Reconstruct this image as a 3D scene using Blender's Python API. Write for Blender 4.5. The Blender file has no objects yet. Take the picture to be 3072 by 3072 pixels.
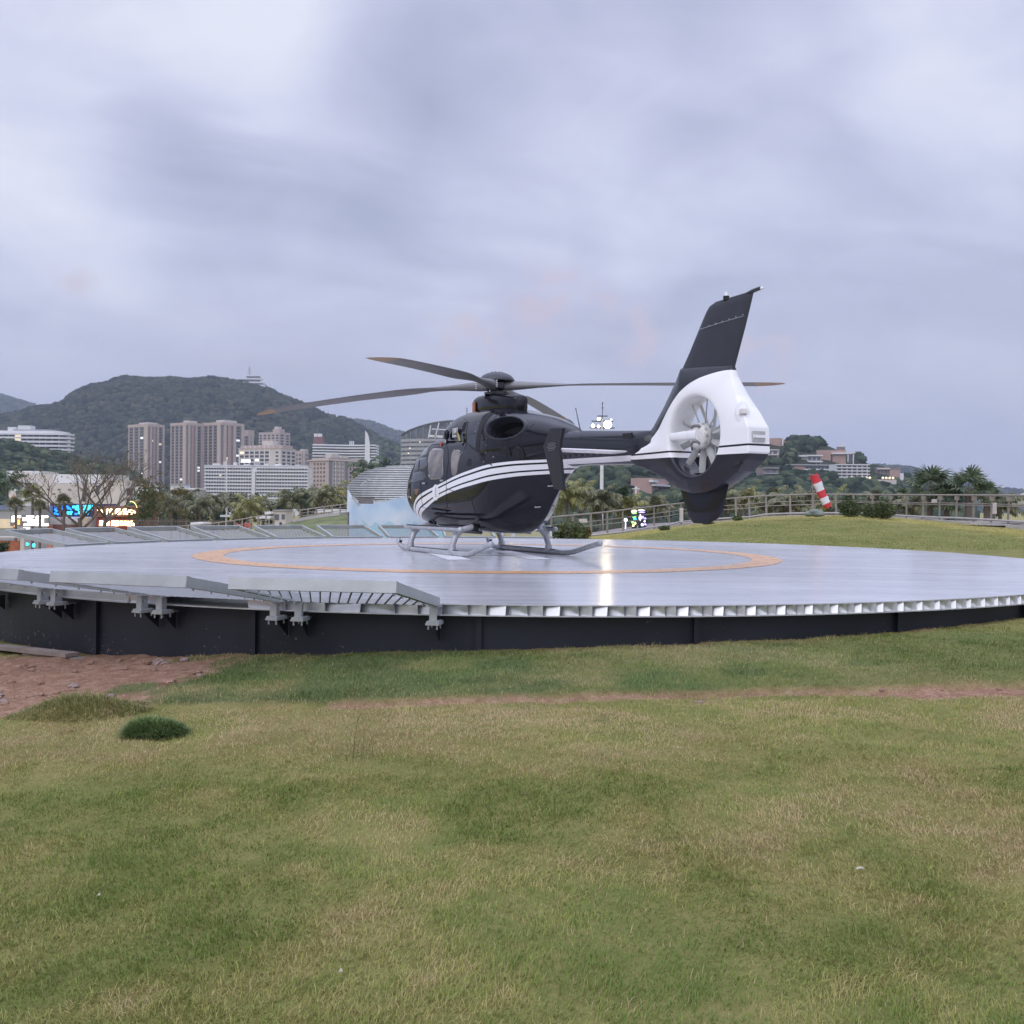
import bpy, math, random
import numpy as np
from mathutils import Vector, Matrix, Euler
random.seed(7); RNG = np.random.default_rng(11)
scene = bpy.context.scene
COL = scene.collection
R = math.radians

# ------------------------------------------------------------------ camera
FPX, YHOR, ROLL, HCAM = 3077.0, 1512.6, 0.009, 0.92      # measured in a 3072 px frame; z = 0 is the deck
PITCH = math.atan((YHOR - 1536) / FPX)                    # horizon above the centre -> looking slightly down
cam_d = bpy.data.cameras.new('camera'); cam = bpy.data.objects.new('camera', cam_d); COL.objects.link(cam)
cam_d.sensor_fit = 'HORIZONTAL'; cam_d.sensor_width = 36.0; cam_d.lens = 36.0 * FPX / 3072.0
cam_d.clip_start = 0.05; cam_d.clip_end = 12000
cam.matrix_world = Matrix.Translation((0, 0, HCAM)) @ Matrix.Rotation(R(90) + PITCH, 4, 'X') @ Matrix.Rotation(ROLL, 4, 'Z')
scene.camera = cam
_c, _s = math.cos(ROLL), math.sin(ROLL)
def ray(u, v):
    dx, dy = u - 1536, v - 1536
    x = _c * dx + _s * dy; y = -_s * dx + _c * dy
    fx, fy, fz = x / FPX, 1.0, -y / FPX
    cp, sp = math.cos(PITCH), math.sin(PITCH)
    return Vector((fx, fy * cp - fz * sp, fy * sp + fz * cp))
def at(u, v, Y):
    r = ray(u, v); return r * (Y / r.y) + Vector((0, 0, HCAM))

# ------------------------------------------------------------------ mesh builder
class MB:
    def __init__(self): self.v = []; self.f = []; self.mi = []
    def add(self, vs, fs, m=0):
        o = len(self.v); self.v += [tuple(p) for p in vs]; self.f += [tuple(i + o for i in f) for f in fs]; self.mi += [m] * len(fs); return self
    def box(self, c, s, M=None, m=0):
        hx, hy, hz = s[0] / 2, s[1] / 2, s[2] / 2
        vs = [Vector((x * hx, y * hy, z * hz)) for x in (-1, 1) for y in (-1, 1) for z in (-1, 1)]
        if M is not None: vs = [M @ p for p in vs]
        vs = [p + Vector(c) for p in vs]
        return self.add(vs, [(0, 1, 3, 2), (4, 6, 7, 5), (0, 4, 5, 1), (2, 3, 7, 6), (0, 2, 6, 4), (1, 5, 7, 3)], m)
    def bar(self, a, b, w, h, up=(0, 0, 1), m=0):
        a, b = Vector(a), Vector(b); d = (b - a).normalized(); up = Vector(up)
        s = d.cross(up)
        if s.length < 1e-5: s = d.cross(Vector((1, 0, 0)))
        s.normalize(); n = s.cross(d).normalized()
        vs = []
        for p in (a, b):
            for i, j in ((-1, -1), (1, -1), (1, 1), (-1, 1)): vs.append(p + s * (i * w / 2) + n * (j * h / 2))
        return self.add(vs, [(3, 2, 1, 0), (4, 5, 6, 7), (0, 1, 5, 4), (1, 2, 6, 5), (2, 3, 7, 6), (3, 0, 4, 7)], m)
    def tube(self, pts, rad, n=8, m=0, cap=True):
        pts = [Vector(p) for p in pts]; k = len(pts)
        rad = list(rad) if hasattr(rad, '__len__') else [rad] * k
        rings = []; ref = None
        for i, p in enumerate(pts):
            d = (pts[min(i + 1, k - 1)] - pts[max(i - 1, 0)]).normalized()
            if ref is None:
                ref = Vector((0, 0, 1)) if abs(d.z) < 0.9 else Vector((1, 0, 0))
            s = d.cross(ref).normalized(); t = s.cross(d).normalized(); ref = t
            rings.append([p + (s * math.cos(2 * math.pi * j / n) + t * math.sin(2 * math.pi * j / n)) * rad[i] for j in range(n)])
        return self.loft(rings, m, cap)
    def loft(self, rings, m=0, cap=True):
        n = len(rings[0]); vs = [p for r in rings for p in r]; fs = []
        for i in range(len(rings) - 1):
            for j in range(n):
                a = i * n + j; b = i * n + (j + 1) % n; fs.append((a, b, b + n, a + n))
        if cap: fs.append(tuple(range(n - 1, -1, -1))); fs.append(tuple((len(rings) - 1) * n + j for j in range(n)))
        return self.add(vs, fs, m)
    def cyl(self, a, b, r, n=16, r2=None, m=0): return self.tube([a, b], [r, r if r2 is None else r2], n, m)
    def prism(self, poly, ax0, ax1, f, m=0):
        """poly = 2-D outline, f(p, t) -> 3-D point for the two ends"""
        n = len(poly); vs = [f(p, ax0) for p in poly] + [f(p, ax1) for p in poly]
        fs = [tuple(range(n - 1, -1, -1)), tuple(range(n, 2 * n))] + [(i, (i + 1) % n, (i + 1) % n + n, i + n) for i in range(n)]
        return self.add(vs, fs, m)
    def ico(self, c, r, sub=1, jit=0.0, rng=random, sq=(1, 1, 1), m=0):
        V, Fc = ICO[sub]
        vs = []
        for p in V:
            k = r * (1 + rng.uniform(-jit, jit)); vs.append((c[0] + p[0] * k * sq[0], c[1] + p[1] * k * sq[1], c[2] + p[2] * k * sq[2]))
        return self.add(vs, Fc, m)
def _ico():
    t = (1 + 5 ** .5) / 2
    V = [Vector(p).normalized() for p in [(-1, t, 0), (1, t, 0), (-1, -t, 0), (1, -t, 0), (0, -1, t), (0, 1, t), (0, -1, -t), (0, 1, -t), (t, 0, -1), (t, 0, 1), (-t, 0, -1), (-t, 0, 1)]]
    Fc = [(0, 11, 5), (0, 5, 1), (0, 1, 7), (0, 7, 10), (0, 10, 11), (1, 5, 9), (5, 11, 4), (11, 10, 2), (10, 7, 6), (7, 1, 8), (3, 9, 4), (3, 4, 2), (3, 2, 6), (3, 6, 8), (3, 8, 9), (4, 9, 5), (2, 4, 11), (6, 2, 10), (8, 6, 7), (9, 8, 1)]
    out = [(V, Fc)]
    for _ in range(2):
        V, Fc = list(out[-1][0]), out[-1][1]; mid = {}; nf = []
        def g(a, b):
            k = (min(a, b), max(a, b))
            if k not in mid: V.append(((V[a] + V[b]) / 2).normalized()); mid[k] = len(V) - 1
            return mid[k]
        for a, b, c in Fc:
            ab, bc, ca = g(a, b), g(b, c), g(c, a); nf += [(a, ab, ca), (b, bc, ab), (c, ca, bc), (ab, bc, ca)]
        out.append((V, nf))
    return out
ICO = _ico()

def mesh_of(name, mb, mats, smooth=False):
    me = bpy.data.meshes.new(name); me.from_pydata([tuple(p) for p in mb.v], [], mb.f)
    mats = mats if isinstance(mats, (list, tuple)) else [mats]
    for m in mats: me.materials.append(m)
    if len(mats) > 1: me.polygons.foreach_set('material_index', mb.mi)
    if smooth:
        me.polygons.foreach_set('use_smooth', [True] * len(me.polygons))
        if smooth != 'all':
            try: me.set_sharp_from_angle(angle=R(float(smooth) if smooth is not True else 40))
            except Exception: pass
    me.update(); return me
def obj(name, mb, mats, parent=None, smooth=False, loc=None):
    me = mb if isinstance(mb, bpy.types.Mesh) else mesh_of(name, mb, mats, smooth)
    o = bpy.data.objects.new(name, me); COL.objects.link(o)
    if parent is not None: o.parent = parent
    if loc is not None: o.location = loc
    return o
def tag(o, label=None, cat=None, group=None, kind=None):
    if label: o['label'] = label
    if cat: o['category'] = cat
    if group: o['group'] = group
    if kind: o['kind'] = kind
    return o
def thing(name, label, cat, loc=(0, 0, 0), rz=0.0, group=None):
    o = bpy.data.objects.new(name, None); COL.objects.link(o); o.empty_display_size = 0.2
    o.location = loc; o.rotation_euler = (0, 0, rz)
    return tag(o, label, cat, group)
def kids(o): return [c for c in o.children]
def dup(root, loc, rz=None, label=None, scale=None):
    def cp(o, par):
        c = o.copy(); COL.objects.link(c); c.parent = par
        for ch in kids(o): cp(ch, c)
        return c
    r = cp(root, None); r.location = loc
    if rz is not None: r.rotation_euler = (0, 0, rz)
    if scale: r.scale = (scale,) * 3
    if label: r['label'] = label
    return r

# ------------------------------------------------------------------ numpy value noise
def _hash(ix, iy, s):
    h = (ix.astype(np.int64) * 374761393 + iy.astype(np.int64) * 668265263 + s * 974634777) & 0xffffffff
    h = ((h ^ (h >> 13)) * 1274126177) & 0xffffffff
    return ((h ^ (h >> 16)) & 0xffff) / 65535.0
def vnoise(x, y, s=0):
    x = np.asarray(x, float); y = np.asarray(y, float)
    ix = np.floor(x); iy = np.floor(y); fx = x - ix; fy = y - iy
    fx = fx * fx * (3 - 2 * fx); fy = fy * fy * (3 - 2 * fy); ix = ix.astype(np.int64); iy = iy.astype(np.int64)
    a = _hash(ix, iy, s); b = _hash(ix + 1, iy, s); c = _hash(ix, iy + 1, s); d = _hash(ix + 1, iy + 1, s)
    return (a * (1 - fx) + b * fx) * (1 - fy) + (c * (1 - fx) + d * fx) * fy
def fbm(x, y, s=0, o=4):
    t = 0; a = .5; n = 0
    for k in range(o):
        t = t + a * vnoise(np.asarray(x) * 2 ** k, np.asarray(y) * 2 ** k, s + k * 17); n += a; a *= .5
    return t / n
def sstep(a, b, x):
    t = np.clip((np.asarray(x, float) - a) / (b - a), 0, 1); return t * t * (3 - 2 * t)
def pchip(xs, ys, x):
    xs = np.asarray(xs, float); ys = np.asarray(ys, float)
    h = np.diff(xs); d = np.diff(ys) / h; m = np.zeros(len(xs))
    for i in range(1, len(xs) - 1):
        if d[i - 1] * d[i] > 0:
            w1 = 2 * h[i] + h[i - 1]; w2 = h[i] + 2 * h[i - 1]; m[i] = (w1 + w2) / (w1 / d[i - 1] + w2 / d[i])
    m[0] = d[0]; m[-1] = d[-1]
    x = np.clip(x, xs[0], xs[-1]); i = np.clip(np.searchsorted(xs, x) - 1, 0, len(h) - 1); t = (x - xs[i]) / h[i]
    return (1 + 2 * t) * (1 - t) ** 2 * ys[i] + t * (1 - t) ** 2 * h[i] * m[i] + t * t * (3 - 2 * t) * ys[i + 1] + t * t * (t - 1) * h[i] * m[i + 1]

# ------------------------------------------------------------------ materials
class NT:
    def __init__(self, m): self.t = m.node_tree; self.N = self.t.nodes; self.L = self.t.links
    def n(self, typ, **k):
        x = self.N.new('ShaderNode' + typ)
        for a, b in k.items():
            if a.startswith('i_'): x.inputs[a[2:].replace('_', ' ')].default_value = b
            else: setattr(x, a, b)
        return x
    def l(self, a, b): self.L.new(a, b)
    def math(self, op, a, b=None, c=None, clamp=False):
        x = self.n('Math', operation=op, use_clamp=clamp)
        for i, q in enumerate((a, b, c)):
            if q is None: continue
            if isinstance(q, (int, float)): x.inputs[i].default_value = q
            else: self.l(q, x.inputs[i])
        return x.outputs[0]
    def mix(self, fac, a, b, blend='MIX'):
        x = self.n('Mix', data_type='RGBA', blend_type=blend)
        for i, q in ((0, fac), (6, a), (7, b)):
            if isinstance(q, (int, float)): x.inputs[i].default_value = q
            elif isinstance(q, (tuple, list)): x.inputs[i].default_value = (*q[:3], 1)
            else: self.l(q, x.inputs[i])
        return x.outputs[2]
    def noise(self, scale, detail=3.0, vec=None, rough=0.55, dist=0.0):
        x = self.n('TexNoise'); x.inputs['Scale'].default_value = scale; x.inputs['Detail'].default_value = detail
        x.inputs['Roughness'].default_value = rough; x.inputs['Distortion'].default_value = dist
        if vec is not None: self.l(vec, x.inputs['Vector'])
        return x.outputs['Fac']
    def ramp(self, fac, stops):
        x = self.n('ValToRGB'); e = x.color_ramp.elements
        while len(e) < len(stops): e.new(0.5)
        for k, (p, c) in zip(e, stops): k.position = p; k.color = (*c[:3], 1)
        self.l(fac, x.inputs[0]); return x.outputs[0]
    def curve(self, val, pts, x0, x1, y0, y1):
        """piecewise curve val -> y through a float-curve node"""
        f = self.n('FloatCurve'); c = f.mapping.curves[0]
        q = [((x - x0) / (x1 - x0), (y - y0) / (y1 - y0)) for x, y in sorted(pts)]
        while len(c.points) < len(q): c.points.new(0.5, 0.5)
        for p, (a, b) in zip(c.points, q): p.location = (a, b)
        f.mapping.update()
        t = self.math('MULTIPLY', self.math('SUBTRACT', val, x0), 1 / (x1 - x0), clamp=True)
        self.l(t, f.inputs['Value'])
        return self.math('ADD', self.math('MULTIPLY', f.outputs[0], y1 - y0), y0)
def new_mat(name):
    m = bpy.data.materials.new(name); m.use_nodes = True; t = NT(m)
    b = t.N['Principled BSDF']; return m, t, b
MATS = {}
def mat(name, col, rough=0.6, metal=0.0, var=0.12, scale=6.0, bump=0.0, bscale=40.0, emit=None, estr=0.0, coat=0.0, spec=None):
    if name in MATS: return MATS[name]
    m, t, b = new_mat(name)
    tc = t.n('TexCoord').outputs['Object']
    if var > 0:
        nz = t.noise(scale, 4, tc)
        lo = tuple(c * (1 - var * 1.3) for c in col); hi = tuple(min(1, c * (1 + var)) for c in col)
        t.l(t.ramp(nz, [(.3, lo), (.7, hi)]), b.inputs['Base Color'])
        t.l(t.math('ADD', t.math('MULTIPLY', nz, .12), rough - .06, clamp=True), b.inputs['Roughness'])
    else:
        b.inputs['Base Color'].default_value = (*col, 1); b.inputs['Roughness'].default_value = rough
    b.inputs['Metallic'].default_value = metal
    if coat: b.inputs['Coat Weight'].default_value = coat; b.inputs['Coat Roughness'].default_value = .04
    if spec is not None: b.inputs['Specular IOR Level'].default_value = spec
    if emit: b.inputs['Emission Color'].default_value = (*emit, 1); b.inputs['Emission Strength'].default_value = estr
    if bump:
        bp = t.n('Bump'); bp.inputs['Strength'].default_value = bump; bp.inputs['Distance'].default_value = .02
        t.l(t.noise(bscale, 4, tc), bp.inputs['Height']); t.l(bp.outputs[0], b.inputs['Normal'])
    MATS[name] = m; return m
# ------------------------------------------------------------------ sky, sun, view
SUN_EL, SUN_AZ = R(38), R(205)          # soft overcast light from behind the camera, to the left
world = bpy.data.worlds.new('World'); scene.world = world; world.use_nodes = True
def build_sky():
    t = NT(world); bg = t.N['Background']
    d = t.n('TexCoord').outputs['Generated']
    sp = t.n('SeparateXYZ'); t.l(d, sp.inputs[0]); X, Y, Z = sp.outputs
    den = t.math('ADD', t.math('MAXIMUM', Z, 0.0), 0.30)
    px, py = t.math('DIVIDE', X, den), t.math('DIVIDE', Y, den)
    # clouds drawn out along one direction of the cloud deck
    ca, sa = math.cos(R(20)), math.sin(R(20))
    qx = t.math('ADD', t.math('MULTIPLY', px, ca), t.math('MULTIPLY', py, sa))
    qy = t.math('SUBTRACT', t.math('MULTIPLY', py, ca), t.math('MULTIPLY', px, sa))
    cb = t.n('CombineXYZ'); t.l(t.math('MULTIPLY', qx, 1.0), cb.inputs[0]); t.l(t.math('MULTIPLY', qy, 1.7), cb.inputs[1]); cb.inputs[2].default_value = 3.7
    n1 = t.noise(1.35, 6, cb.outputs[0], .52, .6)
    cb2 = t.n('CombineXYZ'); t.l(qx, cb2.inputs[0]); t.l(qy, cb2.inputs[1]); cb2.inputs[2].default_value = 9.1
    n2 = t.noise(4.2, 7, cb2.outputs[0], .58, .8)
    f = t.math('ADD', t.math('MULTIPLY', n1, .74), t.math('MULTIPLY', n2, .26))
    # a few broad darker and brighter masses of the cloud deck
    def lobe(u, v, width, amt, f):
        r = ray(u, v).normalized(); dot = t.n('VectorMath', operation='DOT_PRODUCT'); t.l(d, dot.inputs[0]); dot.inputs[1].default_value = r
        k = t.n('MapRange', interpolation_type='SMOOTHSTEP'); t.l(dot.outputs['Value'], k.inputs[0])
        k.inputs[1].default_value = math.cos(R(width)); k.inputs[2].default_value = 1.0; k.inputs[3].default_value = 0; k.inputs[4].default_value = amt
        return t.math('ADD', f, k.outputs[0])
    for u, v, w_, a in ((1230, 420, 8, -.12), (600, 490, 7, -.08), (380, 180, 9, -.06), (2050, 110, 12, -.11), (900, 930, 10, -.07), (2400, 620, 11, -.06), (1750, 760, 8, -.05),
                        (20, 180, 9, .20), (660, 40, 7, .16), (860, 210, 8, .12), (2080, 340, 9, .12), (2950, 110, 8, .12), (1650, 250, 8, .07), (2500, 230, 8, .08), (150, 620, 8, .08)):
        f = lobe(u, v, w_, a, f)
    f = t.math('ADD', t.math('MULTIPLY', t.math('SUBTRACT', f, .5), .92), .525)
    col = t.ramp(f, [(.27, (.405, .440, .610)), (.40, (.510, .540, .730)), (.51, (.615, .640, .845)), (.62, (.735, .765, .950)), (.78, (.90, .92, 1.05))])
    # calmer, flatter band low over the horizon with a little warm haze
    hb = t.n('MapRange', interpolation_type='SMOOTHSTEP'); t.l(Z, hb.inputs[0]); hb.inputs[1].default_value = .02; hb.inputs[2].default_value = .24; hb.inputs[3].default_value = .8; hb.inputs[4].default_value = 0
    pn = t.noise(2.6, 5, cb2.outputs[0], .5, .3)
    hc = t.ramp(pn, [(.42, (.500, .525, .690)), (.58, (.555, .565, .715)), (.70, (.650, .605, .715))])
    col = t.mix(hb.outputs[0], col, hc)
    # a few faint pink cumulus heads low in the sky
    pk = None
    for u, v, w_ in ((1400, 1020, 3.2), (1640, 900, 3.0), (1760, 960, 3.0), (2290, 1060, 2.6), (230, 800, 1.8), (1900, 1010, 2.5)):
        r = ray(u, v).normalized(); dot = t.n('VectorMath', operation='DOT_PRODUCT'); t.l(d, dot.inputs[0]); dot.inputs[1].default_value = r
        k = t.n('MapRange', interpolation_type='SMOOTHSTEP'); t.l(dot.outputs['Value'], k.inputs[0]); k.inputs[1].default_value = math.cos(R(w_)); k.inputs[2].default_value = 1.0
        pk = k.outputs[0] if pk is None else t.math('MAXIMUM', pk, k.outputs[0])
    pn2 = t.n('MapRange', interpolation_type='SMOOTHSTEP'); t.l(t.noise(26, 6, d, .55, .4), pn2.inputs[0]); pn2.inputs[1].default_value = .42; pn2.inputs[2].default_value = .66
    col = t.mix(t.math('MULTIPLY', t.math('MULTIPLY', pk, pn2.outputs[0]), .75), col, (.70, .60, .72))
    sky = t.n('TexSky', sky_type='NISHITA', sun_disc=False); sky.sun_elevation = SUN_EL; sky.sun_rotation = SUN_AZ
    sky.air_density = 1.5; sky.dust_density = 3
    skyc = t.mix(1.0, sky.outputs[0], (.10, .10, .10), 'MULTIPLY')
    col = t.mix(.10, col, skyc)
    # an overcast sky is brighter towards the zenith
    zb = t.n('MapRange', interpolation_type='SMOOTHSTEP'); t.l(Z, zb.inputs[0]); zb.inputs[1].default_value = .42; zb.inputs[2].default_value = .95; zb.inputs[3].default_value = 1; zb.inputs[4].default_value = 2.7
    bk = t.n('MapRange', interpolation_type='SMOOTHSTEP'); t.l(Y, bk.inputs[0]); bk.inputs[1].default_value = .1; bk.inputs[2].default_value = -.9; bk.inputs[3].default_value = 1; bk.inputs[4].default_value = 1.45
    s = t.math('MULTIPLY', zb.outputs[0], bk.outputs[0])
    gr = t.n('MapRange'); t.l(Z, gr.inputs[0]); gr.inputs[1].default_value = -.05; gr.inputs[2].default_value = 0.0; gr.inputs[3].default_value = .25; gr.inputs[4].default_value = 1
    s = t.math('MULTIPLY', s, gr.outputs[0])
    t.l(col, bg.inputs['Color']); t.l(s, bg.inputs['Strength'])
build_sky()
sun_d = bpy.data.lights.new('sun', 'SUN'); sun_d.energy = 0.7; sun_d.angle = R(35); sun_d.color = (1, .965, .93)
sun = bpy.data.objects.new('sun', sun_d); COL.objects.link(sun)
sd = Vector((-math.sin(R(35)) * math.cos(SUN_EL), -math.cos(R(35)) * math.cos(SUN_EL), math.sin(SUN_EL)))
sun.rotation_euler = sd.to_track_quat('Z', 'Y').to_euler(); sun.location = (-30, -40, 60)
scene.view_settings.view_transform = 'Standard'; scene.view_settings.look = 'None'; scene.view_settings.gamma = 1.0
scene.view_settings.exposure = 0.0; scene.view_settings.use_curve_mapping = False
scene.cycles.use_denoising = True
try: scene.cycles.denoiser = 'OPENIMAGEDENOISE'
except Exception: pass
scene.cycles.max_bounces = 8; scene.cycles.volume_bounces = 0; scene.cycles.sample_clamp_indirect = 6
scene.cycles.blur_glossy = 0.3

# ------------------------------------------------------------------ terrain heights
DC = (0.256, 18.59); DR = 9.2                      # helipad centre and radius
def near_ground(x, y):
    x = np.asarray(x, float); y = np.asarray(y, float)
    z = -.455 + np.where(x < 0, .047, .030) * x - .004 * np.clip(x, -9, 0) ** 2 * .35 - .021 * (9.6 - np.clip(y, -6, 9.6))
    return z
CK = [.02, .05, .108, .167, .248, .313, .346, .385, .443, .499, .56]
CZ = [-1.1, -.62, -.42, -.08, .40, .52, .55, .40, .27, .16, .05]
CD = [44, 44, 47, 56, 55, 53, 50, 49, 44.5, 40.5, 38]
def ground_z(x, y):
    x = np.asarray(x, float); y = np.asarray(y, float)
    zn = near_ground(x, np.minimum(y, 9.6)); zr = -.34 + .012 * np.clip(x, -12, 12)
    k = sstep(9.6, 20, y); z = zn * (1 - k) + zr * k
    # the grass bank behind the right half of the pad rises to a crest below the railing
    q = x / np.maximum(y, 5); zc = np.interp(q, CK, CZ); dc = np.interp(q, CK, CD)
    r = sstep(19, 1.0, 0 * y) * 0 + sstep(20.0, dc, y) * sstep(0.0, .05, q)
    z = z * (1 - r) + zc * r
    # the lawn ends on the left and far behind the pad; beyond it the land lies lower
    drop = np.maximum(sstep(dc + 2, dc + 9, y), sstep(-9.8, -15, x) * sstep(11, 15, y))
    drop = np.maximum(drop, sstep(2.2, -1.5, x - .03 * (y - 28)) * sstep(28.5, 33, y))
    drop = np.maximum(drop, sstep(30, 44, np.abs(x) - .2 * y))
    return z * (1 - drop) + (-7.0) * drop

def step_line(x): return 7.42 + .045 * np.abs(x) + .10 * (vnoise(x * 1.3, 0 * x, 5) - .5) + .05 * (vnoise(x * 5, 0 * x, 6) - .5) + .12 * sstep(-2, -3.5, x)
def soil_mask(x, y):
    """0 = closed turf, 1 = bare reddish soil"""
    n = fbm(x * 2.2, y * 2.2, 3); n2 = fbm(x * 7, y * 7, 4)
    s = step_line(x)
    gap = np.exp(-((y - (s - .16)) / .15) ** 2) * sstep(.5, 1.6, x) * sstep(.42, .58, n + .02 * x)
    gap = np.maximum(gap, np.exp(-((y - (s - .045)) / .05) ** 2) * .9 * sstep(.36, .52, fbm(x * 1.1, y * 0, 14) + .12 * (n2 - .5)))
    left = sstep(-2.45, -3.0, x + 1.0 * (n - .5) + .5 * (n2 - .5)) * sstep(7.35, 7.75, y + .35 * (n - .5)) * (1 - .8 * sstep(.60, .70, fbm(x * 1.3, y * 1.3, 15)))
    far_edge = np.exp(-((np.hypot(x - DC[0], y - DC[1]) - 9.12) / .16) ** 2) * .55 * n * 1.4
    return np.clip(np.maximum(np.maximum(gap, left), far_edge) * 1.25 + (n2 - .5) * .25, 0, 1)
def fresh_mask(x, y):
    """newly laid darker turf behind the cut line"""
    n = fbm(x * 1.6, y * 1.6, 8); s = step_line(x)
    return sstep(s - .02, s + .06, y) * sstep(9.9, 9.2, y - .12 * np.abs(x)) * (.45 + .55 * sstep(.62, .35, n + .07 * x))

def ground_bumps(x, y):
    s = step_line(x)
    h = .030 * (fbm(x * 1.1, y * 1.1, 21) - .5) + .042 * (fbm(x * 3.6, y * 3.6, 22) - .5)
    h = h + .035 * sstep(s - .04, s + .02, y) * sstep(12, 9, y) * sstep(-3.6, -2.6, x)
    so = soil_mask(x, y)
    h = h - .02 * so + so * .06 * (fbm(x * 9, y * 9, 23, 3) - .45)
    h = h + .15 * np.exp(-(((x + 3.12) / .42) ** 2 + ((y - 7.42) / .20) ** 2))            # small heap at the left
    near = sstep(13, 10, y)
    return h * near

def grid_axes():
    xs = np.concatenate([-np.geomspace(9.5, 5000, 46)[::-1], np.arange(-9.4, 9.41, .075), np.geomspace(9.5, 5000, 46)])
    ys = np.concatenate([-np.geomspace(1.2, 3000, 22)[::-1], np.arange(-1.1, 2.2, .4), np.arange(2.2, 10.6, .07), np.arange(10.6, 50, .5), np.geomspace(50.5, 6000, 34)])
    return xs, ys
def build_ground():
    xs, ys = grid_axes(); Xg, Yg = np.meshgrid(xs, ys); x = Xg.ravel(); y = Yg.ravel()
    z = ground_z(x, y) + ground_bumps(x, y)
    z = z - .5 * (np.hypot(x - DC[0], y - DC[1]) < 8.6)             # pit under the pad
    nx, ny = len(xs), len(ys)
    i = np.arange(nx * ny).reshape(ny, nx)
    f = np.stack([i[:-1, :-1], i[:-1, 1:], i[1:, 1:], i[1:, :-1]], -1).reshape(-1, 4)
    me = bpy.data.meshes.new('ground'); me.vertices.add(len(x)); me.vertices.foreach_set('co', np.stack([x, y, z], -1).ravel())
    me.loops.add(f.size); me.loops.foreach_set('vertex_index', f.ravel().astype(np.int32))
    me.polygons.add(len(f)); me.polygons.foreach_set('loop_start', np.arange(0, f.size, 4, dtype=np.int32)); me.polygons.foreach_set('loop_total', np.full(len(f), 4, np.int32))
    me.polygons.foreach_set('use_smooth', np.ones(len(f), bool)); me.update(calc_edges=True)
    a = me.color_attributes.new('cover', 'FLOAT_COLOR', 'POINT')
    far_soil = np.where(y < 11, soil_mask(x, y), 0.0)
    fresh = np.where(y < 11.5, fresh_mask(x, y), 0.0)
    d = np.stack([far_soil, fresh, sstep(6.5, 13.5, 20 - (np.interp(x / np.maximum(y, 1), CK, CD) - y) + 9 * (fbm(x * .55, y * .28, 61, 4) - .5)) * (y > 20), np.ones_like(x)], -1)
    a.data.foreach_set('color', d.astype(np.float32).ravel())
    m, t, b = new_mat('lawn_ground'); tc = t.n('TexCoord').outputs['Object']
    at_ = t.n('VertexColor', layer_name='cover'); sp = t.n('SeparateColor'); t.l(at_.outputs[0], sp.inputs[0])
    n1 = t.noise(.55, 6, tc, .62); n2 = t.noise(9, 5, tc, .65); n4 = t.noise(2.2, 5, tc, .6, .4); n3 = t.noise(60, 4, tc, .7)
    mot = t.math('ADD', t.math('MULTIPLY', n1, .34), t.math('ADD', t.math('MULTIPLY', n4, .28), t.math('ADD', t.math('MULTIPLY', n2, .22), t.math('MULTIPLY', n3, .16))))
    grass = t.ramp(mot, [(.36, (.105, .115, .030)), (.47, (.165, .170, .048)), (.56, (.225, .205, .072)), (.66, (.285, .230, .105))])
    dry = t.ramp(mot, [(.38, (.200, .195, .045)), (.5, (.300, .265, .070)), (.62, (.350, .290, .100))])
    sx = t.n('SeparateXYZ'); t.l(tc, sx.inputs[0])
    bank = t.math('ADD', t.math('ADD', t.math('MULTIPLY', n1, .35), t.math('MULTIPLY', n4, .35)), t.math('MULTIPLY', sp.outputs[2], .45))
    bk = t.n('MapRange', interpolation_type='SMOOTHSTEP'); t.l(bank, bk.inputs[0]); bk.inputs[1].default_value = .62; bk.inputs[2].default_value = .80
    grass = t.mix(bk.outputs[0], grass, dry)
    fresh = t.ramp(n3, [(.3, (.040, .070, .022)), (.7, (.080, .120, .040))])
    grass = t.mix(t.math('MULTIPLY', sp.outputs[1], .75), grass, fresh)
    soil = t.ramp(t.math('ADD', t.math('MULTIPLY', n2, .5), t.math('MULTIPLY', n3, .5)), [(.32, (.13, .068, .042)), (.5, (.27, .155, .10)), (.68, (.42, .30, .215))])
    col = t.mix(sp.outputs[0], grass, soil)
    t.l(col, b.inputs['Base Color']); b.inputs['Roughness'].default_value = .95; b.inputs['Specular IOR Level'].default_value = .2
    bp = t.n('Bump'); bp.inputs['Strength'].default_value = .8; bp.inputs['Distance'].default_value = .04
    t.l(t.math('ADD', t.math('MULTIPLY', n2, .6), t.math('MULTIPLY', n3, .4)), bp.inputs['Height']); t.l(bp.outputs[0], b.inputs['Normal'])
    me.materials.append(m)
    o = bpy.data.objects.new('ground', me); COL.objects.link(o); o['kind'] = 'structure'; return o
build_ground()

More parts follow.
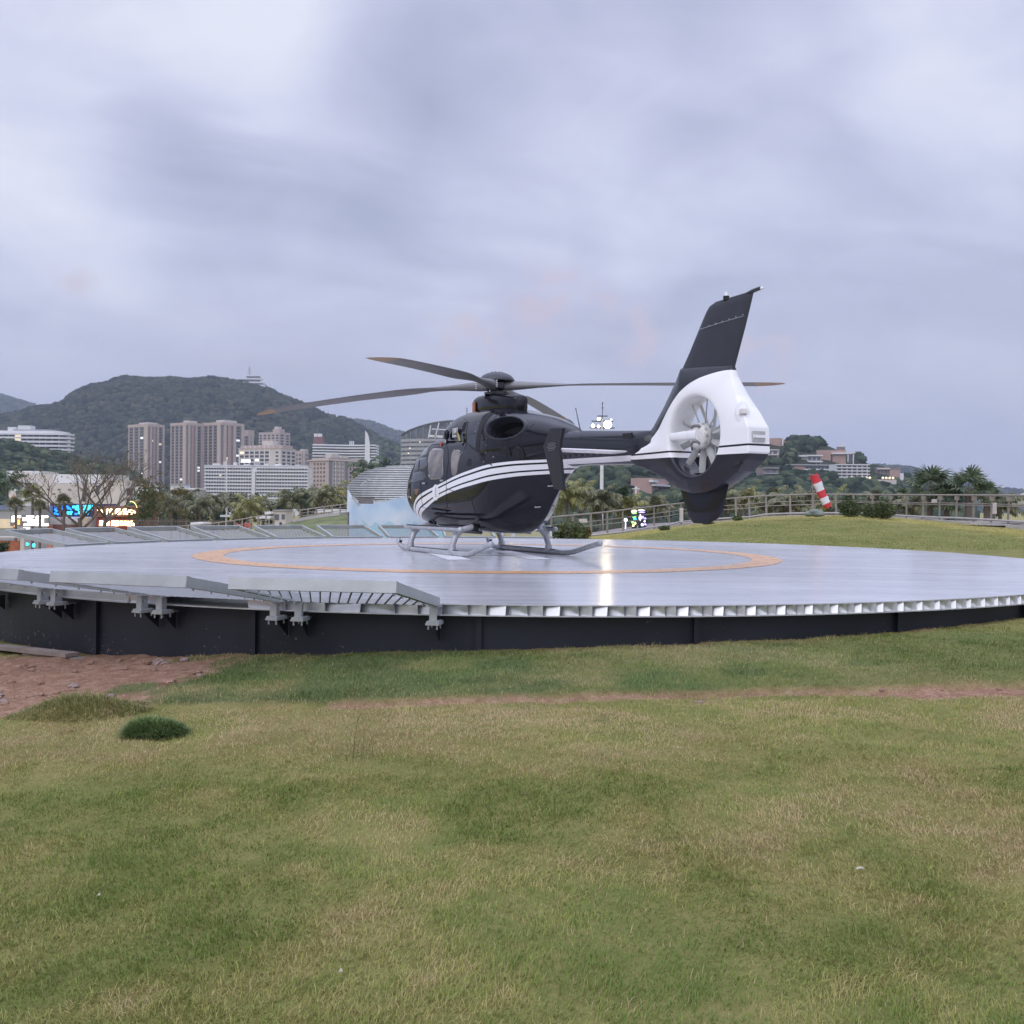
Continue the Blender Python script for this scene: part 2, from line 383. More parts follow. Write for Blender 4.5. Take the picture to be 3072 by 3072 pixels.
# ------------------------------------------------------------------ grass blades on the near lawn
def build_grass():
    pts = []
    def strip(y0, y1, dens, half):
        n = int((y1 - y0) * 2 * half * dens); y = RNG.uniform(y0, y1, n); x = RNG.uniform(-half, half, n)
        k = np.abs(x) < .50 * y + 1.6; pts.append(np.stack([x[k], y[k]], -1))
    strip(2.2, 3.3, 22000, 3.3); strip(3.3, 4.4, 17500, 3.8); strip(4.4, 5.6, 13000, 4.4); strip(5.6, 7.2, 8800, 5.2); strip(7.2, 9.8, 5200, 6.6); strip(9.8, 12.5, 2600, 8.2)
    P = np.concatenate(pts); x, y = P[:, 0], P[:, 1]
    nb = 130000; yb = RNG.uniform(26, 57, nb); xb = RNG.uniform(-.1, .60, nb) * yb; kb = (np.hypot(xb - DC[0], yb - DC[1]) > 9.3) & (xb > .04 * yb) & (yb < np.interp(xb / yb, CK, CD) - 1.0)
    x = np.concatenate([x, xb[kb]]); y = np.concatenate([y, yb[kb]])
    keep = np.hypot(x - DC[0], y - DC[1]) > 9.08
    bank_ = y > 25; so = np.where(bank_, 0, soil_mask(x, y)); keep &= RNG.random(len(x)) > np.clip(so * 1.15, 0, .985)
    tuft = fbm(x * 2.6, y * 2.6, 31); tuft2 = fbm(x * 9, y * 9, 32, 3)
    keep &= RNG.random(len(x)) < .42 + 1.35 * np.clip(tuft * .4 + tuft2 * .6 - .2, 0, 1)
    x, y, so, tuft, tuft2 = x[keep], y[keep], so[keep], tuft[keep], tuft2[keep]; N = len(x)
    bank_ = y > 25; fresh = np.where(bank_, 0, fresh_mask(x, y)); L_b = np.where(bank_, 1.5, 1.0)
    z = ground_z(x, y) + ground_bumps(x, y) - .004
    L = (.016 + .022 * RNG.random(N) ** 1.5) * (.40 + .75 * tuft + .60 * tuft2) * (1 + .35 * fresh)
    L = L * L_b; lo = RNG.random(N) < .012; L[lo] *= 1.6
    wd = (.0021 + .0013 * RNG.random(N)) * (1 + .06 * np.clip(y - 3, 0, 9)) * np.where(bank_, 3.2, 1.0)
    az = RNG.uniform(0, 2 * np.pi, N); lean = RNG.uniform(.35, 1.30, N) + .25 * (1 - tuft)
    # neighbouring blades lean roughly the same way, like combed grass
    comb = 2 * np.pi * fbm(x * .8, y * .8, 41, 2) * 2; mixk = RNG.random(N) < .45; az = np.where(mixk, comb + RNG.normal(0, .6, N), az)
    dx, dy = np.cos(az), np.sin(az); fa = az + np.pi / 2 + RNG.normal(0, .5, N); wx, wy = np.cos(fa) * wd / 2, np.sin(fa) * wd / 2
    mx = x + dx * L * np.sin(lean * .55) * .55; my = y + dy * L * np.sin(lean * .55) * .55; mz = z + L * np.cos(lean * .55) * .55
    tx = mx + dx * L * np.sin(np.minimum(lean * 1.25, 1.5)) * .5; ty = my + dy * L * np.sin(np.minimum(lean * 1.25, 1.5)) * .5; tz = mz + L * np.cos(np.minimum(lean * 1.25, 1.5)) * .5
    V = np.empty((N, 5, 3), np.float32)
    V[:, 0] = np.stack([x - wx, y - wy, z], -1); V[:, 1] = np.stack([x + wx, y + wy, z], -1)
    V[:, 2] = np.stack([mx + wx * .8, my + wy * .8, mz], -1); V[:, 3] = np.stack([mx - wx * .8, my - wy * .8, mz], -1); V[:, 4] = np.stack([tx, ty, tz], -1)
    base = np.arange(N, dtype=np.int64) * 5
    loops = np.stack([base, base + 1, base + 2, base + 3, base + 3, base + 2, base + 4], -1).astype(np.int32)
    me = bpy.data.meshes.new('grass'); me.vertices.add(N * 5); me.vertices.foreach_set('co', V.ravel())
    me.loops.add(N * 7); me.loops.foreach_set('vertex_index', loops.ravel()); me.polygons.add(N * 2)
    ls = np.stack([np.arange(N) * 7, np.arange(N) * 7 + 4], -1).astype(np.int32).ravel(); lt = np.tile(np.array([4, 3], np.int32), N)
    me.polygons.foreach_set('loop_start', ls); me.polygons.foreach_set('loop_total', lt); me.update(calc_edges=True)
    # colour by plant: fresh green, yellow-green, straw, and the darker new turf
    C = np.array([[.170, .232, .050], [.262, .295, .074], [.385, .350, .122], [.500, .390, .205], [.355, .240, .145]])
    big = fbm(x * .45, y * .45, 51, 4); mid = fbm(x * 1.9, y * 1.9, 52, 4); fine = fbm(x * 8, y * 8, 53, 2)
    dryness = np.clip((.44 * big + .38 * mid + .18 * fine - .45) * 4.2 + .42 + RNG.normal(0, .17, N), 0, 1)
    band = np.exp(-((y - 6.7) / .75) ** 2); dryness = np.clip(dryness + .38 * band - .06 * sstep(5, 3, y), 0, 1)
    dryness = np.clip(dryness + .7 * np.clip(so - .1, 0, 1), 0, 1)
    bn = fbm(x * .55, y * .28, 61, 4); lower = sstep(.30, .62, (np.interp(x / np.maximum(y, 1), CK, CD) - y) / 20 + .55 * (bn - .5))
    dryness = np.where(bank_, np.clip(.66 - .52 * lower + .5 * (fbm(x * 1.4, y * .7, 62, 3) - .5) + RNG.normal(0, .10, N), 0, .85), dryness)
    q = dryness * 3.2; i0 = np.clip(q.astype(int), 0, 3); fr = (q - i0)[:, None]
    col = C[i0] * (1 - fr) + C[np.minimum(i0 + 1, 4)] * fr
    stray = RNG.random(N) < .05; col[stray] = np.array([.42, .34, .18]) * RNG.uniform(.7, 1.1, (stray.sum(), 1))
    fk = (fresh * .85)[:, None] * (RNG.random((N, 1)) < .93); col = col * (1 - fk) + np.array([.105, .175, .052]) * RNG.uniform(.75, 1.3, (N, 1)) * fk
    col *= RNG.uniform(.78, 1.22, (N, 1))
    a = me.color_attributes.new('tint', 'FLOAT_COLOR', 'POINT')
    cc = np.ones((N, 5, 4), np.float32); cc[:, :, :3] = col[:, None, :]; a.data.foreach_set('color', cc.ravel())
    m, t, b = new_mat('grass_blade'); vc = t.n('VertexColor', layer_name='tint')
    t.l(vc.outputs[0], b.inputs['Base Color']); b.inputs['Roughness'].default_value = .6; b.inputs['Specular IOR Level'].default_value = .25
    tr = t.n('BsdfTranslucent'); t.l(vc.outputs[0], tr.inputs[0]); ms = t.n('MixShader'); ms.inputs[0].default_value = .25
    t.l(b.outputs[0], ms.inputs[1]); t.l(tr.outputs[0], ms.inputs[2]); t.l(ms.outputs[0], t.N['Material Output'].inputs[0])
    me.materials.append(m)
    o = bpy.data.objects.new('grass', me); COL.objects.link(o)
    return tag(o, 'short patchy green and straw coloured grass covering the lawn', 'grass', kind='stuff')
build_grass()
# ------------------------------------------------------------------ helipad
def rim(th, r, z): return Vector((DC[0] - r * math.sin(th), DC[1] - r * math.cos(th), z))
def pad_materials():
    m, t, b = new_mat('pad_coating'); tc = t.n('TexCoord').outputs['Object']
    mp = t.n('Mapping'); mp.inputs['Rotation'].default_value = (0, 0, R(21)); mp.inputs['Scale'].default_value = (.28, 2.2, 1); t.l(tc, mp.inputs[0])
    n1 = t.noise(1.6, 5, mp.outputs[0], .6); n2 = t.noise(5, 5, tc, .6); n3 = t.noise(.35, 3, tc)
    k = t.math('ADD', t.math('MULTIPLY', n1, .5), t.math('ADD', t.math('MULTIPLY', n2, .2), t.math('MULTIPLY', n3, .3)))
    base = t.ramp(k, [(.30, (.40, .40, .42)), (.5, (.50, .50, .52)), (.66, (.59, .585, .60))])
    sx = t.n('SeparateXYZ'); t.l(tc, sx.inputs[0]); cx_, sx_ = math.cos(R(69)), math.sin(R(69))
    s = t.math('ADD', t.math('MULTIPLY', sx.outputs[0], cx_), t.math('MULTIPLY', sx.outputs[1], sx_)); fr = t.math('FRACT', t.math('MULTIPLY', s, 1 / .525))
    jt = t.math('LESS_THAN', fr, .016); base = t.mix(t.math('MULTIPLY', jt, .30), base, (.16, .16, .17))
    mp2 = t.n('Mapping'); mp2.inputs['Rotation'].default_value = (0, 0, R(21)); mp2.inputs['Scale'].default_value = (.9, 3.2, 1); t.l(tc, mp2.inputs[0])
    sc = t.n('MapRange', interpolation_type='SMOOTHSTEP'); t.l(t.noise(1.5, 6, mp2.outputs[0], .6), sc.inputs[0]); sc.inputs[1].default_value = .60; sc.inputs[2].default_value = .74
    base = t.mix(t.math('MULTIPLY', sc.outputs[0], .35), base, (.22, .22, .25))
    t.l(base, b.inputs['Base Color'])
    t.l(t.ramp(k, [(.35, (.14,) * 3), (.62, (.20,) * 3)]), b.inputs['Roughness'])
    b.inputs['Specular IOR Level'].default_value = .55
    wv = t.noise(2.2, 3, tc, .5); bp = t.n('Bump'); bp.inputs['Strength'].default_value = .055; bp.inputs['Distance'].default_value = .02
    t.l(t.math('ADD', wv, t.math('MULTIPLY', t.noise(26, 2, tc), .10)), bp.inputs['Height']); t.l(bp.outputs[0], b.inputs['Normal'])
    return m
PADM = pad_materials()
GALV = mat('galvanised_alloy', (.40, .42, .425), .45, .35, .10, 5, .08, 60)
ALU = mat('mill_aluminium', (.60, .615, .63), .34, .65, .08, 7)
def wall_mat():
    m, t, b = new_mat('black_steel_wall'); tc = t.n('TexCoord').outputs['Object']
    n1 = t.noise(1.3, 5, tc); n2 = t.noise(26, 3, tc, .5); n3 = t.noise(.9, 2, tc)
    base = t.ramp(n1, [(.3, (.011, .013, .020)), (.7, (.022, .025, .036))])
    sp = t.n('SeparateXYZ'); t.l(tc, sp.inputs[0])
    low = t.n('MapRange'); t.l(sp.outputs[2], low.inputs[0]); low.inputs[1].default_value = -.30; low.inputs[2].default_value = -.75; low.inputs[3].default_value = 0; low.inputs[4].default_value = .13
    thr = t.math('ADD', t.math('ADD', n2, low.outputs[0]), t.math('MULTIPLY', t.math('SUBTRACT', n3, .5), .34))
    spl = t.n('MapRange', interpolation_type='SMOOTHSTEP'); t.l(thr, spl.inputs[0]); spl.inputs[1].default_value = .735; spl.inputs[2].default_value = .79; spl.inputs[3].default_value = 0; spl.inputs[4].default_value = .8
    t.l(t.mix(spl.outputs[0], base, (.22, .17, .12)), b.inputs['Base Color']); b.inputs['Roughness'].default_value = .5; b.inputs['Specular IOR Level'].default_value = .35
    return m
WALLM = wall_mat()
ORANGE = mat('orange_marking', (.64, .35, .16), .28, 0, .10, 3); WHITEP = mat('white_marking', (.86, .86, .88), .35, 0, .05, 4)

def build_pad():
    t = thing('helipad', 'large round raised helipad with glossy grey deck on black steel base', 'helipad', (0, 0, 0))
    N = 256
    mb = MB()                                             # deck sheet, slightly sunk skin
    for r0, r1 in ((0.0, 4.0), (4.0, 8.0), (8.0, DR)):
        if r0 == 0:
            vs = [(*DC, 0)] + [rim(2 * math.pi * i / N, r1, 0) for i in range(N)]
            mb.add(vs, [(0, 1 + (i + 1) % N, 1 + i) for i in range(N)])
        else:
            vs = [rim(2 * math.pi * i / N, r, 0) for r in (r0, r1) for i in range(N)]
            mb.add(vs, [(i, (i + 1) % N, N + (i + 1) % N, N + i) for i in range(N)])
    vs = [rim(2 * math.pi * i / N, DR, z) for z in (0, -.010) for i in range(N)]
    mb.add(vs, [(i, N + i, N + (i + 1) % N, (i + 1) % N) for i in range(N)])
    for p in range(len(mb.f)):
        f = mb.f[p]; a, b_, c = (Vector(mb.v[k]) for k in f[:3])
        if abs(a.z - b_.z) < 1e-6 and abs(a.z - c.z) < 1e-6 and (b_ - a).cross(c - a).z < 0: mb.f[p] = tuple(reversed(f))
    obj('deck', mb, PADM, t)
    # open ends of the extruded planks along the near rim
    e = MB(); ph = R(69); n = Vector((math.cos(ph), math.sin(ph), 0)); p = Vector((math.sin(ph), -math.cos(ph), 0)); P = .175
    cn = DC[0] * n.x + DC[1] * n.y
    th0, th1 = R(-80), R(27.5)
    def web(s0, s1, thick=.0045):
        sm = (s0 + s1) / 2 - cn
        if abs(sm) > DR - .02: return
        for sg in (1, -1):
            al = ph + sg * math.acos(sm / DR)
            q = Vector((DC[0] + DR * math.cos(al), DC[1] + DR * math.sin(al), 0))
            th = math.atan2(DC[0] - q.x, DC[1] - q.y)
            if not th0 < th < th1: continue
            inw = p if p.dot(Vector((*DC, 0)) - q) > 0 else -p
            a = q + n * (s0 - (s0 + s1) / 2) + Vector((0, 0, -.0105)); b_ = q + n * (s1 - (s0 + s1) / 2) + Vector((0, 0, -.1))
            for k, qq in enumerate((a, b_)):              # pull each end back onto the rim
                dv = Vector((qq.x - DC[0], qq.y - DC[1])); dl = dv.length
            L = .42
            vs = []
            for off in (-thick, thick):
                for qq in (a, b_):
                    for st in (0.004, L):
                        vs.append(qq + n * off + inw * st)
            e.add(vs, [(0, 1, 3, 2), (4, 6, 7, 5), (0, 4, 5, 1), (2, 3, 7, 6), (0, 2, 6, 4), (1, 5, 7, 3)])
    k0 = int((-DR) / P) - 1
    for k in range(k0, -k0 + 1):
        s = cn + k * P
        web(s, s); web(s + .070, s + .046); web(s + .112, s + .136)
    M_ = 300
    for z0, z1, ri, ro in ((-.1, -.111, DR - .45, DR + .006),):
        vs = []
        for i in range(M_ + 1):
            th = th0 + (th1 - th0) * i / M_; w_ = .006 * (i % 2)
            vs += [rim(th, ro + w_, z0), rim(th, ro + w_, z1), rim(th, ri, z0), rim(th, ri, z1)]
        fs = []
        for i in range(M_):
            a = i * 4; b_ = a + 4; fs += [(a, b_, b_ + 1, a + 1), (a, a + 2, b_ + 2, b_), (a + 1, b_ + 1, b_ + 3, a + 3)]
        e.add(vs, fs)
    vs = [rim(th0 + (th1 - th0) * i / 120, DR - .43, z) for z in (-.0105, -.1) for i in range(121)]
    e.add(vs, [(i, i + 1, i + 122, i + 121) for i in range(120)])
    obj('plank_ends', e, ALU, t)
    f = MB(); K = 220; a0, a1 = th1 - R(.9), R(360 - 80)          # closed trim round the rest of the rim
    prof = [(DR + .004, -.0105), (DR + .004, -.095), (DR + .02, -.098), (DR + .02, -.113), (DR - .2, -.113)]
    vs = [rim(a0 + (a1 - a0) * i / K, r, z) for i in range(K + 1) for r, z in prof]; q = len(prof)
    f.add(vs, [(i * q + j, (i + 1) * q + j, (i + 1) * q + j + 1, i * q + j + 1) for i in range(K) for j in range(q - 1)])
    obj('rim_trim', f, GALV, t)
    w_ = MB(); NW = 270
    vs = [rim(2 * math.pi * i / NW, 9.06, z) for z in (-.1135, -1.9) for i in range(NW)]
    w_.add(vs, [(i, (i + 1) % NW, NW + (i + 1) % NW, NW + i) for i in range(NW)])
    obj('base_wall', w_, WALLM, t)
    for k in range(-4, 6):
        th = R(3.5 + 13.5 * k + (0.6 if k % 2 else 0)); s = MB()
        o = rim(th, 9.06, 0); out = (rim(th, 10, 0) - o).normalized(); tg = Vector((-out.y, out.x, 0))
        M3 = Matrix((tg, out, Vector((0, 0, 1)))).transposed()
        s.box(o + out * .020 + Vector((0, 0, -.98)), (.012, .045, 1.72), M3); s.box(o + out * .0455 + Vector((0, 0, -.98)), (.055, .006, 1.72), M3)
        obj('wall_flange', s, WALLM, t)
    rg = MB(); rc = (-.41, 18.69)
    vs = [(rc[0] + r * math.cos(2 * math.pi * i / 180), rc[1] + r * math.sin(2 * math.pi * i / 180), .004) for r in (4.66, 5.17) for i in range(180)]
    rg.add(vs, [(i, i + 180, 180 + (i + 1) % 180, (i + 1) % 180) for i in range(180)])
    obj('landing_circle', rg, ORANGE, t)
    h = MB(); d = Vector((-.225, .974, 0)); sd_ = Vector((.974, .225, 0)); z = Vector((0, 0, .004)); hw = .195
    def quad(c0, c1, w): h.add([c0 - sd_ * w, c0 + sd_ * w, c1 + sd_ * w, c1 - sd_ * w], [(0, 1, 2, 3)])
    A = Vector((-.85, 16.79, .004)); B = Vector((.52, 16.99, .004)); B = A + sd_ * (B - A).dot(sd_)
    quad(A, A + d * 3.1, hw); quad(B, B + d * 3.1, hw)
    m0 = A + d * 1.36 + sd_ * hw; m1 = B + d * 1.36 - sd_ * hw
    h.add([m0, m1, m1 + d * .38, m0 + d * .38], [(0, 1, 2, 3)])
    obj('letter_h', h, WHITEP, t)
    return t
build_pad()

# ------------------------------------------------------------------ hinged safety net panels round the pad
def net_panel_meshes():
    T = Matrix.Rotation(R(10.0), 3, 'X'); Lr = 1.42; W = .695
    def tp(x, y, z): return T @ Vector((x, y, z)) + Vector((0, .03, -.012))
    fr = MB()
    fr.bar(tp(-W, Lr, .03), tp(W, Lr, .03), .05, .095, T @ Vector((0, 0, 1)))
    for s in (-1, 1): fr.bar(tp(s * (W - .028), 0, .03), tp(s * (W - .028), Lr - .026, .03), .05, .085, T @ Vector((0, 0, 1)))
    fr.bar(tp(-W + .054, .06, .02), tp(W - .054, .06, .02), .04, .04, T @ Vector((0, 0, 1)))
    for s in (-1, 1):
        for y in (.2, .35, .5, .75, 1.0, 1.25): fr.bar(tp(s * (W - .07), y, -.028), tp(s * (W - .07), y, -.010), .012, .012, (0, 1, 0))
    nt = MB(); cx, cy = .088, .12; nx, ny = int(2 * (W - .06) / cx), int((Lr - .12) / cy)
    for j in range(ny):
        for i in range(nx):
            x0 = -W + .06 + (i + (.5 if j % 2 else 0)) * cx; y0 = .085 + j * cy
            for sgn in (-1, 1):
                a = tp(x0, y0, -.006); b = tp(x0 + sgn * cx / 2, y0 + cy, -.006)
                if abs(x0 + sgn * cx / 2) > W - .04: continue
                d = (b - a).normalized(); q = d.cross(T @ Vector((0, 0, 1))).normalized() * .0068; zt = T @ Vector((0, 0, .004))
                nt.add([a - q - zt, a + q + zt, b + q + zt, b - q - zt], [(0, 1, 2, 3)])
    br = MB()
    br.box((0, .03, -.085), (.022, .085, .13)); br.box((0, .085, -.085), (.07, .014, .125)); br.box((0, .03, -.014), (.10, .13, .014))
    br.box((0, .03, -.158), (.115, .17, .016)); br.box((0, .03, -.176), (.125, .19, .018)); br.box((.03, -.02, -.135), (.03, .05, .03))
    for x in (-.04, .04):
        for y in (-.03, .10): br.cyl((x, y, -.225), (x, y, -.146), .008, 6)
    br.cyl((-.035, .05, -.07), (.035, .05, -.07), .012, 8)
    br.box((0, -.11, -.176), (.06, .14, .012))
    return (mesh_of('net_frame', fr, GALV), mesh_of('net_mesh', nt, mat('expanded_steel_mesh', (.26, .265, .27), .5, .3, .1, 9)), mesh_of('net_bracket', br, GALV))  # mesh grey darker than the frame's: shade on its underside put into the colour
def brace_mesh():
    b = MB(); b.add([(-.004, .05, -.186), (-.004, -.165, -.186), (-.004, -.165, -.36), (.004, .05, -.186), (.004, -.165, -.186), (.004, -.165, -.36)],
                    [(0, 1, 2), (5, 4, 3), (0, 3, 4, 1), (1, 4, 5, 2), (2, 5, 3, 0)]); return mesh_of('bracket_brace', b, WALLM)
def build_nets():
    fm, nm, bm_ = net_panel_meshes(); bb = brace_mesh()
    G = 'safety net panels hinged round the helipad rim'
    lab = {0: 'galvanised safety net panel at right end of the near rim row, bracket beside plank ends',
           1: 'galvanised safety net panel second from right on the near rim',
           2: 'galvanised net panel cut by the left photo edge on the near rim',
           3: 'galvanised net panel at far left of near rim, only its bracket showing'}
    ordn = ['leftmost', 'second', 'third', 'fourth', 'fifth', 'sixth', 'seventh', 'eighth', 'ninth']
    for j, k in enumerate(range(10, 19)):
        lab[k] = ('leftmost safety net panel on the far rim, below the white neon shop sign' if j == 0 else '%s safety net panel from the left on the far helipad rim' % ordn[j])
    for k in sorted(lab):
        th = R(9.9 + 9.5 * k)
        o = thing('safety_net_panel', lab[k], 'net panel', rim(th, DR + .02, 0), 0, G)
        out = -Vector((math.sin(th), math.cos(th), 0)); o.rotation_euler = (0, 0, math.atan2(out.y, out.x) - math.pi / 2)
        obj('frame', fm, None, o); obj('wire_mesh', nm, None, o)
        for s in (-1, 1):
            b = obj('bracket', bm_, None, o, loc=(s * .645, 0, 0)); obj('brace', bb, None, b)
build_nets()
# ------------------------------------------------------------------ helicopter (local frame: x forward, y left, z up from the deck)
BODY=np.array([
 [3.20,1.09,1.12,1.15,.03,2.0,2.0],
 [3.15,.94,1.12,1.30,.25,2.0,2.0],
 [3.02,.80,1.12,1.48,.42,2.1,2.1],
 [2.78,.67,1.12,1.71,.58,2.3,2.2],
 [2.42,.555,1.13,1.96,.69,2.5,2.5],
 [1.98,.475,1.16,2.15,.765,2.7,2.8],
 [1.45,.43,1.20,2.23,.79,2.9,3.0],
 [.60,.41,1.22,2.24,.79,2.8,3.0],
 [0.0,.40,1.25,2.24,.79,2.8,3.0],
 [-.60,.40,1.30,2.22,.785,2.8,2.9],
 [-1.0,.405,1.42,2.20,.765,2.8,2.2],
 [-1.35,.46,1.53,2.17,.71,2.7,1.45],
 [-1.70,.63,1.60,2.13,.60,2.6,1.2],
 [-2.0,.93,1.68,2.10,.45,2.5,1.15],
 [-2.3,1.25,1.73,2.07,.32,2.3,1.3],
 [-2.55,1.47,1.78,2.07,.27,2.2,1.8],
 [-2.75,1.53,1.80,2.07,.26,2.0,2.0]])

COWL = np.array([
 [1.74, 2.05, 2.12, 2.22, .16, 2.2, 2], [1.62, 1.98, 2.12, 2.38, .33, 2.4, 2], [1.32, 1.85, 2.10, 2.545, .43, 2.6, 2], [.90, 1.75, 2.08, 2.63, .50, 2.7, 2],
 [.30, 1.65, 2.0, 2.665, .58, 2.7, 2], [-.30, 1.50, 1.93, 2.655, .67, 2.6, 2.2], [-.90, 1.45, 1.88, 2.59, .735, 2.5, 2.2], [-1.40, 1.48, 1.88, 2.50, .69, 2.4, 2.2],
 [-1.90, 1.56, 1.90, 2.40, .57, 2.3, 2.2], [-2.30, 1.65, 1.93, 2.285, .43, 2.2, 2.2], [-2.58, 1.75, 1.95, 2.18, .31, 2.1, 2], [-2.74, 1.82, 1.95, 2.08, .18, 2, 2]])
def sec(x, tab):
    T = tab[::-1]; return [float(pchip(T[:, 0], T[:, k], x)) for k in range(1, 7)]
def surf(x, t, tab, off=0.0):
    zb, zm, zt, hw, nt, nb = sec(x, tab); c, s = math.cos(t), math.sin(t); n = nt if s >= 0 else nb
    return Vector((x, (hw + off) * math.copysign(abs(c) ** (2 / n), c), zm + ((zt - zm) if s >= 0 else (zm - zb)) * math.copysign(abs(s) ** (2 / n), s)))
def ysurf(x, z, tab):
    zb, zm, zt, hw, nt, nb = sec(x, tab)
    q, n = (min(1, (z - zm) / (zt - zm)), nt) if z >= zm else (min(1, (zm - z) / (zm - zb)), nb)
    return hw * max(0, 1 - q ** n) ** (1 / n)
def hull(tab, xs, n=56):
    mb = MB(); rings = []
    for x in xs:
        rings.append([surf(x, 2 * math.pi * (j + .5) / n, tab) for j in range(n)])
    return mb.loft(rings)
def skin_pt(x, z, side, tab, off):
    e = 1e-3; y = ysurf(x, z, tab); dx = (ysurf(x + e, z, tab) - ysurf(x - e, z, tab)) / (2 * e); dz = (ysurf(x, z + e, tab) - ysurf(x, z - e, tab)) / (2 * e)
    n = Vector((-dx, 1, -dz)); n = n.normalized(); p = Vector((x, y, z)) + n * off
    return Vector((p.x, p.y * side, p.z))
def patch(corners, side, tab, off=.006, nu=14, nv=14, rnd=0.14):
    """rounded four-cornered panel lying on the skin; corners (x, z) TL TR BR BL"""
    mb = MB(); TL, TR, BR, BL = [np.array(c, float) for c in corners]
    def P(u, v): return (TL * (1 - u) + TR * u) * (1 - v) + (BL * (1 - u) + BR * u) * v
    g = [[None] * (nv + 1) for _ in range(nu + 1)]
    for i in range(nu + 1):
        for j in range(nv + 1):
            a, b = i / nu * 2 - 1, j / nv * 2 - 1                    # squircle map rounds the corners
            k = 1 - rnd * (abs(a) ** 6) * (abs(b) ** 6)
            q = P((a * k + 1) / 2, (b * k + 1) / 2); g[i][j] = q
    vs = [skin_pt(q[0], q[1], side, tab, off) for r in g for q in r]; w = nv + 1
    fs = [(i * w + j, (i + 1) * w + j, (i + 1) * w + j + 1, i * w + j + 1) for i in range(nu) for j in range(nv)]
    edge = [i * w for i in range(nu + 1)] + [nu * w + j for j in range(1, nv + 1)] + [i * w + nv for i in range(nu - 1, -1, -1)] + [j for j in range(nv - 1, 0, -1)]
    flat = [q for r in g for q in r]; o = len(vs)
    vs += [skin_pt(flat[k][0], flat[k][1], side, tab, -.012) for k in edge]; m = len(edge)
    fs += [(edge[i], o + i, o + (i + 1) % m, edge[(i + 1) % m]) for i in range(m)]
    if side < 0: fs = [tuple(reversed(f)) for f in fs]
    return mb.add(vs, [tuple(reversed(f)) for f in fs])

S_TOP = [(3.2, -.2), (2.6, .40), (2.3, .70), (2.04, .913), (1.805, 1.045), (1.372, 1.163), (1.064, 1.224), (.521, 1.332), (.058, 1.427), (-.561, 1.522), (-1.125, 1.595), (-1.555, 1.626), (-1.871, 1.642), (-2.3, 1.652), (-2.75, 1.655)]
S_BOT = [(3.2, -.6), (2.6, -.05), (2.2, .37), (1.834, .684), (1.375, .84), (1.025, .959), (.564, 1.074), (-.139, 1.192), (-.575, 1.247), (-1.123, 1.318), (-1.487, 1.362), (-1.791, 1.393), (-2.25, 1.421), (-2.75, 1.44)]
BLK = (.010, .0105, .0155); WHT = (.78, .785, .80)
def gloss(t, b, rough=.07):
    b.inputs['Roughness'].default_value = rough; b.inputs['Specular IOR Level'].default_value = .30
    tc = t.n('TexCoord').outputs['Object']; bp = t.n('Bump'); bp.inputs['Strength'].default_value = .05; bp.inputs['Distance'].default_value = .02
    t.l(t.noise(3.0, 2, tc), bp.inputs['Height']); t.l(bp.outputs[0], b.inputs['Normal']); return tc
def body_mat():
    m, t, b = new_mat('striped_body_paint'); tc = gloss(t, b)
    sp = t.n('SeparateXYZ'); t.l(tc, sp.inputs[0]); x, z = sp.outputs[0], sp.outputs[2]
    top = t.curve(x, S_TOP, -2.75, 3.2, -.6, 1.7); bot = t.curve(x, S_BOT, -2.75, 3.2, -.6, 1.7)
    q = t.math('DIVIDE', t.math('SUBTRACT', z, bot), t.math('MAXIMUM', t.math('SUBTRACT', top, bot), .02))
    def inr(a, c): return t.math('MULTIPLY', t.math('GREATER_THAN', q, a), t.math('LESS_THAN', q, c))
    msk = t.math('ADD', t.math('ADD', inr(0, .225), inr(.335, .69)), inr(.815, 1.0), clamp=True)
    t.l(t.mix(msk, BLK, WHT), b.inputs['Base Color']); return m
def boom_mat():
    m, t, b = new_mat('boom_paint'); tc = gloss(t, b, .16)
    sp = t.n('SeparateXYZ'); t.l(tc, sp.inputs[0]); z = sp.outputs[2]
    msk = t.math('MULTIPLY', t.math('GREATER_THAN', z, 1.562), t.math('LESS_THAN', z, 1.642))
    t.l(t.mix(msk, (.022, .024, .032), WHT), b.inputs['Base Color']); return m
BW = [(-6.95, 2.640), (-6.588, 2.660), (-6.363, 2.668), (-6.119, 2.640), (-5.895, 2.590), (-5.666, 2.492), (-5.49, 2.376), (-5.356, 2.254), (-5.22, 2.111), (-5.066, 1.955), (-4.876, 1.835), (-4.681, 1.750), (-4.40, 1.695)]
def shroud_mat():
    m, t, b = new_mat('fan_shroud_paint'); tc = gloss(t, b, .25)
    sp = t.n('SeparateXYZ'); t.l(tc, sp.inputs[0]); x, z = sp.outputs[0], sp.outputs[2]
    up = t.curve(x, BW, -6.95, -4.4, 1.6, 2.8)
    line = t.math('ADD', 1.642, t.math('MULTIPLY', t.math('ADD', x, 5.2), -.018))
    blk = t.math('ADD', t.math('LESS_THAN', z, 1.578), t.math('GREATER_THAN', z, up), clamp=True)
    ln = t.math('MULTIPLY', t.math('GREATER_THAN', z, line), t.math('LESS_THAN', z, t.math('ADD', line, .026)))
    col = t.mix(t.math('ADD', blk, ln, clamp=True), (.80, .80, .80), (.018, .019, .026)); t.l(col, b.inputs['Base Color']); return m
BODYM = body_mat(); BOOMM = boom_mat(); SHRM = shroud_mat()
BLACKG = mat('black_gloss_paint', BLK, .09, 0, 0, coat=0, spec=.30); SATIN = mat('charcoal_satin', (.028, .030, .039), .36, 0, .12, 5)
BLADEM = mat('rotor_blade_grey', (.19, .19, .20), .45, 0, .10, 3); HUBM = mat('rotor_hub_grey', (.045, .047, .055), .35, .2, .15, 8)
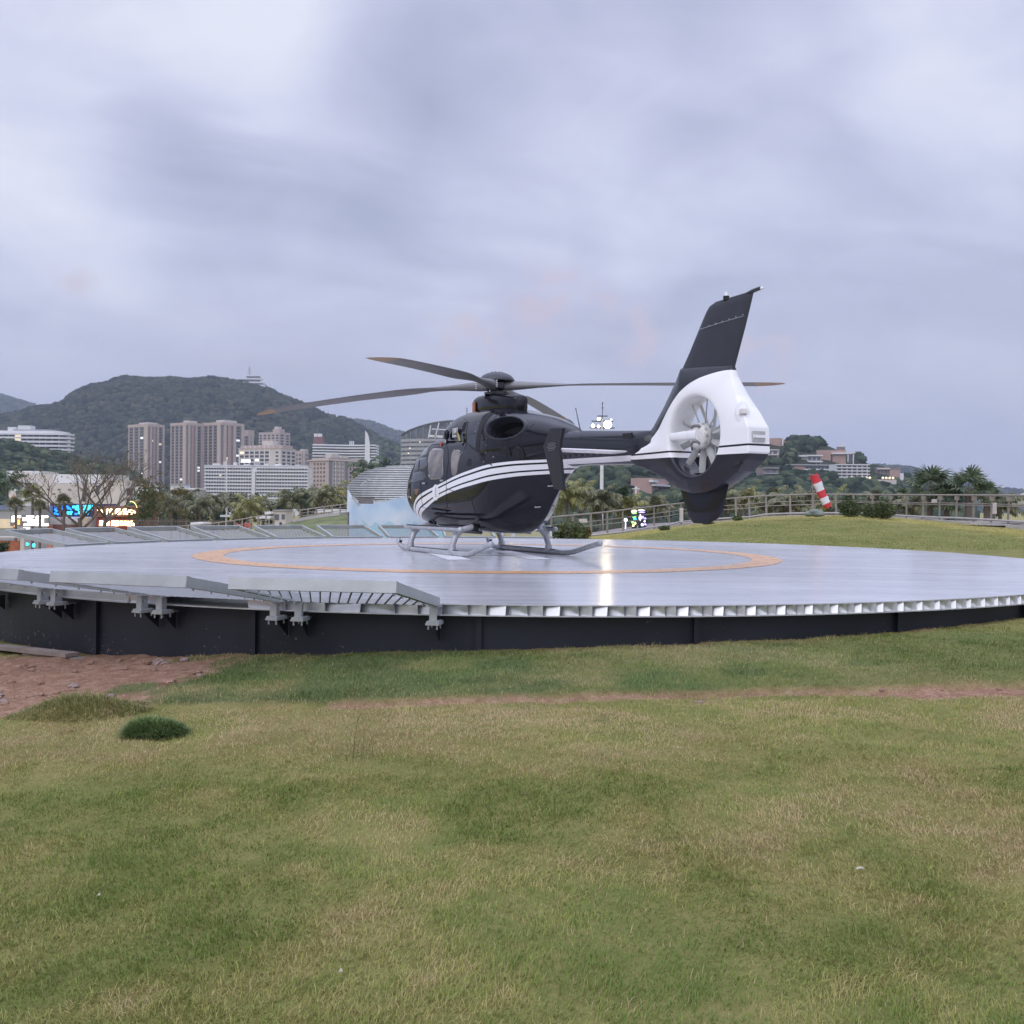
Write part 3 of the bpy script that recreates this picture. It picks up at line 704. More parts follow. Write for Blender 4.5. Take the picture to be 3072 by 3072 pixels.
TIPM = mat('orange_blade_tip', (.34, .235, .15), .5, 0, .15, 9); RUB = mat('matte_black', (.012, .012, .015), .75, 0, .1, 9)
SKIDM = mat('skid_silver_grey', (.40, .41, .43), .36, .25, .14, 9, .05, 60); WHITEG = mat('white_gloss_paint', (.78, .78, .79), .28, 0, .04, 4, coat=.3)
FANG = mat('fan_blade_grey', (.40, .41, .40), .45, 0, .10, 8); CREAM = mat('fan_hub_white', (.62, .61, .58), .45, 0, .10, 8)
def glass_mat():
    m, t, b = new_mat('tinted_window'); tc = t.n('TexCoord').outputs['Object']
    n = t.noise(2.4, 4, tc, .5, .4); sp = t.n('SeparateXYZ'); t.l(tc, sp.inputs[0])
    col = t.ramp(n, [(.36, (.055, .050, .048)), (.5, (.135, .108, .085)), (.62, (.20, .165, .135))])
    t.l(col, b.inputs['Base Color']); b.inputs['Roughness'].default_value = .03; b.inputs['Specular IOR Level'].default_value = .75
    b.inputs['Coat Weight'].default_value = .6; b.inputs['Coat Roughness'].default_value = .02
    return m
GLASSM = glass_mat()
DARKGL = mat('dark_windscreen_glass', (.028, .030, .036), .03, 0, .2, 3, coat=.3, spec=.7)

def text_mesh(s, size, depth, m, name):
    cu = bpy.data.curves.new(name, 'FONT'); cu.body = s; cu.size = size; cu.extrude = depth; cu.align_x = 'CENTER'; cu.align_y = 'CENTER'
    o = bpy.data.objects.new(name, cu); COL.objects.link(o); dg = bpy.context.evaluated_depsgraph_get(); dg.update()
    me = bpy.data.meshes.new_from_object(o.evaluated_get(dg)); bpy.data.objects.remove(o); me.materials.clear(); me.materials.append(m); return me

def build_helicopter():
    H = thing('helicopter', 'black and white twin-engine helicopter with enclosed tail fan parked on the helipad', 'helicopter', (-.30, 18.84, 0), R(90 + 29))
    fus = obj('fuselage', hull(BODY, np.concatenate([np.linspace(3.199, 2.4, 26), np.linspace(2.35, -2.74, 66)])), BODYM, H, 'all')
    cw = hull(COWL, np.linspace(1.739, -2.735, 110), 96); keep = []
    for f in cw.f:
        c = sum((Vector(cw.v[i]) for i in f), Vector()) / len(f)
        if ((c.x + 1.50) / .385) ** 2 + ((c.z - 2.19) / .175) ** 2 > 1 or abs(c.y) < .25: keep.append(f)
    cw.f = keep; cw.mi = [0] * len(keep)
    obj('engine_cowling', cw, BLACKG, H, 'all')
    # windows; (x, z) of the corners, top front / top rear / bottom rear / bottom front
    for side in (1, -1):
        obj('door_window', patch([(1.45, 1.985), (.80, 1.945), (.56, 1.385), (1.235, 1.365)], side, BODY), GLASSM, H, 'all')
        obj('door_window', patch([(.40, 1.925), (-.01, 1.875), (.02, 1.425), (.235, 1.435)], side, BODY, rnd=.2), GLASSM, H, 'all')
        obj('front_side_window', patch([(2.02, 2.005), (1.66, 2.035), (1.47, 1.845), (1.93, 1.835)], side, BODY, nu=8, nv=8), DARKGL, H, 'all')
        obj('front_side_window', patch([(1.87, 1.80), (1.455, 1.812), (1.365, 1.60), (1.72, 1.575)], side, BODY, nu=8, nv=8), DARKGL, H, 'all')
        obj('front_side_window', patch([(2.20, 1.79), (1.915, 1.80), (1.775, 1.575), (2.09, 1.555)], side, BODY, nu=8, nv=8), DARKGL, H, 'all')
        obj('chin_window', patch([(2.16, 1.51), (1.48, 1.54), (1.37, 1.38), (2.36, 1.335)], side, BODY), DARKGL, H, 'all')
        obj('windscreen', patch([(2.20, 2.03), (2.09, 1.93), (2.45, 1.36), (2.92, 1.33)], side, BODY, nu=18, nv=18, rnd=.05), DARKGL, H, 'all')
        s = MB()
        def seam(pts, r=.0055):
            P = []
            for (a, b), (c, d) in zip(pts[:-1], pts[1:]):
                for k in range(8): P.append(skin_pt(a + (c - a) * k / 8, b + (d - b) * k / 8, side, BODY, .001))
            P.append(skin_pt(*pts[-1], side, BODY, .001)); s.tube(P, r, 5)
        seam([(1.62, 2.07), (.86, 2.035), (.60, 1.90), (.44, 1.69), (.46, .86), (.62, .78), (1.55, .84), (1.62, 1.30), (1.60, 1.9), (1.62, 2.07)])
        seam([(.20, 2.09), (-.595, 1.847), (-1.238, 1.573)], .009)
        seam([(.44, 1.20), (-.55, 1.02), (-.62, .70)])
        obj('door_seam', s, RUB, H, 'all')
        v = MB()
        for k in range(4):
            z = 1.70 - k * .032; wdt = (.05, .075, .08, .06)[k]; a = skin_pt(-.42 + wdt, z, side, BODY, .004); b = skin_pt(-.42 - wdt, z, side, BODY, .004); v.bar(a, b, .012, .017, (0, 0, 1))
        obj('vent_grille', v, RUB, H)
        v = MB()
        for k in range(6):
            z = 2.40 - k * .030; wd = .10 - .012 * abs(k - 2.5); xs = .21
            v.bar(skin_pt(xs + wd, z, side, COWL, .004), skin_pt(xs - wd, z, side, COWL, .004), .012, .017, (0, 0, 1))
        obj('vent_grille', v, RUB, H)
        obj('firewall_band', patch([(-.60, 2.52), (-.80, 2.50), (-.74, 1.80), (-.55, 1.84)], side, COWL, .004, 8, 16, 0), RUB, H, 'all')
        # oblique exhaust opening lying in the tapered cowling side
        ex = MB(); c = Vector((-1.50, .615, 2.19)); h = Vector((-.40, -.135, -.015)); vv = Vector((0, -.065, .185)); nrm = h.cross(vv); nrm = nrm if nrm.y > 0 else -nrm; nrm.normalize()
        rings = []
        for sc, of in ((1.16, -.08), (1.12, .02), (1.07, .045), (1.00, .045), (.95, .0), (.88, -.15), (.78, -.30)):
            rings.append([c + h * (math.cos(a) * sc) + vv * (math.sin(a) * sc) + nrm * of for a in [2 * math.pi * j / 40 for j in range(40)]])
        rings = [[Vector((p.x, p.y * side, p.z)) for p in r] for r in rings]
        ex.loft(rings[:6], 0, False); ex.loft(rings[5:], 1, False); ex.add(rings[-1], [tuple(range(40))], 1)
        obj('exhaust', ex, [SATIN, RUB], H, 35)
        for (x, z) in ((-1.84, 1.765), (-1.555, 1.775)):
            p = skin_pt(x, z, side, COWL, .0); q = skin_pt(x, z, side, COWL, .02); k = MB(); k.cyl(p - (q - p) * 2, q, .115, 24); k.cyl(q, q + (q - p) * .35, .06, 20)
            obj('intake_disc', k, RUB, H, 30)
        lt = MB()
        for (x, z) in ((.02, 2.12), (-.02, 1.98), (-.05, 1.84), (-1.02, 2.05), (-1.02, 1.93), (-1.0, 1.80), (-.50, 2.34), (-.48, 2.20), (-1.25, 1.72), (.30, 2.30), (-.98, 1.64)):
            tab = COWL if ysurf(x, z, COWL) > ysurf(x, z, BODY) else BODY; a = skin_pt(x, z + .012, side, tab, .004); b_ = skin_pt(x, z - .012, side, tab, .004); lt.bar(a, b_, .010, .012, (0, 1, 0))
        obj('cowling_latches', lt, SKIDM, H)
        sm = MB()
        for pts in ([(.42, 2.50), (.05, 2.40), (-.02, 2.10), (-.10, 1.90)], [(-.95, 2.50), (-1.03, 2.20), (-1.02, 1.80), (-.98, 1.66)], [(-.95, 2.02), (-.62, 2.03)], [(-.50, 2.16), (-.05, 2.17)], [(-2.05, 2.24), (-1.9, 2.0), (-1.95, 1.80)]):
            P_ = []
            for (a, b2), (c2, d2) in zip(pts[:-1], pts[1:]):
                for k in range(7):
                    x_, z_ = a + (c2 - a) * k / 6, b2 + (d2 - b2) * k / 6; tab = COWL if ysurf(x_, z_, COWL) > ysurf(x_, z_, BODY) else BODY; P_.append(skin_pt(x_, z_, side, tab, .001))
            sm.tube(P_, .005, 5)
        obj('cowling_seams', sm, RUB, H, 'all')
        # handles and small fittings
        for (x, z) in ((.62, 1.345), (1.43, 1.305)):
            hd = MB(); a = skin_pt(x + .06, z, side, BODY, .02); b = skin_pt(x - .06, z, side, BODY, .02); hd.bar(a, b, .02, .03); hd.bar(skin_pt(x, z, side, BODY, -.01), skin_pt(x, z, side, BODY, .02), .03, .03)
            obj('door_handle', hd, SKIDM, H)
        for (x, z) in ((-2.12, 1.235), (-1.76, .885)):
            ho = MB(); p = skin_pt(x, z, side, BODY, .03); ho.tube([skin_pt(x, z, side, BODY, -.01), p, p + Vector((-.10, -.05 * side, .01))], .009, 6)
            obj('clamshell_handle', ho, SKIDM, H, True)
        st = MB(); a = skin_pt(1.24, .815, side, BODY, .05); b = skin_pt(.47, .775, side, BODY, .05); st.tube([a, b], .016, 6)
        for q in (.05, .95): p = a.lerp(b, q); st.tube([p, Vector((p.x, p.y - .10 * side, p.z + .02))], .012, 6)
        obj('grab_rail', st, SATIN, H, True)
    ow = MB(); rp = skin_pt(1.10, 2.055, 1, BODY, .012); ow.box(rp, (.075, .03, .045)); ow.bar(rp + Vector((-.01, .02, 0)), rp + Vector((-.03, .03, -.075)), .018, .018)
    obj('red_remove_tag', ow, mat('faded_red', (.42, .10, .09), .5, 0, .1, 9), H)['label'] = 'small faded red tag hanging above the door window'
    em = patch([(2.02, 1.195), (1.70, 1.205), (1.82, 1.09), (1.86, 1.085)], 1, BODY, .004, 8, 8, 0); obj('emblem', em, mat('emblem_gold_red', (.20, .10, .06), .4, 0, .5, 14), H, 'all')
    ov = MB(); c = (.91, 1.128); ring = [skin_pt(c[0] + .145 * math.cos(a) * 1.0, c[1] + .150 * math.sin(a), 1, BODY, .007) for a in [2 * math.pi * j / 32 for j in range(32)]]
    ov.add(ring, [tuple(range(31, -1, -1))]); badge = obj('oval_badge', ov, WHITEG, H)
    # registration style lettering in the badge is only a blurred vertical run of dark marks
    mk = MB()
    for k in range(5):
        for dx in (-.018, .018):
            mk.bar(skin_pt(.905 + dx + .012, 1.205 - k * .038, 1, BODY, .009), skin_pt(.905 + dx - .010, 1.205 - k * .038 - (.012 if k % 2 else 0), 1, BODY, .009), .004, .010)
    obj('lettering', mk, SATIN, badge)
    # VIP plate on the cowling side
    pl = MB(); p0 = skin_pt(.545, 2.235, 1, COWL, .03); xa = (skin_pt(.69, 2.235, 1, COWL, .022) - skin_pt(.43, 2.235, 1, COWL, .022)).normalized(); na = xa.cross(Vector((0, 0, 1))); na = na if na.y > 0 else -na; na.normalize(); up = na.cross(xa); up = up if up.z > 0 else -up
    M3 = Matrix((-xa, up, na)).transposed()
    pl.box(p0, (.29, .175, .012), M3); plate = obj('name_plate', pl, mat('plate_dark', (.05, .052, .06), .3, 0, 0), H)
    frm = MB()
    for (cx, cy, w, h) in ((0, .078, .28, .010), (0, -.078, .28, .010), (-.136, 0, .010, .15), (.136, 0, .010, .15), (0, -.055, .24, .014)): frm.box(p0 + M3 @ Vector((cx, cy, .008)), (w, h, .006), M3)
    obj('plate_border', frm, WHITEG, plate)
    tm = text_mesh('VIP', .135, .003, WHITEG, 'vip_lettering'); to = bpy.data.objects.new('lettering', tm); COL.objects.link(to); to.parent = plate
    to.matrix_local = Matrix.Translation(p0 + M3 @ Vector((0, .016, .0105))) @ M3.to_4x4()
    # mirror and lamp beside the plate
    lm = MB(); q = skin_pt(.97, 2.22, 1, COWL, .06); lm.ico(q, .085, 2, 0, random, (.7, .6, 1.15)); lm.ico(q + Vector((-.05, .02, -.14)), .055, 2, 0, random, (.8, .7, 1)); obj('landing_lamp', lm, BLACKG, H, 'all')
    lg = MB(); lg.ico(q + Vector((-.055, .035, -.14)), .034, 1, 0, random, (.6, .8, 1.2)); obj('lamp_glass', lg, mat('clear_lamp_glass', (.75, .76, .8), .08, 0, 0), H, 'all')
    cl = MB(); q = skin_pt(.22, 2.15, 1, COWL, .03); cl.tube([q + Vector((.12, .02, .06)), q + Vector((.02, .035, .0)), q + Vector((-.03, .03, -.10))], .035, 8); obj('hoist_cover', cl, mat('olive_brass', (.22, .19, .08), .25, .6, .2, 12), H, True)
    # mast fairing, hub and blades
    MF = np.array([[.74, 2.80, 2.84, 2.87, .11, 3, 3], [.62, 2.66, 2.8, 2.915, .17, 3.2, 4], [.40, 2.56, 2.78, 2.945, .205, 3.4, 3], [0, 2.54, 2.76, 2.935, .235, 3.4, 3], [-.45, 2.50, 2.74, 2.905, .225, 3.4, 3], [-.80, 2.46, 2.72, 2.865, .175, 3.4, 3], [-.95, 2.44, 2.70, 2.82, .11, 3, 3]])
    obj('mast_fairing', hull(MF, np.linspace(.739, -.949, 26), 40), BLACKG, H, 'all')
    ic = MB(); ic.box((.50, .215, 2.725), (.13, .02, .19), Matrix.Rotation(R(-10), 3, 'Z')); obj('intake_cover', ic, mat('orange_cover', (.48, .17, .09), .6, 0, .2, 9), H)
    ft = MB(); ft.tube([(.64, .12, 2.62), (.42, .25, 2.625), (-.45, .28, 2.60), (-.92, .16, 2.555)], .016, 6); obj('fairing_trim', ft, SATIN, H, True)
    ms = MB(); ms.tube([(0, 0, 2.80), (0, 0, 3.0), (0, 0, 3.04), (0, 0, 3.14), (0, 0, 3.18)], [.10, .10, .20, .20, .14], 20)
    for k in range(4):
        a = R(-17 + 45 + 90 * k); ms.cyl((.19 * math.cos(a), .19 * math.sin(a), 2.86), (.19 * math.cos(a), .19 * math.sin(a), 3.04), .018, 8)
    ms.tube([(0, 0, 2.925), (0, 0, 2.965)], [.23, .23], 20)
    obj('rotor_mast', ms, HUBM, H, 35)
    dm = MB(); prof = [(.335, 3.185), (.333, 3.205), (.31, 3.245), (.26, 3.295), (.18, 3.335), (.09, 3.355), (.001, 3.36)]
    rings = [[Vector((r * math.cos(2 * math.pi * j / 40), r * math.sin(2 * math.pi * j / 40), z - .02)) for j in range(40)] for r, z in [(.20, 3.19), (.30, 3.18)] + prof]
    dm.loft(rings); hub = obj('hub_cap', dm, SATIN, H, 'all')
    bm_ = MB()
    for k in range(8): a = 2 * math.pi * k / 8; bm_.cyl((.10 * math.cos(a), .10 * math.sin(a), 3.32), (.10 * math.cos(a), .10 * math.sin(a), 3.345), .010, 6)
    obj('cap_bolts', bm_, HUBM, hub)
    hd_ = R(90 + 29)
    for (azw, ztip, dtw) in ((-16.5, 2.985, -17), (74, 2.86, -19), (162.5, 2.66, 0), (-107.2, 2.90, 0)):
        a = R(azw) - hd_                                        # local azimuth of this blade
        ux = Vector((math.cos(a), math.sin(a), 0)); tx = Vector((-math.sin(a), math.cos(a), 0))   # span, rotation direction
        stations = [(.16, .20, .17, 0, 14), (.30, .22, .175, 0, 15), (.50, .20, .15, 0, 16), (.80, .15, .10, 0, 17), (1.10, .135, .070, 0, 18), (1.35, .19, .048, -.01, 18), (1.65, .27, .036, -.03, 17.5), (2.0, .295, .032, -.035, 17),
                    (2.8, .29, .030, -.035, 14.5), (3.6, .29, .027, -.035, 12.5), (4.3, .29, .024, -.035, 11), (4.62, .285, .022, -.04, 10), (4.82, .24, .018, -.075, 9.5), (5.0, .16, .014, -.13, 9), (5.12, .055, .008, -.19, 9)]
        rings = []; n = 16
        for r, ch, th, sw, tw in stations:
            z0 = 3.085 + (ztip - 3.085) * (max(0, r - .4) / 4.7) ** 1.55; c0 = ux * r + Vector((0, 0, z0)) + tx * sw; tw = R(tw + dtw * min(1, max(0, (r - .9) / .6)))
            e1 = tx * math.cos(tw) + Vector((0, 0, math.sin(tw))); e2 = -tx * math.sin(tw) + Vector((0, 0, math.cos(tw)))
            af = min(1, max(0, (r - 1.0) / .6)); ring = []
            for j in range(n):
                p = 2 * math.pi * j / n; cx = math.cos(p); sx = math.sin(p)
                taper = 1 - af * .80 * ((1 - cx) / 2)
                ring.append(c0 + e1 * (ch / 2 * cx) + e2 * (th / 2 * sx * taper))
            rings.append(ring)
        b = MB(); b.loft(rings[:12]); bl = obj('rotor_blade', b, BLADEM, H, 50)
        tip = MB(); tip.loft([[p + (p - sum(rings[11], Vector()) / n) * .003 for p in rings[11]]] + rings[12:]); obj('blade_tip', tip, TIPM, bl, 50)
        w_ = MB(); c = sum(rings[2], Vector()) / n
        for k in range(4): w_.box(c - ux * .14 + tx * (.115) * (1) + Vector((0, 0, .06 - k * .035)), (.02, .02, .016))
        obj('cuff_marks', w_, WHITEG, bl)
    # antennas
    an = MB(); an.tube([(-2.86, 0, 2.06), (-2.70, 0, 2.46)], [.011, .006], 6); an.ico((-2.70, 0, 2.46), .012, 1); obj('whip_antenna', an, HUBM, H, True)
    an = MB(); an.tube([(.98, .12, 2.60), (.98, .12, 2.76)], .008, 6); obj('rod_antenna', an, HUBM, H, True)
    # tail boom
    tb = MB(); rings = []
    for x, z0, z1, hw in ((-2.25, 1.46, 2.11, .30), (-2.6, 1.53, 2.115, .275), (-3.2, 1.54, 2.085, .26), (-3.9, 1.525, 2.04, .235), (-4.45, 1.51, 2.01, .21), (-4.98, 1.50, 1.98, .17)):
        zc, hz = (z0 + z1) / 2, (z1 - z0) / 2
        rings.append([Vector((x, hw * math.copysign(abs(math.cos(p)) ** .85, math.cos(p)), zc + hz * math.copysign(abs(math.sin(p)) ** .9, math.sin(p)))) for p in [2 * math.pi * j / 36 for j in range(36)]])
    tb.loft(rings); boom = obj('tail_boom', tb, BOOMM, H, 'all')
    k = MB()
    k.tube([(-2.55, .235, 1.985), (-3.5, .215, 1.955), (-4.35, .195, 1.925)], .006, 5); k.tube([(-2.55, .272, 1.80), (-3.6, .245, 1.775), (-4.4, .22, 1.755)], .006, 5)
    k.tube([(-3.15, .262, 1.80), (-3.22, .225, 1.985)], .006, 5); obj('panel_seam', k, RUB, boom)
    k = MB(); k.box((-4.40, .185, 1.925), (.22, .03, .085), Matrix.Rotation(R(-8), 3, 'X')); obj('boom_vent', k, RUB, boom)
    k = MB()
    for i in range(10): k.box((-2.75 - i * .16, .262 - i * .003, 1.685), (.05 if i % 3 else .09, .012, .022))
    obj('boom_rivets', k, SATIN, boom)
    hs = MB(); nf = 12
    def foil(xl, xt, th): return [(xl + (xt - xl) * (.5 - .5 * math.cos(math.pi * i / nf)), sgn * th * math.sqrt(max(0, i / nf)) * (1 - i / nf) * 2) for sgn, rg in ((1, range(0, nf + 1)), (-1, range(nf - 1, 0, -1))) for i in rg]
    rings = [[Vector((x, y, 1.70 + z)) for x, z in foil(-4.02, -4.42, .035)] for y in (-1.31, -.7, 0, .7, 1.31)]; hs.loft(rings); obj('stabiliser', hs, WHITEG, H, 40)
    for s in (1, -1):
        ep = MB(); poly = [(-4.14, 2.0), (-4.47, 1.985), (-4.385, 1.70), (-4.51, 1.11), (-4.245, 1.145), (-3.95, 1.755)]
        ep.prism(poly, 1.30, 1.345, lambda p, t: Vector((p[0], t * s, p[1]))); e = obj('end_plate', ep, mat('end_plate_dark', (.014, .014, .018), .3, 0, .1, 5, spec=.4), H)
        g = MB()
        for kk, (zz, rx) in enumerate(((1.775, .10), (1.735, .12), (1.70, .09))): g.tube([Vector((-4.20 + rx * math.cos(q), (1.35 + .004) * s, zz + .014 * math.sin(q))) for q in [2 * math.pi * i / 16 for i in range(17)]], .004, 5)
        obj('end_plate_emblem', g, mat('emblem_grey', (.16, .16, .17), .4), e, True)
    # fan shroud
    FC = (-5.90, 1.85)
    OUT = [(-4.52, 1.50, .15), (-4.42, 1.60, .19), (-4.42, 1.70, .17), (-4.55, 1.785, .10), (-4.80, 2.035, .035), (-5.06, 2.325, .03), (-5.30, 2.63, .03), (-5.42, 2.80, .04), (-5.75, 2.785, .058), (-6.1, 2.765, .048), (-6.46, 2.74, .016), (-6.505, 2.58, .05), (-6.64, 2.32, .11), (-6.80, 2.11, .15), (-6.935, 1.90, .18), (-6.955, 1.60, .18),
           (-6.88, 1.50, .17), (-6.69, 1.355, .14), (-6.50, 1.25, .12), (-6.28, 1.15, .11), (-6.03, 1.092, .10), (-5.75, 1.085, .10), (-5.45, 1.15, .085), (-5.14, 1.285, .08), (-4.80, 1.43, .12)]
    PO = [(p[0] - FC[0], p[1] - FC[1], p[2]) for p in OUT]
    def radial(a):
        dx, dz = math.cos(a), math.sin(a)
        for (x0, z0, t0), (x1, z1, t1) in zip(PO, PO[1:] + PO[:1]):
            den = dx * (z1 - z0) - dz * (x1 - x0)
            if abs(den) < 1e-9: continue
            s_ = (x0 * (z1 - z0) - z0 * (x1 - x0)) / den; q = (x0 * dz - z0 * dx) / den
            if s_ > 0 and -1e-6 <= q <= 1 + 1e-6: return s_, t0 + (t1 - t0) * q
        return .8, .1
    angs = sorted(set([2 * math.pi * i / 140 for i in range(140)] + [math.atan2(p[1], p[0]) % (2 * math.pi) for p in PO])); rings = []
    ra = [radial(a) for a in angs]; L = .205
    prof = [(0, .520, .0), (0, .520, .13), (0, .524, .165), (0, .535, .190), (0, .552, .202), (0, .575, L)]
    half = [[(r, y) for _ in angs] for _, r, y in prof]
    for s_ in (.12, .3, .5, .7, .88, .97, 1.0):
        half.append([(.575 + (ro - .575) * s_, L + (te - L) * (s_ ** 1.7) - (.012 if s_ == 1.0 else 0)) for ro, te in ra])
    full = half + [[(r, -y) for r, y in rg] for rg in reversed(half)][:-1]
    rings = [[Vector((FC[0] + r * math.cos(a), y, FC[1] + r * math.sin(a))) for a, (r, y) in zip(angs, rg)] for rg in full]
    sh = MB(); sh.loft(rings + [rings[0]], 0, False); shroud = obj('fan_shroud', sh, SHRM, H, 32)
    # upper fin
    lead = [(2.52, -5.22), (2.62, -5.298), (2.922, -5.534), (3.232, -5.734), (3.484, -5.90), (3.56, -5.975), (3.60, -6.08)]; trail = [(2.52, -6.41), (2.68, -6.474), (3.22, -6.685), (3.58, -6.818), (3.60, -6.83)]
    fb = MB(); rings = []
    for z in (2.53, 2.66, 2.8, 3.0, 3.2, 3.4, 3.5, 3.56, 3.59, 3.60):
        xl = float(np.interp(z, [p[0] for p in lead], [p[1] for p in lead])); xt = float(np.interp(z, [p[0] for p in trail], [p[1] for p in trail])); th = .075 - .045 * (z - 2.5) / 1.1
        if z > 3.58: th *= .4
        rings.append([Vector((x, y, z + .055 * max(0, z - 3.3) / .3 * (xl - x) / (xl - xt) * .5)) for x, y in foil(xl, xt, th)])
    fb.loft(rings); fin = obj('upper_fin', fb, SATIN, H, 50)
    k = MB(); k.tube([(-6.62, 0, 3.605), (-6.80, 0, 3.622), (-6.92, 0, 3.634), (-6.955, 0, 3.632)], [.008, .026, .024, .022], 10); obj('tail_light_pod', k, SATIN, fin, True)
    k = MB(); k.ico((-6.962, 0, 3.628), .024, 1); obj('tail_light', k, mat('clear_lamp_glass', (.75, .76, .8), .08), fin, 'all')
    k = MB(); k.cyl((-6.30, 0, 3.59), (-6.30, 0, 3.645), .040, 14); bc = obj('beacon_base', k, RUB, fin, 30)
    k = MB(); k.cyl((-6.30, 0, 3.645), (-6.30, 0, 3.70), .028, 14, .020); obj('beacon', k, mat('clear_lamp_glass', (.75, .76, .8), .08), fin, 30)
    k = MB()
    for i in range(6): k.box((-6.02 - i * .125, .042 - .004 * i, 3.30 + .010 * i), (.018, .012, .010))
    k.tube([(-5.80, .028, 3.282), (-6.2, .048, 3.30), (-6.66, .012, 3.335)], .004, 4); obj('fin_rivets', k, SKIDM, fin)
    lf = MB(); P = [(-5.30, 1.40), (-5.414, 1.135), (-5.537, .889), (-5.63, .72), (-5.70, .685), (-6.195, .762), (-6.29, .86), (-6.36, 1.10), (-6.43, 1.34)]
    rings = []
    for z in (.685, .70, .76, .86, 1.0, 1.2, 1.36):
        fr = [(p[1], p[0]) for p in P[:5]][::-1]; bk = [(p[1], p[0]) for p in P[5:]]
        xl = float(np.interp(z, [a for a, _ in fr], [b for _, b in fr])); xt = float(np.interp(z, [.685] + [a for a, _ in bk], [-6.0] + [b for _, b in bk]))
        rings.append([Vector((x, y, z)) for x, y in foil(xl, xt, .05 if z > .7 else .02)])
    lf.loft(rings); obj('lower_fin', lf, BLACKG, H, 50)
    # fan: drive hub, carrier arm, ten blades, rear gearbox with stators
    fx, fz = FC
    hb = MB(); rr = [(.135, .015), (.175, .03), (.18, .085), (.165, .12), (.125, .145), (.05, .155)]
    hb.loft([[Vector((fx + r * math.cos(a), y + .01, fz + r * math.sin(a))) for a in [2 * math.pi * j / 36 for j in range(36)]] for r, y in rr]); fh = obj('fan_hub', hb, CREAM, H, 40)
    k = MB()
    for i in range(12):
        a = 2 * math.pi * i / 12; c = Vector((fx + .168 * math.cos(a), .108, fz + .168 * math.sin(a))); k.ico(c, .026, 1, 0, random, (1, .9, 1))
    obj('hub_ports', k, FANG, fh, 'all')
    for z in (.105, -.105): k = MB(); k.tube([Vector((fx + .085 * math.cos(q), .15, fz + z + .030 * math.sin(q))) for q in [0, math.pi / 3, 2 * math.pi / 3, math.pi]], .022, 6); obj('hub_opening', k, mat('hub_shadow_grey', (.16, .16, .16), .6), fh, 'all')
    k = MB(); rings = []
    for x, h, y0, y1 in ((fx - .04, .13, .09, .20), (fx + .12, .13, .09, .205), (fx + .25, .13, .085, .20), (fx + .36, .118, .08, .195), (fx + .46, .105, .075, .19), (fx + .545, .11, .07, .185)):
        rings.append([Vector((x, (y0 + y1) / 2 + (y1 - y0) / 2 * math.copysign(abs(math.cos(q)) ** .7, math.cos(q)), fz + .012 + h / 2 * math.copysign(abs(math.sin(q)) ** .7, math.sin(q)))) for q in [2 * math.pi * j / 20 for j in range(20)]])
    k.loft(rings); obj('fan_arm', k, WHITEG, fh, 45)
    gb = MB(); gb.tube([(fx, .03, fz), (fx, -.06, fz), (fx, -.15, fz), (fx, -.19, fz)], [.155, .165, .15, .10], 28); obj('fan_gearbox', gb, FANG, H, 35)
    aa = 96
    for i, st in enumerate((33, 38, 34, 39, 35, 37, 33, 40, 34, 37)):
        a = R(aa); aa += st; b = MB(); rings = []; er = Vector((math.cos(a), 0, math.sin(a))); et = Vector((-math.sin(a), 0, math.cos(a)))
        for r, ch, tw in ((.14, .045, 52), (.19, .07, 50), (.24, .092, 46), (.36, .090, 40), (.495, .086, 34)):
            q = R(tw); e1 = et * math.cos(q) + Vector((0, math.sin(q), 0)); e2 = -et * math.sin(q) + Vector((0, math.cos(q), 0)); c = Vector((fx, .005, fz)) + er * r
            rings.append([c + e1 * (ch / 2 * math.cos(p)) + e2 * (.009 * math.sin(p)) for p in [2 * math.pi * j / 10 for j in range(10)]])
        b.loft(rings); obj('fan_blade', b, FANG, H, 50)
    aa = 20
    for i in range(9):
        a = R(aa); aa += 40; b = MB(); er = Vector((math.cos(a), 0, math.sin(a)))
        if i in (8,): continue
        b.bar(Vector((fx, -.135, fz)) + er * .13, Vector((fx, -.135, fz)) + er * .507, .05, .014, (0, 1, 0)); obj('stator_vane', b, CREAM, H)
    # fittings on the rear of the shroud
    k = MB(); k.box((-6.955, .02, 1.79), (.02, .20, .13)); rv = obj('rear_recess', k, mat('recess_grey', (.42, .42, .42), .5), shroud)
    k = MB(); k.box((-6.966, .02, 1.79), (.014, .20, .035)); obj('recess_bar', k, WHITEG, shroud)
    k = MB(); c = Vector((-6.765, .12, 2.09)); nx = Vector((-.8, .45, .15)).normalized(); t1 = nx.cross(Vector((0, 0, 1))).normalized(); t2 = t1.cross(nx); t2 = t2 if t2.z > 0 else -t2
    rings = [[c + nx * o + t1 * (.085 * s_ * math.cos(q)) + t2 * (.155 * s_ * math.sin(q)) for q in [2 * math.pi * j / 24 for j in range(24)]] for o, s_ in ((-.05, 1), (.022, 1), (.028, .93))]
    k.loft(rings); lp = obj('light_plate', k, WHITEG, shroud, 30)
    k = MB(); k.box(c + nx * .05, (.09, .10, .06), Matrix((t1, nx, t2)).transposed()); obj('position_light', k, mat('pale_lens', (.66, .64, .60), .25), shroud)
    k = MB(); k.tube([(-6.62, .128, 1.405), (-6.70, .142, 1.44), (-6.80, .155, 1.465)], [.03, .042, .03], 12); obj('tie_down_slot', k, RUB, shroud, True)
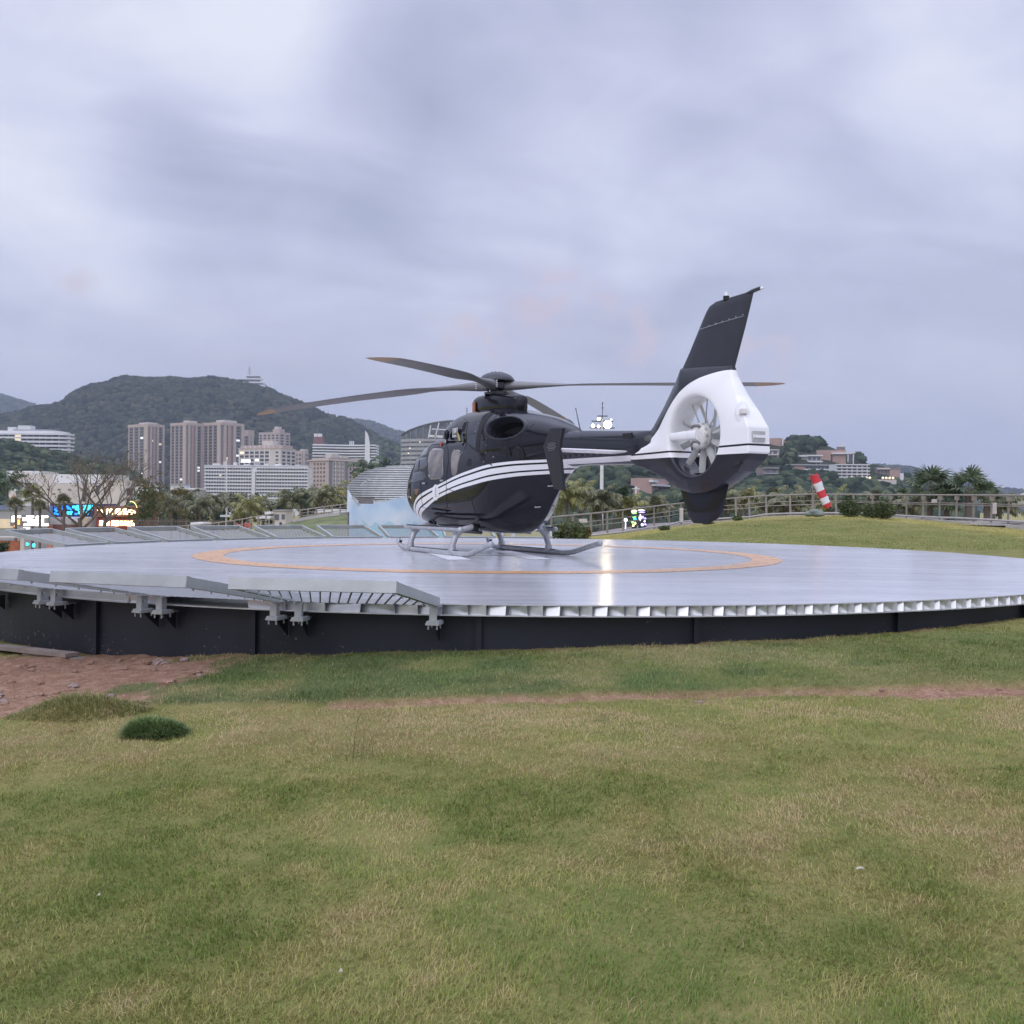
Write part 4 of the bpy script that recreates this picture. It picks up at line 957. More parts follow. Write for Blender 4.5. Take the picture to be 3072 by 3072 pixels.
    # skids, cross tubes and steps
    for s in (1, -1):
        k = MB(); path = [(2.20, 0, .20), (2.13, 0, .12), (1.98, 0, .062), (1.80, 0, .05), (1.2, 0, .048), (.2, 0, .048), (-.80, 0, .05), (-.93, 0, .058), (-1.08, 0, .095), (-1.50, 0, .205), (-1.72, 0, .258)]
        if s < 0: path[-1] = (-1.95, 0, .262); path[-2] = (-1.62, 0, .195); path[-3] = (-1.14, 0, .085)
        k.tube([(x, s * 1.0, z) for x, _, z in path], .048, 12); sk = obj('skid_tube', k, SKIDM, H, 50)
        k = MB(); k.ico((path[-1][0] - .0, s * 1.0, path[-1][2]), .054, 2, 0, random, (.7, 1, 1)); obj('skid_end_cap', k, SKIDM, sk, 'all')
        k = MB(); k.box((.55, s * 1.0, .097), (2.1, .05, .006)); obj('skid_grip_strip', k, RUB, sk)
        k = MB(); k.box((2.10, s * 1.0 + s * .0, .155), (.10, .06, .01), Matrix.Rotation(R(45), 3, 'Y')); obj('skid_grip_strip', k, RUB, sk)
        k = MB(); k.tube([(1.90, s * .97, .462), (1.5, s * .97, .462), (-.50, s * .97, .468)], .042, 12); stp = obj('boarding_step', k, SKIDM, H, True)
        k = MB(); k.box((.68, s * .97, .508), (2.3, .07, .006)); obj('step_grip_strip', k, RUB, stp)
        k = MB(); k.ico((-.52, s * .97, .468), .048, 2); obj('step_end_cap', k, SKIDM, stp, 'all')
    for x, sp_ in ((1.60, .06), (-.24, -.05)):
        k = MB(); half = [(1.0, .085), (.985, .20), (.93, .34), (.82, .455), (.62, .505), (.35, .515)]
        pts = [(x + sp_ * (1 - y), y, z) for y, z in half] + [(x + sp_, 0, .52)] + [(x + sp_ * (1 - y), -y, z) for y, z in reversed(half)]
        k.tube(pts, .052, 12); ct = obj('cross_tube', k, SKIDM, H, True)
        for s in (1, -1):
            c = MB(); c.tube([(x - .055, s * 1.0, .055), (x + .055, s * 1.0, .055)], .066, 12); c.tube([(x, s * 1.0, .06), (x, s * .995, .17)], [.075, .062], 12); obj('skid_clamp', c, SKIDM, ct, 40)
            c = MB(); c.box((x + sp_ * .1, s * .905, .42), (.09, .15, .11), Matrix.Rotation(R(-38 * s), 3, 'X')); obj('step_bracket', c, SKIDM, ct)
            c = MB(); c.box((x + sp_ * .5, s * .56, .50), (.10, .10, .13)); obj('tube_mount', c, RUB, ct)
    for s in (1, -1): bl = MB(); bl.tube([(1.55, .46 * s, .425), (.7, .52 * s, .415), (-.4, .50 * s, .41)], .03, 8); obj('belly_rail', bl, SATIN, H, True)
    return H
HELI = build_helicopter()
# ------------------------------------------------------------------ vegetation helpers
def raw_mesh(name, V, F3=None, F4=None, mats=None, smooth=False):
    """numpy arrays straight into a mesh; F3 (n,3) and F4 (n,4) index arrays"""
    me = bpy.data.meshes.new(name); V = np.asarray(V, np.float32); me.vertices.add(len(V)); me.vertices.foreach_set('co', V.ravel())
    lp = []; lt = []
    for F in (F3, F4):
        if F is not None and len(F): lp.append(np.asarray(F, np.int32).ravel()); lt.append(np.full(len(F), F.shape[1], np.int32))
    lp = np.concatenate(lp); lt = np.concatenate(lt); ls = np.concatenate([[0], np.cumsum(lt)[:-1]]).astype(np.int32)
    me.loops.add(len(lp)); me.loops.foreach_set('vertex_index', lp); me.polygons.add(len(lt)); me.polygons.foreach_set('loop_start', ls); me.polygons.foreach_set('loop_total', lt)
    if smooth: me.polygons.foreach_set('use_smooth', np.ones(len(lt), bool))
    me.update(calc_edges=True)
    for m in (mats if isinstance(mats, (list, tuple)) else [mats]): me.materials.append(m)
    return me
def leaf_mat(name, stops, rough=.6, transl=.25):
    m, t, b = new_mat(name); g = t.n('NewGeometry'); tc = t.n('TexCoord').outputs['Object']
    k = t.math('ADD', t.math('MULTIPLY', g.outputs['Random Per Island'], .55), t.math('MULTIPLY', t.noise(1.3, 3, tc), .45))
    c = t.ramp(k, stops); t.l(c, b.inputs['Base Color']); b.inputs['Roughness'].default_value = rough; b.inputs['Specular IOR Level'].default_value = .3
    tr = t.n('BsdfTranslucent'); t.l(c, tr.inputs[0]); ms = t.n('MixShader'); ms.inputs[0].default_value = transl
    t.l(b.outputs[0], ms.inputs[1]); t.l(tr.outputs[0], ms.inputs[2]); t.l(ms.outputs[0], t.N['Material Output'].inputs[0]); return m
LEAF_DARK = leaf_mat('leaf_dark_green', [(.2, (.020, .034, .019)), (.5, (.044, .068, .034)), (.8, (.085, .112, .05))])
LEAF_MID = leaf_mat('leaf_mid_green', [(.2, (.036, .052, .019)), (.5, (.080, .108, .036)), (.8, (.145, .17, .058))])
LEAF_YEL = leaf_mat('leaf_yellow_green', [(.2, (.050, .054, .016)), (.5, (.125, .112, .034)), (.8, (.23, .185, .062))])
PALM_Y = leaf_mat('palm_yellow_green', [(.2, (.085, .10, .032)), (.5, (.23, .235, .085)), (.8, (.42, .38, .17))], .45, .3)
PALM_D = leaf_mat('palm_dark_green', [(.2, (.030, .05, .028)), (.5, (.078, .115, .062)), (.8, (.18, .22, .12))], .45, .25)
PALM_O = leaf_mat('palm_olive', [(.2, (.062, .07, .035)), (.5, (.15, .158, .082)), (.8, (.29, .275, .16))], .5, .25)
BARK = mat('grey_bark', (.17, .145, .12), .85, 0, .25, 6, .4, 30); BARKB = mat('brown_bark', (.145, .115, .095), .85, 0, .25, 8, .4, 30)

def leaf_quads(P, size, rng, aspect=.62):
    n = len(P); a = rng.normal(size=(n, 3)); a /= np.linalg.norm(a, axis=1)[:, None]; b = rng.normal(size=(n, 3)); b -= (a * b).sum(1)[:, None] * a; b /= np.linalg.norm(b, axis=1)[:, None]
    s = (size * rng.uniform(.6, 1.4, n))[:, None]; a = a * s; b = b * s * aspect
    V = np.stack([P - a, P - b * .9 + a * .1, P + a, P + b * .9 + a * .1], 1).reshape(-1, 3)
    return V, np.arange(4 * n).reshape(n, 4)
def crown_points(rng, n, clumps, shell=.75):
    """clumps: (x, y, z, r, squash)"""
    w = np.array([c[3] ** 2 for c in clumps]); ids = rng.choice(len(clumps), n, p=w / w.sum()); C = np.array(clumps)[ids]
    d = rng.normal(size=(n, 3)); d /= np.linalg.norm(d, axis=1)[:, None]; r = (shell + (1 - shell) * rng.random(n)) ** 1.0 * np.where(rng.random(n) < .72, 1, rng.random(n))
    r = r * (1 + .16 * rng.normal(size=n)); return C[:, :3] + d * (r * C[:, 3])[:, None] * np.stack([np.ones(n), np.ones(n), C[:, 4]], 1)
def tree(name, label, cat, loc, h, rad, leafm, n=1500, leaf=.22, seed=1, trunk_r=.16, trunk_frac=.4, group=None, squash=.85, k=9, barkm=None):
    rng = np.random.default_rng(seed); rd = random.Random(seed); t = thing(name, label, cat, loc, 0, group)
    cl = []
    for i in range(k):
        a = rd.uniform(0, 6.283); q = rd.uniform(.15, .72) * rad; zz = h * (trunk_frac + (1 - trunk_frac) * rd.uniform(.18, .86)); r = rad * rd.uniform(.30, .52)
        cl.append((q * math.cos(a), q * math.sin(a), min(zz, h - r * squash * .9), r, squash))
    V, F = leaf_quads(crown_points(rng, n, cl), leaf, rng); obj('crown', raw_mesh('crown', V, None, F, leafm), None, t)
    b = MB(); b.tube([(0, 0, -.3), (.02, 0, h * trunk_frac * .5), (0, .03, h * trunk_frac)], [trunk_r, trunk_r * .8, trunk_r * .65], 8)
    for c in cl[:7]: b.tube([(0, .02, h * trunk_frac * rd.uniform(.75, 1)), (c[0] * .5, c[1] * .5, (h * trunk_frac + c[2]) / 2 + .1), (c[0], c[1], c[2])], [trunk_r * .5, trunk_r * .32, trunk_r * .1], 5)
    obj('trunk', b, barkm or BARK, t, True); return t
def frond_arrays(rng, az, elev, L, droop, nl, lw, ll, V, F, lean=.9):
    """one feather frond: rachis plus paired hanging leaflets"""
    n = 12; p = np.zeros(3); pts = [p.copy()]; e = elev
    for i in range(n):
        e -= droop / n * (.5 + 1.2 * i / n); p = p + np.array([math.cos(az) * math.cos(e), math.sin(az) * math.cos(e), math.sin(e)]) * L / n; pts.append(p.copy())
    pts = np.array(pts); side = np.array([-math.sin(az), math.cos(az), 0])
    def addq(q): 
        o = sum(len(v) for v in V); V.append(np.array(q)); F.append(np.arange(4) + o)
    for i in range(n):
        w = .03 * (1 - i / n) + .008; addq([pts[i] - side * w, pts[i] + side * w, pts[i + 1] + side * w * .9, pts[i + 1] - side * w * .9])
    for k in range(nl):
        f = .14 + .86 * k / nl; x = f * n; i = min(int(x), n - 1); q = pts[i] + (pts[i + 1] - pts[i]) * (x - i); tg = pts[i + 1] - pts[i]; tg = tg / np.linalg.norm(tg)
        l = ll * math.sin(math.pi * (.12 + .80 * f)) ** .7 * rng.uniform(.8, 1.1)
        for s in (-1, 1):
            d = side * s * .80 + tg * .55 + np.array([0, 0, -.35 - .5 * rng.random()]) * lean; d /= np.linalg.norm(d); mid = q + d * l * .55 + np.array([0, 0, .03]); tip = q + d * l + np.array([0, 0, -.25 * l])
            wv = tg * lw * .5; addq([q - wv * .5, q + wv * .5, mid + wv, mid - wv]); addq([mid - wv, mid + wv, tip + wv * .15, tip - wv * .15])
def palm(name, label, loc, h, L, leafm, seed, nf=15, group=None, tr=.13, lean=0.0, nl=15, lw=.11):
    rng = np.random.default_rng(seed); t = thing(name, label, 'palm tree', loc, 0, group); V, F = [], []
    for i in range(nf):
        az = 2 * math.pi * (i * .382 + rng.uniform(-.06, .06)); el = R(78) - R(92) * (i / nf) + rng.uniform(-.12, .12)
        frond_arrays(rng, az, el, L * rng.uniform(.82, 1.1), R(75) * rng.uniform(.75, 1.25), nl, lw, L * .34, V, F)
    V = np.concatenate(V) + np.array([lean, 0, h]); obj('crown', raw_mesh('crown', V, None, np.array(F), leafm), None, t)
    b = MB(); b.tube([(0, 0, -.5), (lean * .3, 0, h * .4), (lean * .8, 0, h * .85), (lean, 0, h + .05)], [tr * 1.25, tr, tr * .85, tr * .8], 9); obj('trunk', b, BARK, t, True); return t
def fan_palm(name, label, loc, h, L, leafm, seed, nf=16, group=None, tr=.16):
    rng = np.random.default_rng(seed); t = thing(name, label, 'palm tree', loc, 0, group); V, F = [], []
    def addq(q): V.append(np.array(q)); F.append(np.arange(4) + 4 * (len(V) - 1))
    for i in range(nf):
        az = 2 * math.pi * (i * .382 + rng.uniform(-.05, .05)); el = R(82) - R(105) * (i / nf) + rng.uniform(-.1, .1); d = np.array([math.cos(az) * math.cos(el), math.sin(az) * math.cos(el), math.sin(el)])
        s = np.array([-math.sin(az), math.cos(az), 0]); u = np.cross(d, s); pl = L * rng.uniform(.40, .55); c = d * pl; addq([-s * .015, s * .015, c + s * .012, c - s * .012])
        nr = 15; fl = L * .55 * rng.uniform(.9, 1.1)
        for k in range(nr):
            a = R(-115) + R(230) * k / (nr - 1); dd = d * math.cos(a) + s * math.sin(a) - u * .12 * abs(math.sin(a)); dd = dd + np.array([0, 0, -.12]); dd /= np.linalg.norm(dd); ss = np.cross(dd, u); ss /= np.linalg.norm(ss)
            m_ = c + dd * fl * .55; tip = c + dd * fl + np.array([0, 0, -.16 * fl]); w = fl * .075; addq([c - ss * .01, c + ss * .01, m_ + ss * w, m_ - ss * w]); addq([m_ - ss * w, m_ + ss * w, tip + ss * .01, tip - ss * .01])
    V = np.concatenate(V) + np.array([0, 0, h]); obj('crown', raw_mesh('crown', V, None, np.array(F), leafm), None, t)
    b = MB(); b.tube([(0, 0, -.5), (0, 0, h * .5), (0, 0, h + .05)], [tr * 1.2, tr, tr], 9); obj('trunk', b, BARKB, t, True); return t
def bare_tree(name, label, loc, seed, h, spread, trunk_r=.19, lean=(0, 0), low=.42, twig_leaf=0):
    rd = random.Random(seed); rng = np.random.default_rng(seed); t = thing(name, label, 'tree', loc); br = MB(); tips = []
    tr = MB(); tr.tube([(0, 0, -.5), (lean[0] * .4, 0, h * low * .5), (lean[0], lean[1], h * low)], [trunk_r * 1.15, trunk_r * .95, trunk_r * .8], 10)
    def grow(p, d, L, r, lev):
        q = [p]; dd = Vector(d)
        for i in range(4):
            dd = (dd + Vector((rd.uniform(-.16, .16), rd.uniform(-.16, .16), .02 + .05 * (lev < 2)))).normalized(); q.append(q[-1] + dd * L / 4)
        br.tube(q, [max(.014, r * k_) for k_ in (1, .88, .78, .68, .56)], 6 if lev < 2 else 4)
        tips.append(q[-1])
        if lev >= 3: return
        for k in range(3 if lev < 2 else 2 + (rd.random() < .5)):
            a = rd.uniform(0, 6.283); out = Vector((math.cos(a), math.sin(a), rd.uniform(-.05, .45))); nd = (dd * .75 + out * rd.uniform(.45, .8)).normalized(); st = q[rd.choice([2, 3, 4, 4])]
            grow(st, nd, L * rd.uniform(.58, .8), r * rd.uniform(.45, .6), lev + 1)
    top = Vector((lean[0], lean[1], h * low - .05))
    for k in range(6):
        a = 2 * math.pi * k / 6 + rd.uniform(-.4, .4); grow(top - Vector((0, 0, rd.uniform(0, .25) * h * low)), Vector((math.cos(a) * spread, math.sin(a) * spread, rd.uniform(.5, 1.1))).normalized(), h * .34, trunk_r * .55, 0)
    obj('trunk', tr, BARKB, t, True); obj('branches', br, BARKB, t, True)
    if twig_leaf:
        P = np.array(tips)[:, None, :] + rng.normal(size=(len(tips), twig_leaf, 3)) * .16; V, F = leaf_quads(P.reshape(-1, 3), .09, rng); obj('sparse_leaves', raw_mesh('sparse_leaves', V, None, F, LEAF_YEL), None, t)
    return t
def shrub(name, label, loc, r, leafm, n, leaf, seed, group=None, sq=.9, cat='shrub'):
    rng = np.random.default_rng(seed); rd = random.Random(seed); t = thing(name, label, cat, loc, 0, group)
    cl = [(0, 0, r * sq * .72, r * .85, sq)] + [(r * .5 * math.cos(a), r * .5 * math.sin(a), r * sq * rd.uniform(.35, 1.05), r * .45, sq) for a in [rd.uniform(0, 6.28) for _ in range(7)]]
    V, F = leaf_quads(crown_points(rng, n, cl, .6), leaf, rng); V[:, 2] = np.maximum(V[:, 2], .02); obj('foliage', raw_mesh('foliage', V, None, F, leafm), None, t)
    b = MB()
    for k in range(5): a = k * 1.26; b.tube([(.04 * math.cos(a), .04 * math.sin(a), -.1), (r * .45 * math.cos(a), r * .45 * math.sin(a), r * sq)], [.03, .012], 5)
    obj('stems', b, BARKB, t); return t

# ------------------------------------------------------------------ wooded hills
def hill_ground_mat(name, c0, c1, patch=None):
    m, t, b = new_mat(name); tc = t.n('TexCoord').outputs['Object']; n = t.noise(.03, 6, tc, .6)
    c = t.ramp(n, [(.35, c0), (.65, c1)])
    if patch:
        k = t.n('MapRange', interpolation_type='SMOOTHSTEP'); t.l(t.noise(.012, 5, tc, .55), k.inputs[0]); k.inputs[1].default_value = .66; k.inputs[2].default_value = .70; c = t.mix(k.outputs[0], c, patch)
    t.l(c, b.inputs['Base Color']); b.inputs['Roughness'].default_value = .95; b.inputs['Specular IOR Level'].default_value = .1; return m
def canopy_mat(name, stops, scale):
    m, t, b = new_mat(name); g = t.n('NewGeometry'); tc = t.n('TexCoord').outputs['Object']
    k = t.math('ADD', t.math('MULTIPLY', g.outputs['Random Per Island'], .55), t.math('ADD', t.math('MULTIPLY', t.noise(scale, 4, tc, .6), .35), t.math('MULTIPLY', t.noise(scale * 14, 3, tc, .6), .10)))
    t.l(t.ramp(k, stops), b.inputs['Base Color']); b.inputs['Roughness'].default_value = .9; b.inputs['Specular IOR Level'].default_value = .1; return m
def hill(name, crest, D, D0, zbase, crown, gm, back=1.5, du=8, rug=.05, seed=3):
    """terrain whose skyline runs through the crest points (u, v) at distance D and falls towards D0 in front"""
    us = np.arange(crest[0][0], crest[-1][0] + 1, du); vs = pchip([c[0] for c in crest], [c[1] for c in crest], us)
    ts = np.concatenate([np.linspace(0, 1, 34), np.linspace(1.05, back, 8)]); rows = []
    kx = np.array([ray(float(u), float(v)).x for u, v in zip(us, vs)]); kz = np.array([ray(float(u), float(v)).z for u, v in zip(us, vs)])
    zc = HCAM + kz * D - crown * 1.1
    for tt in ts:
        Y = D0 + (D - D0) * tt; pr = math.sin(min(tt, 1) * math.pi / 2) ** 1.25 if tt <= 1 else math.cos((tt - 1) / (back - 1) * math.pi / 2) ** .8
        x = kx * Y; z = zbase + (zc - zbase) * pr
        z = z + (fbm(x / (D * .05), np.full_like(x, Y) / (D * .05), seed) - .5) * (D - D0) * rug * min(1, 3 * abs(1 - tt)) * (tt > 0)
        rows.append(np.stack([x, np.full_like(x, Y), z], -1))
    V = np.stack(rows); nr, nu = V.shape[:2]; i = np.arange(nr * nu).reshape(nr, nu); F = np.stack([i[:-1, :-1], i[:-1, 1:], i[1:, 1:], i[1:, :-1]], -1).reshape(-1, 4)
    me = raw_mesh(name, V.reshape(-1, 3), None, F, gm, True); o = bpy.data.objects.new(name, me); COL.objects.link(o); o['kind'] = 'structure'
    return V, o
def forest(name, V, n, r, cm, label, seed, tmax=1.06, jit=.34, sq=.85, keep=None, ico=0):
    """the closed tree cover of a hillside: crowns set on the terrain grid V"""
    rng = np.random.default_rng(seed); nr, nu = V.shape[:2]; rows = int(34 * min(1, tmax)) + 2; a = rng.random(n) ** .8 * min(rows, nr - 2); b = rng.random(n) * (nu - 1.001)
    i, j = a.astype(int), b.astype(int); fa, fb = (a - i)[:, None], (b - j)[:, None]
    P = (V[i, j] * (1 - fa) + V[i + 1, j] * fa) * (1 - fb) + (V[i, j + 1] * (1 - fa) + V[i + 1, j + 1] * fa) * fb
    if keep is not None: P = P[keep(P)]; n = len(P)
    B, Fc = ICO[ico]; B = np.array([tuple(p) for p in B]); Fc = np.array(Fc); m = len(B)
    R_ = (r * rng.uniform(.55, 1.45, n))[:, None, None]; K = B[None] * R_ * (1 + rng.uniform(-jit, jit, (n, m, 1))); ro = rng.uniform(0, 6.283, n)[:, None]; kx_, ky_ = K[:, :, 0].copy(), K[:, :, 1].copy(); K[:, :, 0] = kx_ * np.cos(ro) - ky_ * np.sin(ro); K[:, :, 1] = kx_ * np.sin(ro) + ky_ * np.cos(ro); K[:, :, 2] *= sq
    VV = (P[:, None, :] + K + np.array([0, 0, 1])[None, None] * R_ * .30).reshape(-1, 3); FF = (Fc[None] + (np.arange(n) * m)[:, None, None]).reshape(-1, 3)
    me = raw_mesh(name, VV, FF, None, cm, False); o = bpy.data.objects.new(name, me); COL.objects.link(o); return tag(o, label, 'forest', kind='stuff')
HG = hill_ground_mat('hill_soil', (.022, .030, .018), (.045, .050, .028), (.26, .21, .16)); HG2 = hill_ground_mat('hill_soil_plain', (.022, .030, .018), (.045, .050, .028))
CAN1 = canopy_mat('hill_canopy', [(.22, (.008, .014, .010)), (.45, (.021, .032, .020)), (.66, (.045, .053, .030)), (.84, (.078, .072, .043))], .02)
CAN2 = canopy_mat('near_hill_canopy', [(.22, (.008, .016, .011)), (.45, (.024, .039, .024)), (.66, (.058, .078, .042)), (.82, (.105, .115, .058))], .05)
CREST_MAIN = [(-160, 1265), (0, 1245), (60, 1232), (109, 1219), (155, 1215), (193, 1201), (217, 1184), (248, 1167), (280, 1156), (326, 1147), (357, 1134), (388, 1131), (435, 1136), (497, 1136), (560, 1138), (600, 1139), (633, 1133), (659, 1136), (706, 1143), (731, 1142), (789, 1158), (840, 1182), (912, 1212), (967, 1238), (1010, 1249), (1064, 1274), (1112, 1296), (1148, 1317), (1184, 1332), (1260, 1370), (1330, 1410)]
HILLV = {}
VILLA_RECTS = [(2284, 2356, 1312, 1338), (2282, 2354, 1346, 1386), (2394, 2470, 1363, 1394), (2449, 2548, 1344, 1392), (2541, 2563, 1354, 1388), (2374, 2514, 1392, 1424), (2507, 2616, 1391, 1448), (2626, 2709, 1400, 1432), (2268, 2346, 1401, 1444), (1885, 2020, 1430, 1492), (2600, 2690, 1428, 1446)]
def build_hills():
    V, _ = hill('hill_main', CREST_MAIN, 1500, 1050, -10, 6, HG, rug=.06)
    def clear(P):                                        # bare rock scars show between the trees
        k = np.ones(len(P), bool)
        for (u, v, w, h) in ((948, 1268, 52, 9), (1000, 1262, 30, 5), (642, 1236, 14, 4), (300, 1290, 14, 14), (345, 1284, 16, 5)):
            uu = 1536 + P[:, 0] / P[:, 1] * FPX; vv = YHOR - (P[:, 2] - HCAM) / P[:, 1] * FPX - 4
            k &= ((uu - u) / w) ** 2 + ((vv - v + .25 * (uu - u)) / h) ** 2 > 1 + .5 * np.sin(uu * .9)
        return k
    k0 = clear
    def clear(P): 
        k = k0(P); uu = 1536 + P[:, 0] / P[:, 1] * FPX; vv = YHOR + .009 * (uu - 1536) - (P[:, 2] - HCAM) / P[:, 1] * FPX; return k & ~((uu > 730) & (uu < 792) & (vv > 1126) & (vv < 1157)) & ~((uu > 458) & (uu < 506) & (vv < 1141))
    forest('hill_main_forest', V, 17000, 4.8, CAN1, 'dark green scrub forest covering the big hill behind the towers', 5, keep=clear)
    V, _ = hill('hill_far_left', [(-260, 1160), (-100, 1172), (0, 1189), (62, 1206), (109, 1220), (200, 1240), (330, 1290)], 2900, 2000, -10, 6, HG2); forest('hill_far_left_forest', V, 3500, 8, CAN1, 'hazy forest on the farther ridge at the left edge', 6)
    V, _ = hill('hill_far_middle', [(960, 1300), (1010, 1274), (1064, 1268), (1112, 1273), (1166, 1291), (1202, 1301), (1280, 1330), (1420, 1380)], 2900, 2000, -10, 6, HG2); forest('hill_far_middle_forest', V, 3500, 8, CAN1, 'bluish forest on the ridge behind the main hill shoulder', 7)
    V, _ = hill('wooded_slope_left', [(-160, 1300), (0, 1318), (60, 1328), (95, 1342), (140, 1348), (190, 1358), (260, 1384), (330, 1394), (385, 1408), (420, 1440), (480, 1472), (540, 1490)], 560, 330, -7, 3, HG2, rug=.05); forest('wooded_slope_left_forest', V, 7000, 2.3, CAN2, 'dark woods on the slope below the white terraced building', 8)
    V, _ = hill('hill_saddle', [(1050, 1400), (1110, 1330), (1150, 1322), (1184, 1330), (1240, 1350), (1330, 1390), (1480, 1450)], 1250, 980, -8, 4, HG2, rug=.04); forest('hill_saddle_forest', V, 4000, 3.6, CAN2, 'green wooded rise between wavy white hotel and curved office', 9)
    V, _ = hill('hill_right', [(1420, 1480), (1560, 1425), (1640, 1392), (1700, 1372), (1800, 1348), (1950, 1332), (2100, 1318), (2250, 1318), (2349, 1325), (2394, 1329), (2435, 1338), (2480, 1346), (2561, 1362), (2606, 1388), (2660, 1400), (2700, 1424), (2760, 1456), (2830, 1490), (2920, 1512)], 700, 300, -7, 3, HG2, rug=.04); HILLV['right'] = V
    def clear2(P):
        k = np.ones(len(P), bool); uu = 1536 + P[:, 0] / P[:, 1] * FPX; vv = YHOR + .009 * (uu - 1536) - (P[:, 2] - HCAM) / P[:, 1] * FPX
        for (a, b, c, d) in VILLA_RECTS: k &= ~((uu > a - 7) & (uu < b + 7) & (vv > c - 6) & (vv < d + 4))
        return k
    forest('hill_right_forest', V, 17000, 2.5, CAN2, 'dense dark forest on the villa hill at right', 10, keep=clear2)
    V, _ = hill('hill_far_right', [(2500, 1420), (2600, 1398), (2696, 1401), (2742, 1408), (2787, 1423), (2877, 1446), (2967, 1469), (3072, 1477), (3200, 1484), (3400, 1492)], 2400, 1700, -10, 5, HG2); forest('hill_far_right_forest', V, 3500, 6.5, CAN1, 'bluish distant forest ridge running down at far right', 11)
build_hills()
# ------------------------------------------------------------------ buildings
def kx(u): return ray(u, 1513).x
BEIGE = mat('beige_pink_render', (.44, .355, .31), .85, 0, .07, .15); PINK = mat('dusty_pink_wall', (.40, .27, .23), .85, 0, .08, .2); WHITEW = mat('white_render', (.66, .66, .66), .8, 0, .05, .2); GREYW = mat('grey_concrete', (.34, .34, .35), .85, 0, .10, .3)
CREAMW = mat('cream_render', (.55, .50, .46), .85, 0, .07, .2); BROWNW = mat('brown_grey_wall', (.20, .175, .165), .85, 0, .12, .3); SLATE = mat('slate_grey_cladding', (.185, .185, .205), .6, .1, .1, .3); REDBR = mat('dark_red_wall', (.19, .085, .08), .85, 0, .1, .4)
GLS = mat('window_dark', (.055, .058, .070), .25, 0, .3, .5); GLB = mat('window_brown', (.12, .085, .08), .35, 0, .2, .5); GLG = mat('window_grey_blue', (.11, .125, .15), .2, 0, .3, .5)
LITW = mat('window_lit', (.8, .7, .5), .5, 0, 0, emit=(1.0, .80, .55), estr=.75); LITC = mat('window_lit_cool', (.8, .8, .8), .5, 0, 0, emit=(.9, .95, 1.0), estr=.9)
_wm = {}
def unit_window(w, h, m):
    k = (round(w, 2), round(h, 2), m.name)
    if k not in _wm:
        b = MB(); b.box((0, 0, 0), (w, .16, h)); _wm[k] = mesh_of('window', b, m)
    return _wm[k]
class Bld:
    """front face spans x in [-wf, 0] at y = 0, the right face x = 0, y in [0, wr]; the corner between them is the origin"""
    def __init__(s, name, label, ul, uc, ur, vtop, D, yaw=0, wall=BEIGE, zb=-8.0, depth=14, cat='building', group=None, wallbox=True, vbot=None):
        C = at(uc, vtop, D); s.th = R(yaw); kl, kr = kx(ul), kx(ur); c, n = math.cos(s.th), math.sin(s.th)
        s.wf = (C.x - kl * C.y) / (c + kl * n); s.wr = (kr * C.y - C.x) / (n - kr * c) if abs(n - kr * c) > .02 and ur > uc and yaw else depth
        if s.wr <= 0 or s.wr > 80: s.wr = depth
        if vbot is not None: zb = at(uc, vbot, D).z
        s.H = C.z - zb; s.zb = zb; s.t = thing(name, label, cat, (C.x, C.y, zb), -s.th, group); s.nw = 0; s.extra = {}; s.px = D / FPX; s.vtop = vtop
        if wallbox: s.box('wall', -s.wf, 0, 0, s.wr, 0, s.H, wall)
    def zv(s, v): return s.H - (v - s.vtop) * s.px          # local height of a picture row at the front
    def box(s, name, x0, x1, y0, y1, z0, z1, m, parent=None):
        b = MB(); b.box(((x0 + x1) / 2, (y0 + y1) / 2, (z0 + z1) / 2), (abs(x1 - x0), abs(y1 - y0), abs(z1 - z0))); return obj(name, b, m, parent or s.t)
    def win(s, face, p, z, w, h, m):
        s.nw += 1
        if s.nw > 96:
            b = s.extra.setdefault(m.name, (MB(), m))[0]
            if face == 'F': b.box((-s.wf + p, -.02, z), (w, .16, h))
            else: b.box((.02, p, z), (.16, w, h))
            return
        o = obj('window', unit_window(w, h, m), None, s.t)
        if face == 'F': o.location = (-s.wf + p, -.02, z)
        else: o.location = (.02, p, z); o.rotation_euler = (0, 0, R(90))
    def grid(s, face, cols, rows, z0, z1, wf=.6, hf=.55, p0=0.0, p1=1.0, m=None, lit=0.04, rd=None):
        W = s.wf if face == 'F' else s.wr; rd = rd or random.Random(len(s.t.name) * 7 + cols); a, b = W * p0, W * p1; dw = (b - a) / cols; dz = (z1 - z0) / rows
        for r in range(rows):
            for c in range(cols):
                q = rd.random(); mm = (LITW if q < lit * .65 else LITC) if q < lit else (m or GLS)
                s.win(face, a + (c + .5) * dw, z0 + (r + .5) * dz, dw * wf, dz * hf, mm)
    def bands(s, face, rows, z0, z1, hf=.35, out=.9, m=WHITEW, p0=0, p1=1, name='balcony'):
        W = s.wf if face == 'F' else s.wr; dz = (z1 - z0) / rows
        for r in range(rows + 1):
            z = z0 + r * dz
            if face == 'F': s.box(name, -s.wf + W * p0 - .05, -s.wf + W * p1 + .05, -out, .01, z, z + dz * hf, m)
            else: s.box(name, -.01, out, W * p0, W * p1, z, z + dz * hf, m)
    def ribs(s, face, ps, w, out, z0, z1, m, name='pilaster'):
        W = s.wf if face == 'F' else s.wr
        for p in ps:
            if face == 'F': s.box(name, -s.wf + W * p - w / 2, -s.wf + W * p + w / 2, -out, .005, z0, z1, m)
            else: s.box(name, -.005, out, W * p - w / 2, W * p + w / 2, z0, z1, m)
    def done(s):
        for k, (b, m) in s.extra.items():
            o = obj('windows', b, m, s.t); o['kind'] = 'stuff'
        return s.t
